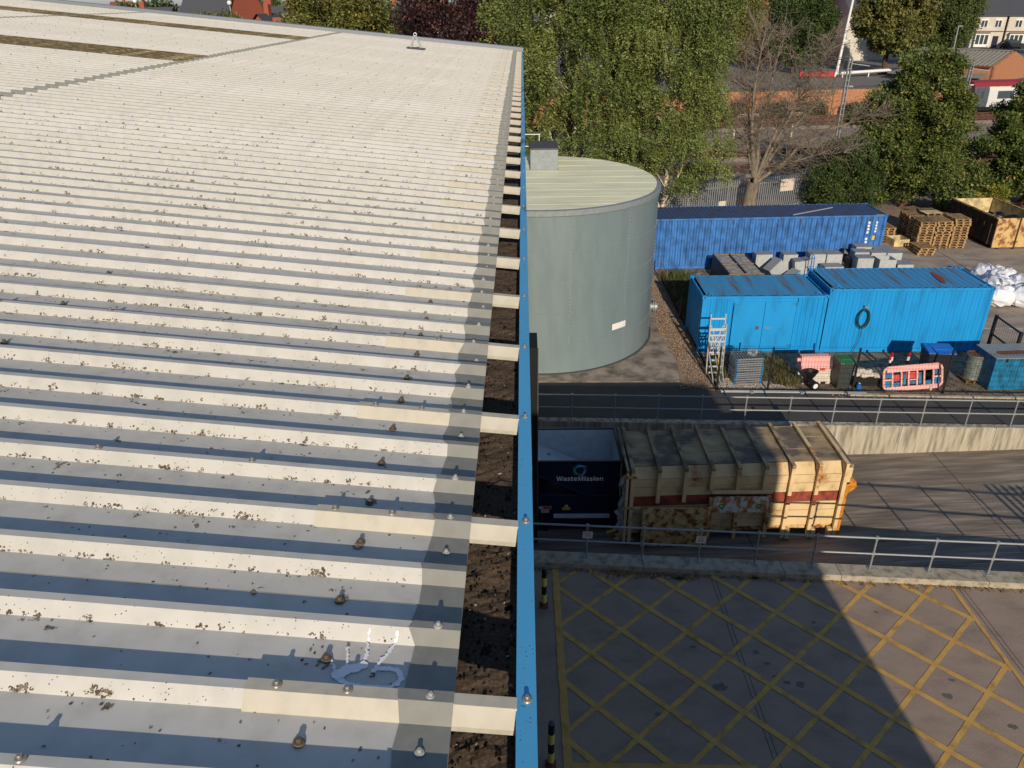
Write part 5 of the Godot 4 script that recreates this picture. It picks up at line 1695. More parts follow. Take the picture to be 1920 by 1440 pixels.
func make_yard() -> void:
	var pm := pallet_mesh()
	var g := "wooden pallets stacked in the yard"
	var add := func(at: Vector3, turn: float, label: String, m: Material):
		var o := put("pallet", pm, m)
		o.position = at
		o.rotation.y = turn
		tag(o, label, "pallet", g)
	for row in 2:
		for c in 3:
			var n: int = [[11, 11, 12], [11, 12, 10]][row][c]
			for k in n:
				add.call(Vector3(21.76 + c * 0.91 + rng.randf_range(-0.03, 0.03), k * 0.135, -40.72 - row * 1.24 + rng.randf_range(-0.05, 0.05)), rng.randf_range(-0.04, 0.04), "%s pallet of the %s stack, %s row of the big block" % [ORD[k] if k < n - 1 else "topmost", ["crate side", "middle", "skip side"][c], ["open front", "tree side back"][row]], M.pallet if rng.randf() < 0.7 else M.pallet2)
	for k in 3:
		add.call(Vector3(21.35 + 0.02 * k, k * 0.135, -39.5), 0.05 * k - 0.05, "%s pallet in the low stack of three before the big block" % ORD[k], M.pallet)
	for k in 6:
		add.call(Vector3(20.3 + 0.03 * (k % 2), k * 0.135, -42.0), 0.04, "%s pallet in the stack next to the dark blue container end" % ORD[k], M.pallet)
	for k in 9:
		add.call(Vector3(22.9, k * 0.135, -44.0), 0.2 + 0.02 * k, "%s pallet in the turned stack under the tree behind the block" % ORD[k], M.pallet2)
	var bd := thing("chipboard", "pale loose board lying on the big block of stacked pallets", "board", Vector3(22.55, 1.64, -41.6), 0.1)
	bxp("sheet", bd, M.skipin, Vector3.ZERO, Vector3(1.0, 0.018, 0.62), 0.0)
	bxp("batten", bd, M.pallet, Vector3(0.2, -0.02, 0), Vector3(0.06, 0.03, 0.6))
	var cr := thing("wooden_crate", "open pale wooden crate on the ground before the pallets", "crate", Vector3(20.75, 0, -41.0), 0.12)
	for s in [-1.0, 1.0]:
		bxp("side", cr, M.skipin, Vector3(s * 0.42, 0.2, 0), Vector3(0.025, 0.38, 0.86))
		bxp("end", cr, M.skipin, Vector3(0, 0.2, s * 0.43), Vector3(0.84, 0.38, 0.025))
	bxp("floor", cr, M.pallet, Vector3(0, 0.02, 0), Vector3(0.84, 0.025, 0.84))
	# open skip with black bags
	var sk := thing("waste_skip", "open rusty cream steel skip holding black bags near the pallets", "skip", Vector3(26.4, 0, -42.2), 0.03)
	var W := 2.4
	var L := 4.5
	var H := 1.68
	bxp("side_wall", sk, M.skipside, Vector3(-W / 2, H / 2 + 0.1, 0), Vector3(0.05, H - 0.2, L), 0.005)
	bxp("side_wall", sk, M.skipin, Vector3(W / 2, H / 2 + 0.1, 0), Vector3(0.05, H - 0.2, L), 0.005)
	bxp("inner_lining", sk, M.skipin, Vector3(-W / 2 + 0.03, H / 2 + 0.1, 0), Vector3(0.006, H - 0.25, L - 0.1))
	bxp("end_wall", sk, M.skipin, Vector3(0, H / 2 + 0.1, -L / 2), Vector3(W, H - 0.2, 0.05), 0.005)
	var df := bxp("door", sk, M.skip, Vector3(-W / 4 - 0.01, H / 2 + 0.05, L / 2), Vector3(W / 2 - 0.04, H - 0.1, 0.06), 0.006)
	bxp("door", sk, M.skip, Vector3(W / 4 + 0.01, H / 2 + 0.05, L / 2), Vector3(W / 2 - 0.04, H - 0.1, 0.06), 0.006)
	bxp("door_post", sk, M.skipside, Vector3(0, H / 2, L / 2 + 0.04), Vector3(0.08, H, 0.06), 0.005)
	bxp("floor", sk, M.skipside, Vector3(0, 0.22, 0), Vector3(W - 0.06, 0.06, L - 0.06))
	for z in 7: bxp("rib", sk, M.skipside, Vector3(-W / 2 - 0.05, 0.75, -L / 2 + 0.35 + z * 0.63), Vector3(0.07, 1.1, 0.08))
	for s in [-1.0, 1.0]: bxp("top_rail", sk, M.skip, Vector3(s * W / 2, H, 0), Vector3(0.1, 0.08, L), 0.008)
	for s in [-1.0, 1.0]: bxp("runner", sk, M.skipside, Vector3(s * 0.8, 0.1, 0), Vector3(0.12, 0.2, L))
	for k in 8:
		var b := thing("rubbish_bag", "tied black rubbish bag heaped inside the open skip", "bag", Vector3(26.1 + 0.5 * (k % 3) , 0.85 + 0.25 * (k / 5), -41.0 - 0.55 * (k / 3)), 0.4 * k, "black bags in the skip")
		var q := MB.new()
		q.blob(Vector3.ZERO, Vector3(0.45, 0.36, 0.4), 60 + k, 0.14, 7, 10)
		part("sack", q, M.blackbag if k != 4 else M.navy, b)
	# white bulk bags
	for k in 7:
		var p: Vector3 = [Vector3(21.0, 0.42, -31.7), Vector3(22.0, 0.45, -31.6), Vector3(23.0, 0.42, -31.9), Vector3(21.6, 0.48, -32.8), Vector3(22.6, 0.55, -32.7), Vector3(22.1, 0.5, -33.7), Vector3(21.9, 0.42, -34.5)][k]
		var b := thing("film_bundle", "puffy white bundle of plastic film behind the bright blue container", "bundle", p, 0.7 * k, "white plastic bundles on the yard")
		var q := MB.new()
		q.blob(Vector3.ZERO, Vector3(0.68, 0.48, 0.62), 80 + k, 0.1, 10, 14)
		part("wrap", q, M.bag, b)
		var f := MB.new()
		for j in 5: f.blob(Vector3(rng.randf_range(-0.4, 0.4), rng.randf_range(0.15, 0.42), rng.randf_range(-0.4, 0.4)), Vector3(0.25, 0.14, 0.22), 90 + k * 9 + j, 0.35, 5, 7)
		part("loose_film", f, M.bag, b)
	# scrap between the containers: grey cabinets
	var cab := [[11.8, -35.9, 0.8, 0.95, 0.55, 0.05, 0], [12.55, -35.1, 0.8, 0.8, 0.5, 0.4, 38], [13.3, -36.5, 0.7, 0.75, 0.6, 0.0, 0], [13.75, -35.7, 0.7, 0.68, 0.6, -0.1, 8], [14.35, -35.85, 0.75, 0.98, 0.7, 0.0, 0], [15.13, -35.82, 0.75, 0.98, 0.7, 0.02, 0], [14.85, -34.95, 0.9, 0.62, 0.6, 0.04, 0], [16.95, -36.85, 0.75, 1.0, 0.6, 0.0, 0], [17.75, -36.6, 0.8, 0.95, 0.6, 0.03, 0], [16.55, -36.05, 0.7, 0.98, 0.62, 0.0, 0], [17.3, -35.95, 0.72, 0.98, 0.62, 0.02, 0], [18.05, -35.9, 0.72, 0.98, 0.62, 0.0, 0], [16.4, -35.2, 0.75, 0.95, 0.62, -0.02, 0], [17.35, -35.05, 0.8, 0.92, 0.7, 0.04, 0], [18.2, -35.0, 0.75, 0.7, 0.7, 0.0, 0], [13.0, -34.5, 0.6, 0.5, 0.5, 0.6, 20], [15.6, -34.6, 0.8, 0.45, 0.6, 0.2, 0]]
	for k in cab.size():
		var c: Array = cab[k]
		c[3] += 0.22
		var lb := "scrapped grey metal cabinet in the clutter behind the bright blue containers"
		if k == 1: lb = "grey metal cabinet tipped on edge in the clutter behind the containers"
		if k == 13: lb = "grey cabinet with an open hollow top behind the bright blue container"
		var t := thing("metal_cabinet", lb, "cabinet", Vector3(c[0], 0.14 if c[6] == 38 else 0.0, c[1]), c[5], "grey scrapped cabinets")
		t.rotation.z = deg_to_rad(c[6])
		if k == 13:
			for s in [-1.0, 1.0]:
				bxp("side", t, M.cabinet, Vector3(s * c[2] * 0.48, c[3] * 0.5, 0), Vector3(0.03, c[3], c[4]))
				bxp("side", t, M.cabinet, Vector3(0, c[3] * 0.5, s * c[4] * 0.48), Vector3(c[2], c[3], 0.03))
			bxp("shelf", t, M.cabtop, Vector3(0, c[3] * 0.55, 0), Vector3(c[2] - 0.06, 0.02, c[4] - 0.06))
		else:
			bxp("shell", t, M.cabinet, Vector3(0, c[3] * 0.5, 0), Vector3(c[2], c[3] - 0.02, c[4]), 0.01)
			bxp("top", t, M.cabtop, Vector3(0, c[3] - 0.005, 0), Vector3(c[2] + 0.01, 0.025, c[4] + 0.01), 0.004)
			bxp("door_panel", t, M.cabinet, Vector3(0, c[3] * 0.5, c[4] * 0.5 + 0.006), Vector3(c[2] * 0.86, c[3] * 0.84, 0.014), 0.004)
	for k in 4:
		var b := thing("black_sack", "black refuse sack among the scrapped grey cabinets", "sack", Vector3(15.75 + 0.32 * (k % 2), 0.4 + 0.3 * (k / 2), -36.7 + 0.45 * (k % 3)), 0.5 * k, "black sacks among the cabinets")
		var q := MB.new()
		q.blob(Vector3.ZERO, Vector3(0.36, 0.42, 0.34), 130 + k, 0.18, 6, 9)
		part("sack", q, M.blackbag, b)
	var fm := thing("panel_frame", "dark steel stillage topped with four dusty panes beside dark blue container", "stillage", Vector3(10.3, 0, -34.75), 0.02)
	bxp("box", fm, M.blacksteel, Vector3(0, 0.48, 0), Vector3(1.62, 0.92, 3.0), 0.01)
	for i in 2:
		for j in 2:
			bxp("pane", fm, M.pane, Vector3(-0.4 + 0.8 * i, 0.965, -0.74 + 1.48 * j), Vector3(0.7, 0.03, 1.3), 0.004)
	for x in [-0.79, 0.0, 0.79]: bxp("bar", fm, M.blacksteel, Vector3(x, 0.99, 0), Vector3(0.07, 0.08, 3.0), 0.004)
	for z in [-1.48, 0.0, 1.48]: bxp("crossbar", fm, M.pallet2, Vector3(0, 1.0, z), Vector3(1.6, 0.06, 0.06), 0.004)
	var tr := thing("hand_truck", "blue hand truck standing among the scrapped grey cabinets", "hand truck", Vector3(13.95, 0, -35.1), 0.3)
	for x in [-0.16, 0.16]:
		var q := MB.new()
		q.tube([Vector3(x, 0.05, 0), Vector3(x, 1.15, -0.1), Vector3(x, 1.3, -0.25)], 0.022, 7)
		part("upright", q, M.navy if x < 0 else M.binblue, tr)
	for y in [0.3, 0.7, 1.1]: bxp("bar", tr, M.binblue, Vector3(0, y, -0.05), Vector3(0.32, 0.03, 0.03))
	# railway side palisade
	var pf := thing("palisade_fence", "galvanised palisade fence with pointed pales behind dark blue container", "fence")
	var pm2 := MB.new()
	pm2.extrude(PackedVector2Array([Vector2(-0.035, 0.05), Vector2(0.035, 0.05), Vector2(0.035, 2.28), Vector2(0.0, 2.42), Vector2(-0.035, 2.28)]), -0.01, 0.01)
	var pale := pm2.mesh()
	var a := Vector3(5.0, 0, -43.6)
	var b := Vector3(24.0, 0, -51.0)
	var dirv := (b - a).normalized()
	var ang := atan2(-dirv.z, dirv.x)
	var n := int((b - a).length() / 0.155)
	for i in n:
		put("pale", pale, M.galv, pf, Transform3D(Basis(Vector3(0, 1, 0), ang), a + dirv * (i * 0.155)))
	for y in [0.45, 2.0]:
		bxp("rail", pf, M.galv, (a + b) * 0.5 + Vector3(0, y, -0.05), Vector3((b - a).length(), 0.06, 0.04), 0.0, Basis(Vector3(0, 1, 0), ang))
	for i in 8:
		bxp("post", pf, M.galv, a + dirv * (i * 2.75) + Vector3(0, 1.15, -0.1), Vector3(0.1, 2.3, 0.06), 0.0, Basis(Vector3(0, 1, 0), ang))
	var sp := bxp("notice", pf, M.paleplastic, a + dirv * 12.6 + Vector3(0, 1.75, 0.03), Vector3(1.0, 0.75, 0.01), 0.0, Basis(Vector3(0, 1, 0), ang))
	var sp2 := bxp("notice", pf, M.paleplastic, a + dirv * 7.9 + Vector3(0, 1.0, 0.03), Vector3(0.5, 0.35, 0.01), 0.0, Basis(Vector3(0, 1, 0), ang))
	# spiked steel hoarding off to the side that throws the comb shadow on the ramp
	var hd := thing("spiked_hoarding", "grey steel hoarding topped with spikes at the side of the car park", "hoarding", Vector3(14.3, 0, -11.9), 0.0)
	bxp("sheet", hd, M.galv, Vector3(1.6, 0.62, 0), Vector3(3.4, 1.24, 0.04))
	for i in 17:
		var q := MB.new()
		q.box(Vector3(i * 0.21 - 0.06, 1.55, 0), Vector3(0.09, 0.75, 0.02))
		part("spike", q, M.galv, hd)

# ---------------------------------------------------------------- railway and streets beyond
func wl(x: float) -> float:   # line of the brick railway wall
	return -87.5 - 0.125 * x

func make_railway() -> void:
	var ang := atan(0.125)
	for k in 4:
		var z0: float = [-58.5, -64.5, -80.0, -83.7][k]
		var t := thing("railway_track", ["railway track nearest the palisade fence", "railway track second from the palisade fence", "railway track beside the cleared strip by brick wall", "railway track under the standing train"][k], "track", Vector3(30, 0.02, z0 - 3.75), ang)
		var bd := MB.new()
		bd.extrude(PackedVector2Array([Vector2(-1.9, 0.0), Vector2(1.9, 0.0), Vector2(1.4, 0.22), Vector2(-1.4, 0.22)]), -55, 55, Transform3D(Basis(Vector3(0, 0, 1), Vector3(0, 1, 0), Vector3(-1, 0, 0)), Vector3.ZERO))
		part("ballast_bed", bd, M.ballast, t)
		var sl := MB.new()
		for i in 150: sl.box(Vector3(-53 + i * 0.7, 0.25, 0), Vector3(0.26, 0.1, 2.5))
		var slp := part("sleepers", sl, M.sleeper, t)
		slp.set_meta("kind", "stuff")
		for z in [-0.72, 0.72]: bxp("rail", t, M.rail, Vector3(0, 0.38, z), Vector3(110, 0.16, 0.07))
	var t := thing("railway_wall", "long orange brick wall along the far side of the railway", "wall", Vector3(20, 0, wl(20)), ang)
	bxp("brickwork", t, M.brick, Vector3(0, 1.4, 0), Vector3(150, 2.8, 0.4))
	bxp("coping", t, M.darkgrey, Vector3(0, 2.87, 0), Vector3(150, 0.14, 0.55))
	for i in 14: bxp("pier", t, M.brick, Vector3(-60 + i * 9.5, 1.4, 0.28), Vector3(0.7, 2.8, 0.18))
	var pl := thing("old_platform", "low overgrown platform stub with yellow edge by the brick wall", "platform", Vector3(27.8, 0, wl(27.8) + 1.6), ang)
	bxp("slab", pl, M.ballast, Vector3(0, 0.35, 0), Vector3(8, 0.7, 2.0), 0.05)
	bxp("edge", pl, M.skipin, Vector3(0, 0.72, 0.98), Vector3(7.6, 0.06, 0.2))
	for k in 2:   # electrification masts
		var at: Vector3 = [Vector3(30.2, 0, -75.2), Vector3(45.7, 0, -83.2)][k]
		var h: float = [7.2, 6.0][k]
		var m := thing("overhead_mast", ["tall galvanised railway mast beside the bare tree", "galvanised railway mast in front of the train"][k], "mast", at, ang)
		for x in [-0.14, 0.14]: bxp("channel", m, M.galv, Vector3(x, h / 2, 0), Vector3(0.09, h, 0.2))
		for i in int(h / 0.5): bxp("batten", m, M.galv, Vector3(0, 0.3 + i * 0.5, 0), Vector3(0.26, 0.06, 0.12))
		var q := MB.new()
		q.tube([Vector3(0.1, h - 0.5, 0), Vector3(1.6, h - 0.7, 0.6)], 0.05, 6)
		part("bracket_arm", q, M.galv, m)
		bxp("insulator", m, M.paleplastic, Vector3(0.4, h * 0.66, 0.15), Vector3(0.4, 0.12, 0.12), 0.03)
	for k in 6:
		var p := thing("marker_stake", "short pale concrete post standing on the railway ballast", "post", Vector3([17.6, 20.6, 23.2, 26.4, 13.0, 22.0][k], 0, [-75.5, -76.0, -76.5, -76.9, -74.6, -69.8][k]), 0, "pale posts along the track")
		var q := MB.new()
		q.box(Vector3(0, 0.6, 0), Vector3(0.14, 1.2, 0.14), Basis(), 0.02)
		part("shaft", q, M.paleplastic, p)
	make_train(Vector3(50.1, 0.42, -91.0), ang)
	# brick shed behind the train
	var b := thing("brick_shed", "long orange brick shed with grey corrugated roof behind the train", "building", Vector3(55.9, 0, -97), -0.85)
	var SL := 11.0
	bxp("long_wall", b, M.brick, Vector3(-SL / 2, 2.3, -0.2), Vector3(SL, 4.6, 0.4))
	var ga := MB.new()
	ga.extrude(PackedVector2Array([Vector2(0.0, 0), Vector2(10.6, 0), Vector2(10.6, 4.6), Vector2(5.3, 5.95), Vector2(0.0, 4.65)]), -0.2, 0.2, Transform3D(Basis(Vector3(0, 0, -1), Vector3(0, 1, 0), Vector3(1, 0, 0)), Vector3(0.0, 0, 0)))
	part("gable", ga, M.brick, b)
	var rf := MB.new()
	rf.sheet(corr(SL, 0.5, 0.05), Vector3(-SL - 0.2, 4.62, 0.3), Vector3(1, 0, 0), Vector3(0, 0.97, 0.24), Vector3(0, 1.36, -5.6))
	part("roof_slope", rf, M.asbestos, b)
	var rf2 := MB.new()
	rf2.sheet(corr(SL, 0.5, 0.05), Vector3(-SL - 0.2, 5.98, -5.3), Vector3(1, 0, 0), Vector3(0, 0.97, -0.24), Vector3(0, -1.36, -5.6))
	part("roof_slope", rf2, M.asbestos, b)
	bxp("ridge", b, M.asbestos, Vector3(-SL / 2 - 0.2, 6.02, -5.3), Vector3(SL, 0.1, 0.4))
	bxp("gutter", b, M.rust, Vector3(-SL / 2 - 0.2, 4.5, 0.28), Vector3(SL, 0.2, 0.16))
	bxp("lean_to_roof", b, M.asbestos, Vector3(-SL / 2 - 0.3, 3.55, 1.3), Vector3(SL, 0.08, 2.4), 0.0, rot(Vector3(1, 0, 0), 6))
	# far street: signal mast with arm, barrier in the car park
	var sg := thing("signal_post", "tall white painted post rising beyond the railway wall", "post", Vector3(41.4, 2.75, -107))
	var q := MB.new()
	q.tube([Vector3(0, 0, 0), Vector3(0.25, 4, 0), Vector3(0.6, 9.6, 0)], [0.2, 0.17, 0.14], 10)
	part("shaft", q, M.signalwhite, sg)
	var q2 := MB.new()
	q2.tube([Vector3(0.25, 4.0, 0), Vector3(1.0, 4.6, 0)], 0.12, 8)
	part("branch_arm", q2, M.signalwhite, sg)
	bxp("foot", sg, M.signalwhite, Vector3(0, 0.25, 0), Vector3(0.55, 0.5, 0.55), 0.03)
	var rr := thing("red_barrier", "bright red barrier panels at the foot of the white post", "barrier", Vector3(38.7, 2.75, -106.5))
	for i in 5:
		bxp("panel", rr, M.red, Vector3(-1.8 + i * 0.9, 0.4, 0.05 * (i % 2)), Vector3(0.84, 0.7, 0.2), 0.04)
	var wp := thing("boom_pole", "white boom pole lying level beyond the railway wall", "pole", Vector3(41.4, 2.75, -105.5))
	var q3 := MB.new()
	q3.tube([Vector3(0, 0.55, 0), Vector3(8.0, 0.75, -2.0)], 0.2, 8)
	part("boom", q3, M.signalwhite, wp)
	for x in [0.3, 4.0, 7.6]: bxp("support", wp, M.signalwhite, Vector3(x, 0.28, -x * 0.25), Vector3(0.12, 0.56, 0.12))
	var lp := thing("street_lamp", "slim grey street lamp by the brick shed roof", "lamp post", Vector3(58.5, 2.75, -112))
	var q4 := MB.new()
	q4.tube([Vector3(0, 0, 0), Vector3(0, 5.6, 0)], 0.09, 8)
	part("column", q4, M.galv, lp)
	bxp("lantern", lp, M.galv, Vector3(0.2, 5.65, 0), Vector3(0.7, 0.14, 0.3), 0.03)

func make_train(at: Vector3, ang: float) -> void:
	var t := thing("train_carriage", "silver train carriage with dark red roof and grey door end", "train", at, ang)
	var L := 22.0
	var sec := PackedVector2Array([Vector2(-1.35, 0.55), Vector2(1.35, 0.55), Vector2(1.4, 1.2), Vector2(1.33, 2.3), Vector2(1.2, 2.65), Vector2(-1.2, 2.65), Vector2(-1.33, 2.3), Vector2(-1.4, 1.2)])
	var to_x := Transform3D(Basis(Vector3(0, 0, 1), Vector3(0, 1, 0), Vector3(-1, 0, 0)), Vector3.ZERO)
	var q := MB.new()
	q.extrude(sec, -L, -1.75, to_x)
	part("body", q, M.traingrey, t)
	var e := MB.new()
	e.extrude(sec, -1.74, 0.0, to_x)
	part("door_end", e, M.traindark, t)
	var r := MB.new()
	r.extrude(PackedVector2Array([Vector2(-1.22, 2.655), Vector2(1.22, 2.655), Vector2(0.9, 3.05), Vector2(0.4, 3.2), Vector2(-0.4, 3.2), Vector2(-0.9, 3.05)]), -L, 0.02, to_x)
	part("roof", r, M.trainred, t)
	bxp("cantrail_stripe", t, M.skipin, Vector3(L / 2 + 0.9, 2.62, 1.225), Vector3(L - 1.9, 0.06, 0.02))
	var d := bxp("door", t, M.traindark, Vector3(0.85, 1.55, 1.385), Vector3(1.0, 1.9, 0.03), 0.02)
	bxp("door_window", d, M.glass, Vector3(0.95, 1.85, 1.405), Vector3(0.34, 0.75, 0.02), 0.008)
	for k in 5:
		bxp("window", t, M.glass, Vector3(4.4 + k * 3.9, 1.78, 1.37), Vector3(3.2, 0.8, 0.03), 0.01, rot(Vector3(1, 0, 0), -3.6))
	var ring := MB.new()   # round door sign on the first window
	var pts := []
	for i in 17: pts.append(Vector3(5.0 + cos(TAU * i / 16) * 0.27, 1.82 + sin(TAU * i / 16) * 0.27, 1.4))
	ring.tube(pts, 0.04, 6)
	ring.box(Vector3(5.0, 1.82, 1.4), Vector3(0.09, 0.3, 0.02))
	part("window_emblem", ring, M.white, t)
	bxp("underframe", t, M.blacksteel, Vector3(L / 2, 0.35, 0), Vector3(L - 0.4, 0.45, 2.3))
	for x in [2.6, 4.9, L - 4.5, L - 2.2]:
		for z in [-0.72, 0.72]:
			var w := MB.new()
			w.tube([Vector3(x, 0.42, z - 0.06), Vector3(x, 0.42, z + 0.06)], 0.42, 16)
			part("wheel", w, M.blacksteel, t)

# house: gable roof, ridge along x
func house(called: String, label: String, at: Vector3, turn: float, L: float, D: float, eave: float, ridge: float, wallm: Material, roofm: Material, cols: int, rows: int, chimneys := 1, group := "") -> Node3D:
	var t := thing(called, label, "building", at, turn, group)
	var q := MB.new()
	q.extrude(PackedVector2Array([Vector2(-D / 2, 0), Vector2(D / 2, 0), Vector2(D / 2, eave), Vector2(0, ridge - 0.1), Vector2(-D / 2, eave)]), -L / 2, L / 2, Transform3D(Basis(Vector3(0, 0, 1), Vector3(0, 1, 0), Vector3(-1, 0, 0)), Vector3.ZERO))
	part("wall", q, wallm, t)
	var r := MB.new()
	var ov := 0.35
	var sl := (ridge - eave) / (D / 2)
	for s in [-1.0, 1.0]:
		var a := Vector3(-L / 2 - ov, ridge, 0)
		var b := Vector3(L / 2 + ov, ridge, 0)
		var c := Vector3(L / 2 + ov, eave - sl * ov, s * (D / 2 + ov))
		var d := Vector3(-L / 2 - ov, eave - sl * ov, s * (D / 2 + ov))
		var up := Vector3(0, 0.14, 0)
		if s > 0: r.quad(d + up, c + up, b + up, a + up)
		else: r.quad(a + up, b + up, c + up, d + up)
		if s > 0:
			r.quad(d, c, c + up, d + up)
		else: r.quad(c, d, d + up, c + up)
	var rf := part("roof", r, roofm, t)
	for k in chimneys:
		var x := -L / 2 + L * (k + 0.5) / maxi(chimneys, 1)
		var c := bxp("chimney", rf, M.brickred, Vector3(x, ridge + 0.35, 0), Vector3(0.9, 1.5, 0.55))
	for i in cols:
		for j in rows:
			var x := -L / 2 + L * (i + 0.5) / cols
			var y := 1.5 + j * 2.7
			var w := bxp("window", t, M.white, Vector3(x, y, D / 2 + 0.03), Vector3(1.25, 1.5, 0.08))
			for s in [-1.0, 1.0]:
				bxp("pane", w, M.glass, Vector3(x + s * 0.28, y, D / 2 + 0.08), Vector3(0.48, 1.28, 0.02))
	return t

func make_houses() -> void:
	# flats and a rendered house beyond the wall
	house("brick_flats", "tall red brick flats with white windows behind the bare tree", Vector3(38.0, 2.8, -135), -0.2, 8, 9, 9.2, 12.2, M.brickred, M.slate, 3, 4, 0)
	house("brick_flats", "red brick flats wing with slate roof beyond the evergreen", Vector3(46, 2.8, -141), -0.2, 9, 9, 8.4, 11.5, M.brickred, M.slate, 3, 3, 1)
	house("rendered_house", "cream rendered house with slate roof behind the white post", Vector3(56.5, 2.8, -137), 0.1, 10, 8, 7.4, 10.5, M.render, M.slate, 0, 0, 1)
	# white terrace
	for k in 5:
		var t := house("terraced_house", "white rendered terraced house with slate roof and bay window", Vector3(90.5 + k * 5.15, 2.9, -163 + k * 2.2), -0.4, 5.2, 8.5, 5.7, 8.4, M.render, M.slate, 0, 0, 1, "white terraced houses beyond the shed")
		for x in [-0.9, 1.4]:
			var w := bxp("window", t, M.white, Vector3(x, 4.3, 4.28), Vector3(1.15, 1.45, 0.08))
			for s in [-0.27, 0.27]: bxp("pane", w, M.glass, Vector3(x + s, 4.2, 4.33), Vector3(0.42, 1.1, 0.02))
		bxp("string_course", t, M.brickred, Vector3(0, 2.9, 4.3), Vector3(5.1, 0.16, 0.12))
		var bay := bxp("bay_window", t, M.white, Vector3(-0.8, 1.4, 4.6), Vector3(2.3, 2.4, 0.8))
		for s in [-0.72, 0.0, 0.72]: bxp("pane", bay, M.glass, Vector3(-0.8 + s, 1.5, 5.015), Vector3(0.56, 1.6, 0.02))
		bxp("bay_roof", t, M.slate, Vector3(-0.8, 2.65, 4.7), Vector3(2.5, 0.12, 1.0))
		bxp("door", t, M.navy, Vector3(1.5, 1.05, 4.27), Vector3(0.95, 2.1, 0.06))
	for k in 3:
		house("terraced_house", "red brick terraced house on the street behind the white terrace", Vector3(100 + k * 8, 3.2, -190 + k * 3), -0.4, 8, 8, 6.2, 9.2, M.brickred, M.tileroof, 3, 2, 2, "brick terraces behind the white terrace")
	# far roofs over the warehouse verge
	house("church_hall", "large brick hall with steep grey roof rising past the warehouse verge", Vector3(-37.3, 2.8, -107), -0.5, 8.0, 8.5, 6.6, 13.6, M.brickred, M.slate, 0, 0, 0)
	house("brick_house", "small orange brick gable with dark slate roof next to the hall", Vector3(-29.6, 2.8, -100), 1.45, 6, 4.2, 6.0, 8.2, M.brickred, M.slate, 0, 0, 1)
	house("brick_house", "brick house with tall chimney pots beyond the green maple", Vector3(-27.5, 2.8, -108), -0.15, 12, 7, 5.6, 8.9, M.brickred, M.slate, 4, 2, 4)
	house("brick_house", "low slate roofed house with rooflights behind the warehouse verge", Vector3(-29.0, 2.8, -93), -0.1, 10, 7, 4.4, 6.9, M.brickred, M.slate, 0, 0, 2)
	for k in 8:
		house("distant_house", ["far red roofed house over the warehouse verge", "far grey roofed house over the warehouse verge"][k % 2], Vector3(-82 + k * 11.5, 3.0, -150 - 9 * (k % 3)), 0.15 * (k % 4) - 0.2, 11, 8, 5.2, 8.6, M.brickred if k % 3 else M.render, M.tileroof if k % 2 == 0 else M.slate, 3, 2, 1, "far roofs red" if k % 2 == 0 else "far roofs grey")
	for k in 10:
		house("distant_house", "tiny pale house on the far rise beyond the roofs", Vector3(-170 + k * 26, 4.0, -290 - 20 * (k % 3)), 0.1 * (k % 5), 9, 8, 5.5, 9, M.render if k % 2 else M.brickred, M.tileroof, 2, 2, 1, "tiny far houses")
	for k in 2:
		var l := thing("street_lamp", "globe topped street lamp in front of the steep roofed hall", "lamp post", Vector3([-30.6, -41.5][k], 2.8, [-90, -92][k]), 0, "globe lamps by the hall")
		var q := MB.new()
		q.tube([Vector3(0, 0, 0), Vector3(0, 9.2 + 0.3 * k, 0)], 0.08, 8)
		part("column", q, M.galv, l)
		var g := MB.new()
		g.blob(Vector3(0, 9.5 + 0.3 * k, 0), Vector3(0.24, 0.24, 0.24), 3, 0.0, 8, 12)
		part("globe", g, M.white, l)
	# parked cars by the terrace
	for k in 3:
		var c := thing("parked_car", ["white parked car in front of the white terrace", "dark blue parked car in front of the white terrace", "black parked car in front of the white terrace"][k], "car", Vector3([101.5, 97.0, 92.5][k], 2.95, [-157.0, -158.5, -160][k] + 4.0), -0.4)
		var q := MB.new()
		q.extrude(PackedVector2Array([Vector2(-2.1, 0.3), Vector2(2.1, 0.3), Vector2(2.15, 0.75), Vector2(1.1, 0.95), Vector2(-2.05, 0.95)]), -0.85, 0.85)
		part("body", q, M.cars[k], c)
		var r := MB.new()
		r.extrude(PackedVector2Array([Vector2(-1.9, 0.95), Vector2(1.0, 0.95), Vector2(0.3, 1.5), Vector2(-1.5, 1.5)]), -0.75, 0.75)
		part("cabin", r, M.glass, c)
		bxp("roof_panel", c, M.cars[k], Vector3(-0.6, 1.52, 0), Vector3(1.85, 0.05, 1.45), 0.01)
		for x in [-1.35, 1.35]:
			for z in [-0.85, 0.85]:
				var w := MB.new()
				w.tube([Vector3(x, 0.32, z - 0.1), Vector3(x, 0.32, z + 0.1)], 0.32, 12)
				part("wheel", w, M.black, c)

# ---------------------------------------------------------------- trees
func leaf_mesh(n: int, spread: float, size: float, sd: int) -> ArrayMesh:
	var r := RandomNumberGenerator.new()
	r.seed = sd
	var q := MB.new()
	for i in n:
		var c := Vector3(r.randfn(0, spread), r.randfn(0, spread), r.randfn(0, spread))
		var b := Basis.from_euler(Vector3(r.randf_range(-1.2, 0.4), r.randf() * TAU, r.randf_range(-0.5, 0.5)))
		var s := size * r.randf_range(0.7, 1.3)
		var tip := c + b * Vector3(0, 0, s)
		var l := c + b * Vector3(-s * 0.36, -s * 0.08, s * 0.45)
		var rr := c + b * Vector3(s * 0.36, -s * 0.08, s * 0.45)
		q.tri(c, rr, tip); q.tri(c, tip, l)
	return q.mesh()

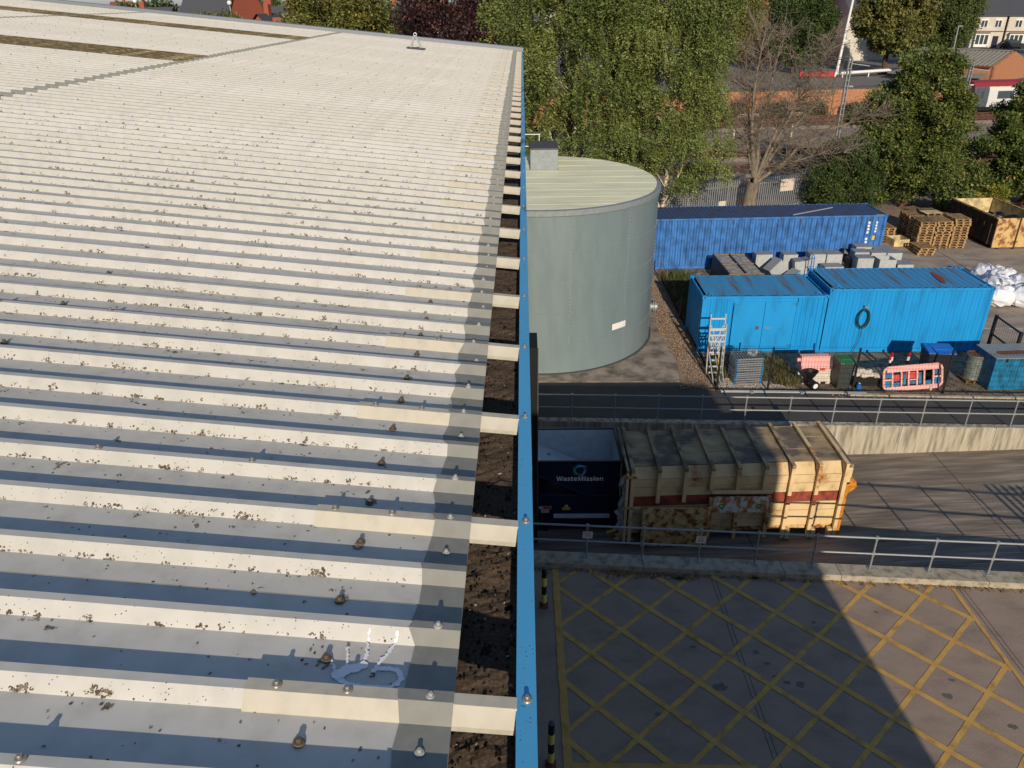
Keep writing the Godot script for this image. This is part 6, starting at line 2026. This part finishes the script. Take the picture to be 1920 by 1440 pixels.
func limb(q: MB, a: Vector3, b: Vector3, r0: float, r1: float, sag := 0.1, rg: RandomNumberGenerator = rng, sides := 7) -> void:
	var pts := []
	var rad := []
	var L := (b - a).length()
	var off := Vector3(rg.randfn(0, 0.07), rg.randfn(0, 0.04), rg.randfn(0, 0.07)) * L
	for i in 6:
		var u := i / 5.0
		pts.append(a.lerp(b, u) + off * sin(u * PI) + Vector3(0, sag * L * sin(u * PI), 0))
		rad.append(lerpf(r0, r1, u))
	q.tube(pts, rad, sides, false)

# lobes: [centre, radii]; leaves thickest near the skin of every lobe
func tree(called: String, label: String, cat: String, at: Vector3, lobes: Array, count: int, leafs: float, cols: Array, trunk_r: float, sd: int, barkm: Material, leafm: Material, hang := 0.0, group := "") -> Node3D:
	var rg := RandomNumberGenerator.new()
	rg.seed = sd
	var t := thing(called, label, cat, at, 0, group)
	var top := 0.0
	var mid := Vector3.ZERO
	for l in lobes:
		top = maxf(top, l[0].y); mid += l[0]
	mid /= lobes.size()
	var q := MB.new()
	var fork := Vector3(mid.x * 0.3, top * 0.35, mid.z * 0.3)
	limb(q, Vector3(0, -0.1, 0), fork, trunk_r, trunk_r * 0.75, 0.0, rg, 10)
	limb(q, fork, Vector3(mid.x, top, mid.z), trunk_r * 0.75, trunk_r * 0.15, 0.0, rg, 8)
	for l in lobes:
		var s := fork.lerp(Vector3(mid.x, top, mid.z), clampf((l[0].y - fork.y) / maxf(0.1, top - fork.y) * 0.6, 0.0, 0.85))
		limb(q, s, l[0], trunk_r * 0.36, trunk_r * 0.08, 0.06, rg, 6)
		for k in 4:
			var d := Vector3(rg.randfn(0, 1), rg.randfn(0.2, 0.8), rg.randfn(0, 1)).normalized()
			limb(q, l[0].lerp(s, 0.3 * rg.randf()), l[0] + d * l[1] * 0.85, trunk_r * 0.13, trunk_r * 0.03, 0.0, rg, 5)
	part("trunk", q, barkm, t)
	var wsum := 0.0
	var acc := []
	for l in lobes:
		wsum += pow(l[1].x * l[1].y * l[1].z, 0.667)
		acc.append(wsum)
	var xs := []
	var cs := []
	var fn := FastNoiseLite.new()
	fn.seed = sd
	fn.frequency = 0.55
	var tries := 0
	while xs.size() < count and tries < count * 6:
		tries += 1
		var w := rg.randf() * wsum
		var li := 0
		while acc[li] < w: li += 1
		var l: Array = lobes[li]
		var d := Vector3(rg.randfn(0, 1), rg.randfn(0, 1), rg.randfn(0, 1)).normalized()
		var rr := pow(rg.randf(), 0.42) * 1.04
		var p: Vector3 = l[0] + d * l[1] * rr
		if fn.get_noise_3dv(p * 1.7) < -0.06 + 0.25 * (1.0 - rr): continue   # holes between the sprays
		if p.y < 0.15: continue
		var strands := 1
		if hang > 0.0 and rg.randf() < 0.28: strands = rg.randi_range(3, int(3 + hang * 5))
		var col: Color = cols[0].lerp(cols[1], clampf(0.5 + fn.get_noise_3dv(p * 1.3) * 0.9 + rg.randfn(0, 0.22), 0, 1))
		if rg.randf() < 0.012 and cols.size() > 2: col = cols[2]
		for k in strands:
			var b := Basis.from_euler(Vector3(rg.randf_range(-0.7, 0.7), rg.randf() * TAU, rg.randf_range(-0.7, 0.7))).scaled(Vector3.ONE * rg.randf_range(0.7, 1.35))
			var pp := p + Vector3(rg.randfn(0, 0.03), -0.17 * k, rg.randfn(0, 0.03))
			if pp.y < 0.1: break
			xs.append(Transform3D(b, pp))
			cs.append(col * rg.randf_range(0.8, 1.2))
	var half := leaf_mesh(7, leafs * 1.0, leafs, sd + 1)
	multi("crown", half, xs, cs, leafm, t).set_meta("kind", "stuff")
	return t

func ball(c: Vector3, R: Vector3, n: int, lr: float, sd: int) -> Array:   # lobes spread over a crown ellipsoid
	var rg := RandomNumberGenerator.new()
	rg.seed = sd
	var a := [[c, R * 0.62]]
	for i in n:
		var y := 1.0 - 2.0 * (i + 0.5) / n
		var r := sqrt(1.0 - y * y)
		var ph := i * 2.39996 + rg.randf() * 0.5
		var k := rg.randf_range(0.62, 0.8)
		var s := lr * rg.randf_range(0.75, 1.25)
		a.append([c + Vector3(cos(ph) * r, y, sin(ph) * r) * R * k, Vector3(s, s * 0.85, s)])
	return a

func cone(h: float, w: float, n: int, sd: int) -> Array:   # broad foot, ragged narrowing top
	var rg := RandomNumberGenerator.new()
	rg.seed = sd
	var a := []
	for i in n:
		var y := 0.7 + (h - 1.3) * pow((i + 0.5) / n, 0.9)
		var k := w * (1.0 - pow(y / (h + 0.9), 1.7))
		var ph := i * 2.39996 + rg.randf() * 0.9
		var s := rg.randf_range(0.55, 1.15) * (0.6 + 0.4 * k / w)
		a.append([Vector3(cos(ph) * k * rg.randf_range(0.45, 1.0), y, sin(ph) * k * rg.randf_range(0.4, 0.9)), Vector3(s * 1.2, s * 0.55, s * 1.2)])
	a.append([Vector3(0, h * 0.36, 0), Vector3(w * 0.5, h * 0.3, w * 0.45)])
	return a

# weeping crown: pads of twigs on many boughs, each with curtains of leaves hanging from it
func birch(label: String, at: Vector3, w: float, h: float, n: int, cols: Array, sd: int, tr: float) -> void:
	var rg := RandomNumberGenerator.new()
	rg.seed = sd
	var t := thing("birch_tree", label, "tree", at)
	var q := MB.new()
	limb(q, Vector3(0, -0.1, 0), Vector3(0.3, h * 0.45, 0), tr, tr * 0.8, 0.0, rg, 10)
	limb(q, Vector3(0.3, h * 0.45, 0), Vector3(-0.2, h * 0.95, 0.2), tr * 0.8, 0.03, 0.0, rg, 8)
	limb(q, Vector3(0.1, 1.2, 0), Vector3(-1.6, h * 0.7, 0.6), tr * 0.7, 0.03, 0.0, rg, 8)
	limb(q, Vector3(0.2, 1.8, 0), Vector3(1.9, h * 0.65, 0.4), tr * 0.6, 0.03, 0.0, rg, 8)
	var xs := []
	var cs := []
	for i in n:
		var y := h * (0.2 + 0.8 * pow((i + 0.5) / n, 0.85))
		var k := w * sqrt(clampf(1.0 - pow((y - h * 0.52) / (h * 0.56), 2.0), 0.04, 1.0))
		var ph := i * 2.39996 + rg.randf() * 0.8
		var rr := rg.randf_range(0.35, 1.0)
		var c := Vector3(cos(ph) * k * rr, y, sin(ph) * k * rr * 0.8)
		var s0 := Vector3(0.2, maxf(1.5, y - 1.6 - rr), 0)
		if i % 3 == 0: limb(q, s0, c, 0.034, 0.008, 0.12, rg, 5)
		var tone := rg.randf_range(-0.25, 0.3)
		var pr := rg.randf_range(0.6, 1.15)
		for j in int(50 * pr):
			var a := rg.randf() * TAU
			var r2 := sqrt(rg.randf()) * pr
			var p := c + Vector3(cos(a) * r2, rg.randfn(0.0, 0.12) - 0.35 * r2 * r2, sin(a) * r2)
			var ln := int(rg.randf_range(4, 15) * clampf(y / h + 0.35, 0.5, 1.0))
			var sw := Vector3(rg.randfn(0, 0.02), 0, rg.randfn(0, 0.02))
			for m in ln:
				var pp := p + sw * m + Vector3(rg.randfn(0, 0.035), -0.125 * m, rg.randfn(0, 0.035))
				if pp.y < 1.0: break
				xs.append(Transform3D(Basis.from_euler(Vector3(rg.randf_range(-0.6, 0.6), rg.randf() * TAU, rg.randf_range(-0.6, 0.6))).scaled(Vector3.ONE * rg.randf_range(0.65, 1.2)), pp))
				var col: Color = cols[0].lerp(cols[1], clampf(0.55 + tone + rg.randfn(0, 0.22), 0, 1))
				if rg.randf() < 0.02: col = cols[2]
				cs.append(col)
	part("trunk", q, M.birch, t)
	multi("crown", leaf_mesh(8, 0.085, 0.105, sd + 1), xs, cs, M.leaf, t).set_meta("kind", "stuff")

func make_trees() -> void:
	var green := [Color(0.046, 0.083, 0.016), Color(0.147, 0.188, 0.035), Color(0.527, 0.210, 0.041)]
	var olive := [Color(0.085, 0.105, 0.022), Color(0.232, 0.225, 0.054), Color(0.465, 0.240, 0.054)]
	var birchc := [Color(0.085, 0.130, 0.032), Color(0.260, 0.300, 0.085), Color(0.330, 0.320, 0.110)]
	var dark := [Color(0.028, 0.054, 0.016), Color(0.085, 0.128, 0.030), Color(0.155, 0.150, 0.041)]
	var plum := [Color(0.016, 0.006, 0.007), Color(0.056, 0.019, 0.018), Color(0.186, 0.060, 0.034)]
	# two weeping birches behind the tank
	birch("tall weeping birch with pale branches behind the round tank", Vector3(2.7, 0, -42.5), 4.7, 15.5, 130, birchc, 401, 0.13)
	birch("looser weeping birch hanging over the dark blue container and palisade", Vector3(8.0, 0, -43.4), 3.5, 14.5, 84, birchc, 402, 0.12)
	tree("purple_tree", "dark purple leaved tree beyond the warehouse verge", "tree", Vector3(-3.0, 0, -44.5), ball(Vector3(0, 8.2, 0), Vector3(4.3, 5.4, 3.6), 16, 1.5, 21), 15000, 0.15, plum, 0.25, 403, M.bark, M.leafdark)
	tree("maple_tree", "broad olive green maple rising behind the warehouse verge", "tree", Vector3(-10.6, 0, -51), ball(Vector3(0, 9.4, 0), Vector3(4.6, 4.8, 4.0), 18, 1.5, 22), 15000, 0.17, olive, 0.28, 404, M.bark, M.leaf)
	tree("maple_tree", "small round olive tree in front of the steep roofed hall", "tree", Vector3(-29.0, 2.8, -82), ball(Vector3(0, 6.5, 0), Vector3(2.7, 2.4, 2.4), 9, 1.0, 23), 4500, 0.17, olive, 0.16, 405, M.bark, M.leaf)
	tree("hedge_tree", "small green tree by the orange brick gabled house", "tree", Vector3(-26.2, 2.8, -99), ball(Vector3(0, 4.8, 0), Vector3(1.7, 1.9, 1.6), 6, 0.8, 24), 2200, 0.16, dark, 0.12, 406, M.bark, M.leaf)
	# along the yard fence
	tree("lime_tree", "leafy yellow green lime tree over the stacked pallets", "tree", Vector3(24.6, 0, -49.2), cone(9.9, 4.7, 76, 25), 29000, 0.13, [Color(0.045, 0.082, 0.016), Color(0.175, 0.200, 0.042), Color(0.42, 0.30, 0.05)], 0.22, 407, M.bark, M.leaf)
	tree("lime_tree", "leafy green lime tree beside the rusty cream skip", "tree", Vector3(33.0, 0, -50.4), cone(8.0, 4.6, 56, 26), 21000, 0.13, green, 0.22, 408, M.bark, M.leaf)
	tree("holly_bush", "dark evergreen thicket between the palisade fence and dark blue container", "bush", Vector3(19.9, 0, -47.8), ball(Vector3(0.2, 2.2, 0), Vector3(2.5, 2.6, 1.8), 22, 0.8, 27), 11000, 0.11, dark, 0.12, 409, M.bark, M.leaf)
	tree("roadside_bush", "low yellow green bush at the back of the pallets", "bush", Vector3(28.0, 0, -46.6), ball(Vector3(0, 0.7, 0), Vector3(2.6, 1.1, 1.2), 8, 0.6, 28), 4000, 0.1, [Color(0.124, 0.150, 0.020), Color(0.341, 0.315, 0.041), Color(0.3, 0.2, 0.05)], 0.06, 410, M.bark, M.leaf)
	tree("roadside_bush", "rusty brown dry bush behind the rusty cream skip", "bush", Vector3(31.2, 0, -45.6), ball(Vector3(0, 0.8, 0), Vector3(1.5, 1.0, 1.0), 6, 0.55, 29), 1800, 0.1, [Color(0.124, 0.053, 0.024), Color(0.310, 0.150, 0.068), Color(0.3, 0.15, 0.06)], 0.05, 411, M.bark, M.leaf)
	for k in 5:
		tree("scrub_bush", "brown green scrub growing at the foot of the railway wall", "bush", Vector3([23.5, 28.5, 33.0, 38.5, 44.0][k], 0, wl([23.5, 28.5, 33.0, 38.5, 44.0][k]) + [1.6, 2.2, 1.4, 1.8, 1.5][k]), ball(Vector3(0, 0.7, 0), Vector3(2.0, 0.9, 0.9), 7, 0.55, 60 + k), 1100, 0.2, [Color(0.06, 0.055, 0.025), Color(0.15, 0.13, 0.06)], 0.05, 430 + k, M.bark, M.leaf, 0.0, "scrub along the railway wall")
	# beyond the railway
	tree("street_tree", "yellowing street tree in front of the tall brick flats", "tree", Vector3(27.0, 2.8, -106), ball(Vector3(0, 6.2, 0), Vector3(4.2, 4.4, 3.6), 14, 1.5, 30), 9000, 0.26, olive, 0.25, 412, M.bark, M.leaf)
	tree("street_tree", "tall dark green evergreen beside the brick flats", "tree", Vector3(37.4, 2.8, -112), ball(Vector3(0, 6.2, 0), Vector3(4.6, 6.0, 4.0), 18, 1.6, 31), 12000, 0.24, dark, 0.3, 413, M.bark, M.leaf)
	tree("street_tree", "big horse chestnut with browning leaves beyond the white post", "tree", Vector3(49.0, 2.8, -110), ball(Vector3(0, 7.2, 0), Vector3(5.2, 5.4, 4.4), 18, 1.8, 32), 12000, 0.28, [Color(0.062, 0.083, 0.019), Color(0.217, 0.203, 0.047), Color(0.4, 0.16, 0.02)], 0.35, 414, M.bark, M.leaf)
	tree("street_tree", "tall dense green tree between the chestnut and white terrace", "tree", Vector3(60.5, 2.8, -122), ball(Vector3(0, 7.0, 0), Vector3(5.4, 7.2, 4.6), 20, 1.9, 33), 13000, 0.28, [Color(0.034, 0.063, 0.016), Color(0.124, 0.150, 0.032)], 0.35, 415, M.bark, M.leaf)
	tree("street_tree", "golden leaved small tree beside the white terrace", "tree", Vector3(90.0, 2.8, -140), ball(Vector3(0, 4.0, 0), Vector3(3.0, 3.4, 2.8), 8, 1.2, 34), 3500, 0.3, [Color(0.186, 0.165, 0.027), Color(0.403, 0.300, 0.041)], 0.2, 416, M.bark, M.leaf)
	for k in 9:
		tree("distant_tree", "far round green tree among the roofs on the horizon", "tree", Vector3(-150 + k * 21, 3.4, -205 - 17 * (k % 3)), ball(Vector3(0, 5.0, 0), Vector3(5.0, 4.6, 4.5), 8, 2.0, 50 + k), 1500, 0.6, dark if k % 2 else green, 0.3, 450 + k, M.bark, M.leaf, 0.0, "far trees on the horizon")
	make_bare_tree()
	make_weeds()

func make_bare_tree() -> void:
	var t := thing("bare_tree", "leafless dead tree with many grey twigs behind dark blue container", "tree", Vector3(13.7, 0, -45.4))
	var rg := RandomNumberGenerator.new()
	rg.seed = 77
	var q := MB.new()
	limb(q, Vector3(0, -0.1, 0), Vector3(0.1, 2.6, 0), 0.42, 0.36, 0.0, rg, 12)
	part("trunk", q, M.barkbare, t)
	var tips := [[Vector3(-1.6, 9.8, -0.4), 0.2], [Vector3(-0.4, 11.2, 0.4), 0.22], [Vector3(1.0, 10.8, -0.8), 0.19], [Vector3(2.6, 9.4, 0.5), 0.17], [Vector3(4.4, 7.6, -0.6), 0.16], [Vector3(6.6, 6.4, 0.4), 0.15], [Vector3(-2.6, 6.2, 0.5), 0.13], [Vector3(5.2, 4.2, 0.8), 0.13], [Vector3(3.2, 10.2, 1.0), 0.15]]
	var tw := MB.new()
	var twn := 0
	for e in tips:
		var o := MB.new()
		var a := Vector3(0.1, 2.3 + rg.randf() * 0.6, 0)
		var b: Vector3 = e[0]
		var pts := []
		var rad := []
		var bow := Vector3(rg.randfn(0, 0.3), 0.8, rg.randfn(0, 0.3))
		for i in 9:
			var u := i / 8.0
			pts.append(a.lerp(b, u) + bow * sin(u * PI) * 0.8 + Vector3(rg.randfn(0, 0.06), rg.randfn(0, 0.06), rg.randfn(0, 0.06)))
			rad.append(lerpf(e[1] * 0.8, 0.014, pow(u, 0.7)))
		o.tube(pts, rad, 7, false)
		part("limb", o, M.barkbare, t)
		for i in 44:
			var u := rg.randf_range(0.2, 1.0)
			var p: Vector3 = pts[int(u * 8.0)]
			var d := ((b - a).normalized() * 0.7 + Vector3(rg.randfn(0, 0.8), rg.randfn(0.25, 0.55), rg.randfn(0, 0.8))).normalized()
			var L := rg.randf_range(0.8, 2.2)
			var p1 := p + d * L
			tw.tube([p, p.lerp(p1, 0.5) + Vector3(rg.randfn(0, 0.1), 0.06, rg.randfn(0, 0.1)), p1], [0.022, 0.015, 0.007], 4, false)
			for j in 6:
				var s := p.lerp(p1, rg.randf_range(0.25, 1.0))
				var d2 := (d * 0.8 + Vector3(rg.randfn(0, 0.7), rg.randfn(0.1, 0.5), rg.randfn(0, 0.7))).normalized()
				var s1 := s + d2 * rg.randf_range(0.35, 1.1)
				tw.tube([s, s1], [0.014, 0.005], 3, false)
				for m in 2:
					var z := s.lerp(s1, rg.randf_range(0.3, 0.9))
					tw.tube([z, z + (d2 + Vector3(rg.randfn(0, 0.7), rg.randfn(0, 0.5), rg.randfn(0, 0.7))).normalized() * rg.randf_range(0.2, 0.5)], [0.008, 0.004], 3, false)
	var tp := part("twigs", tw, M.barkbare, t)
	tp.set_meta("kind", "stuff")

func make_weeds() -> void:
	var bl := MB.new()
	for i in 5:
		var a := TAU * i / 5.0
		var d := Vector3(cos(a), 0, sin(a))
		bl.tri(Vector3(-0.012, 0, 0), Vector3(0.012, 0, 0.004), d * 0.1 + Vector3(0, 0.3 - 0.03 * i, 0))
	var xs := []
	var cs := []
	for i in 1500:
		var x := rng.randf_range(6.95, 9.9)
		var z := rng.randf_range(-26.6, -24.0)
		if (x - 7.6) * 0.8 - (z + 25.6) > 2.0 and rng.randf() < 0.9: continue
		if z > -24.6 and x < 9.0: continue
		xs.append(Transform3D(Basis(Vector3(0, 1, 0), rng.randf() * TAU).scaled(Vector3.ONE * rng.randf_range(0.4, 1.4)), Vector3(x, 0.0, z)))
		cs.append(Color(0.05, 0.07, 0.018).lerp(Color(0.2, 0.16, 0.06), rng.randf()))
	for i in 700:
		var x := rng.randf_range(6.9, 8.5)
		var z := rng.randf_range(-36.2, -29.5)
		xs.append(Transform3D(Basis(Vector3(0, 1, 0), rng.randf() * TAU).scaled(Vector3.ONE * rng.randf_range(0.6, 2.0)), Vector3(x, 0.0, z)))
		cs.append(Color(0.035, 0.06, 0.014).lerp(Color(0.12, 0.13, 0.04), rng.randf()))
	for i in 60:
		var x := rng.randf_range(3.3, 4.4)
		xs.append(Transform3D(Basis(Vector3(0, 1, 0), rng.randf() * TAU).scaled(Vector3.ONE * rng.randf_range(0.2, 0.5)), Vector3([3.75, 5.5][i % 2] + rng.randfn(0, 0.06), 0.0, zn(4.4) + 0.5)))
		cs.append(Color(0.05, 0.09, 0.02))
	var o := multi("weeds", bl.mesh(), xs, cs, M.leaf, null)
	o.set_meta("kind", "stuff")
	tag(o, "straggling weeds and dry grass growing inside the fences", "weeds")

# ---------------------------------------------------------------- everything
func _ready() -> void:
	rng.seed = 20240917
	# camera
	var cam := Camera3D.new()
	cam.name = "camera"
	var p := 0.4685
	var r := -0.0132
	var y := 0.0129
	var fwd := Vector3(-sin(y) * cos(p), -sin(p), -cos(y) * cos(p))
	var right := Vector3(cos(y), 0, -sin(y))
	var up := right.cross(fwd)
	cam.transform = Transform3D(Basis(right * cos(r) + up * sin(r), up * cos(r) - right * sin(r), -fwd), Vector3(0, 12.307, 0))
	cam.fov = 53.57
	cam.far = 4000.0
	cam.near = 0.05
	add_child(cam)
	cam.current = true
	# sky
	var we := WorldEnvironment.new()
	we.name = "world_environment"
	var env := Environment.new()
	env.background_mode = Environment.BG_SKY
	var sky := Sky.new()
	var sm := ProceduralSkyMaterial.new()
	sm.sky_top_color = S(87, 118, 158)
	sm.sky_horizon_color = S(206, 207, 205)
	sm.sky_curve = 0.18
	sm.ground_horizon_color = S(150, 150, 146)
	sm.ground_bottom_color = S(90, 88, 84)
	sky.sky_material = sm
	env.sky = sky
	env.background_energy_multiplier = 0.9
	env.tonemap_mode = Environment.TONE_MAPPER_LINEAR
	env.tonemap_exposure = 1.0
	env.sdfgi_enabled = true
	env.ssao_enabled = true
	env.ssil_enabled = true
	we.environment = env
	add_child(we)
	# low warm sun behind the camera, a little to its right
	var sun := DirectionalLight3D.new()
	sun.name = "sun"
	sun.light_energy = 1.32
	sun.light_color = Color(1.0, 0.94, 0.85)
	sun.light_angular_distance = 0.5
	sun.shadow_enabled = true
	var d := Vector3(-0.052, -0.385, -1.0).normalized()
	sun.transform = Transform3D(Basis.looking_at(d, Vector3.UP), Vector3(10, 40, 60))
	add_child(sun)

	make_materials()
	make_ground()
	make_walls()
	make_warehouse()
	make_tank()
	make_containers()
	make_railway()
	make_houses()
	make_rails()
	make_fence()
	make_compactor()
	make_roll_container()
	make_yard()
	make_trees()
	make_bollards()
	make_fenced_things()
	make_anchor()
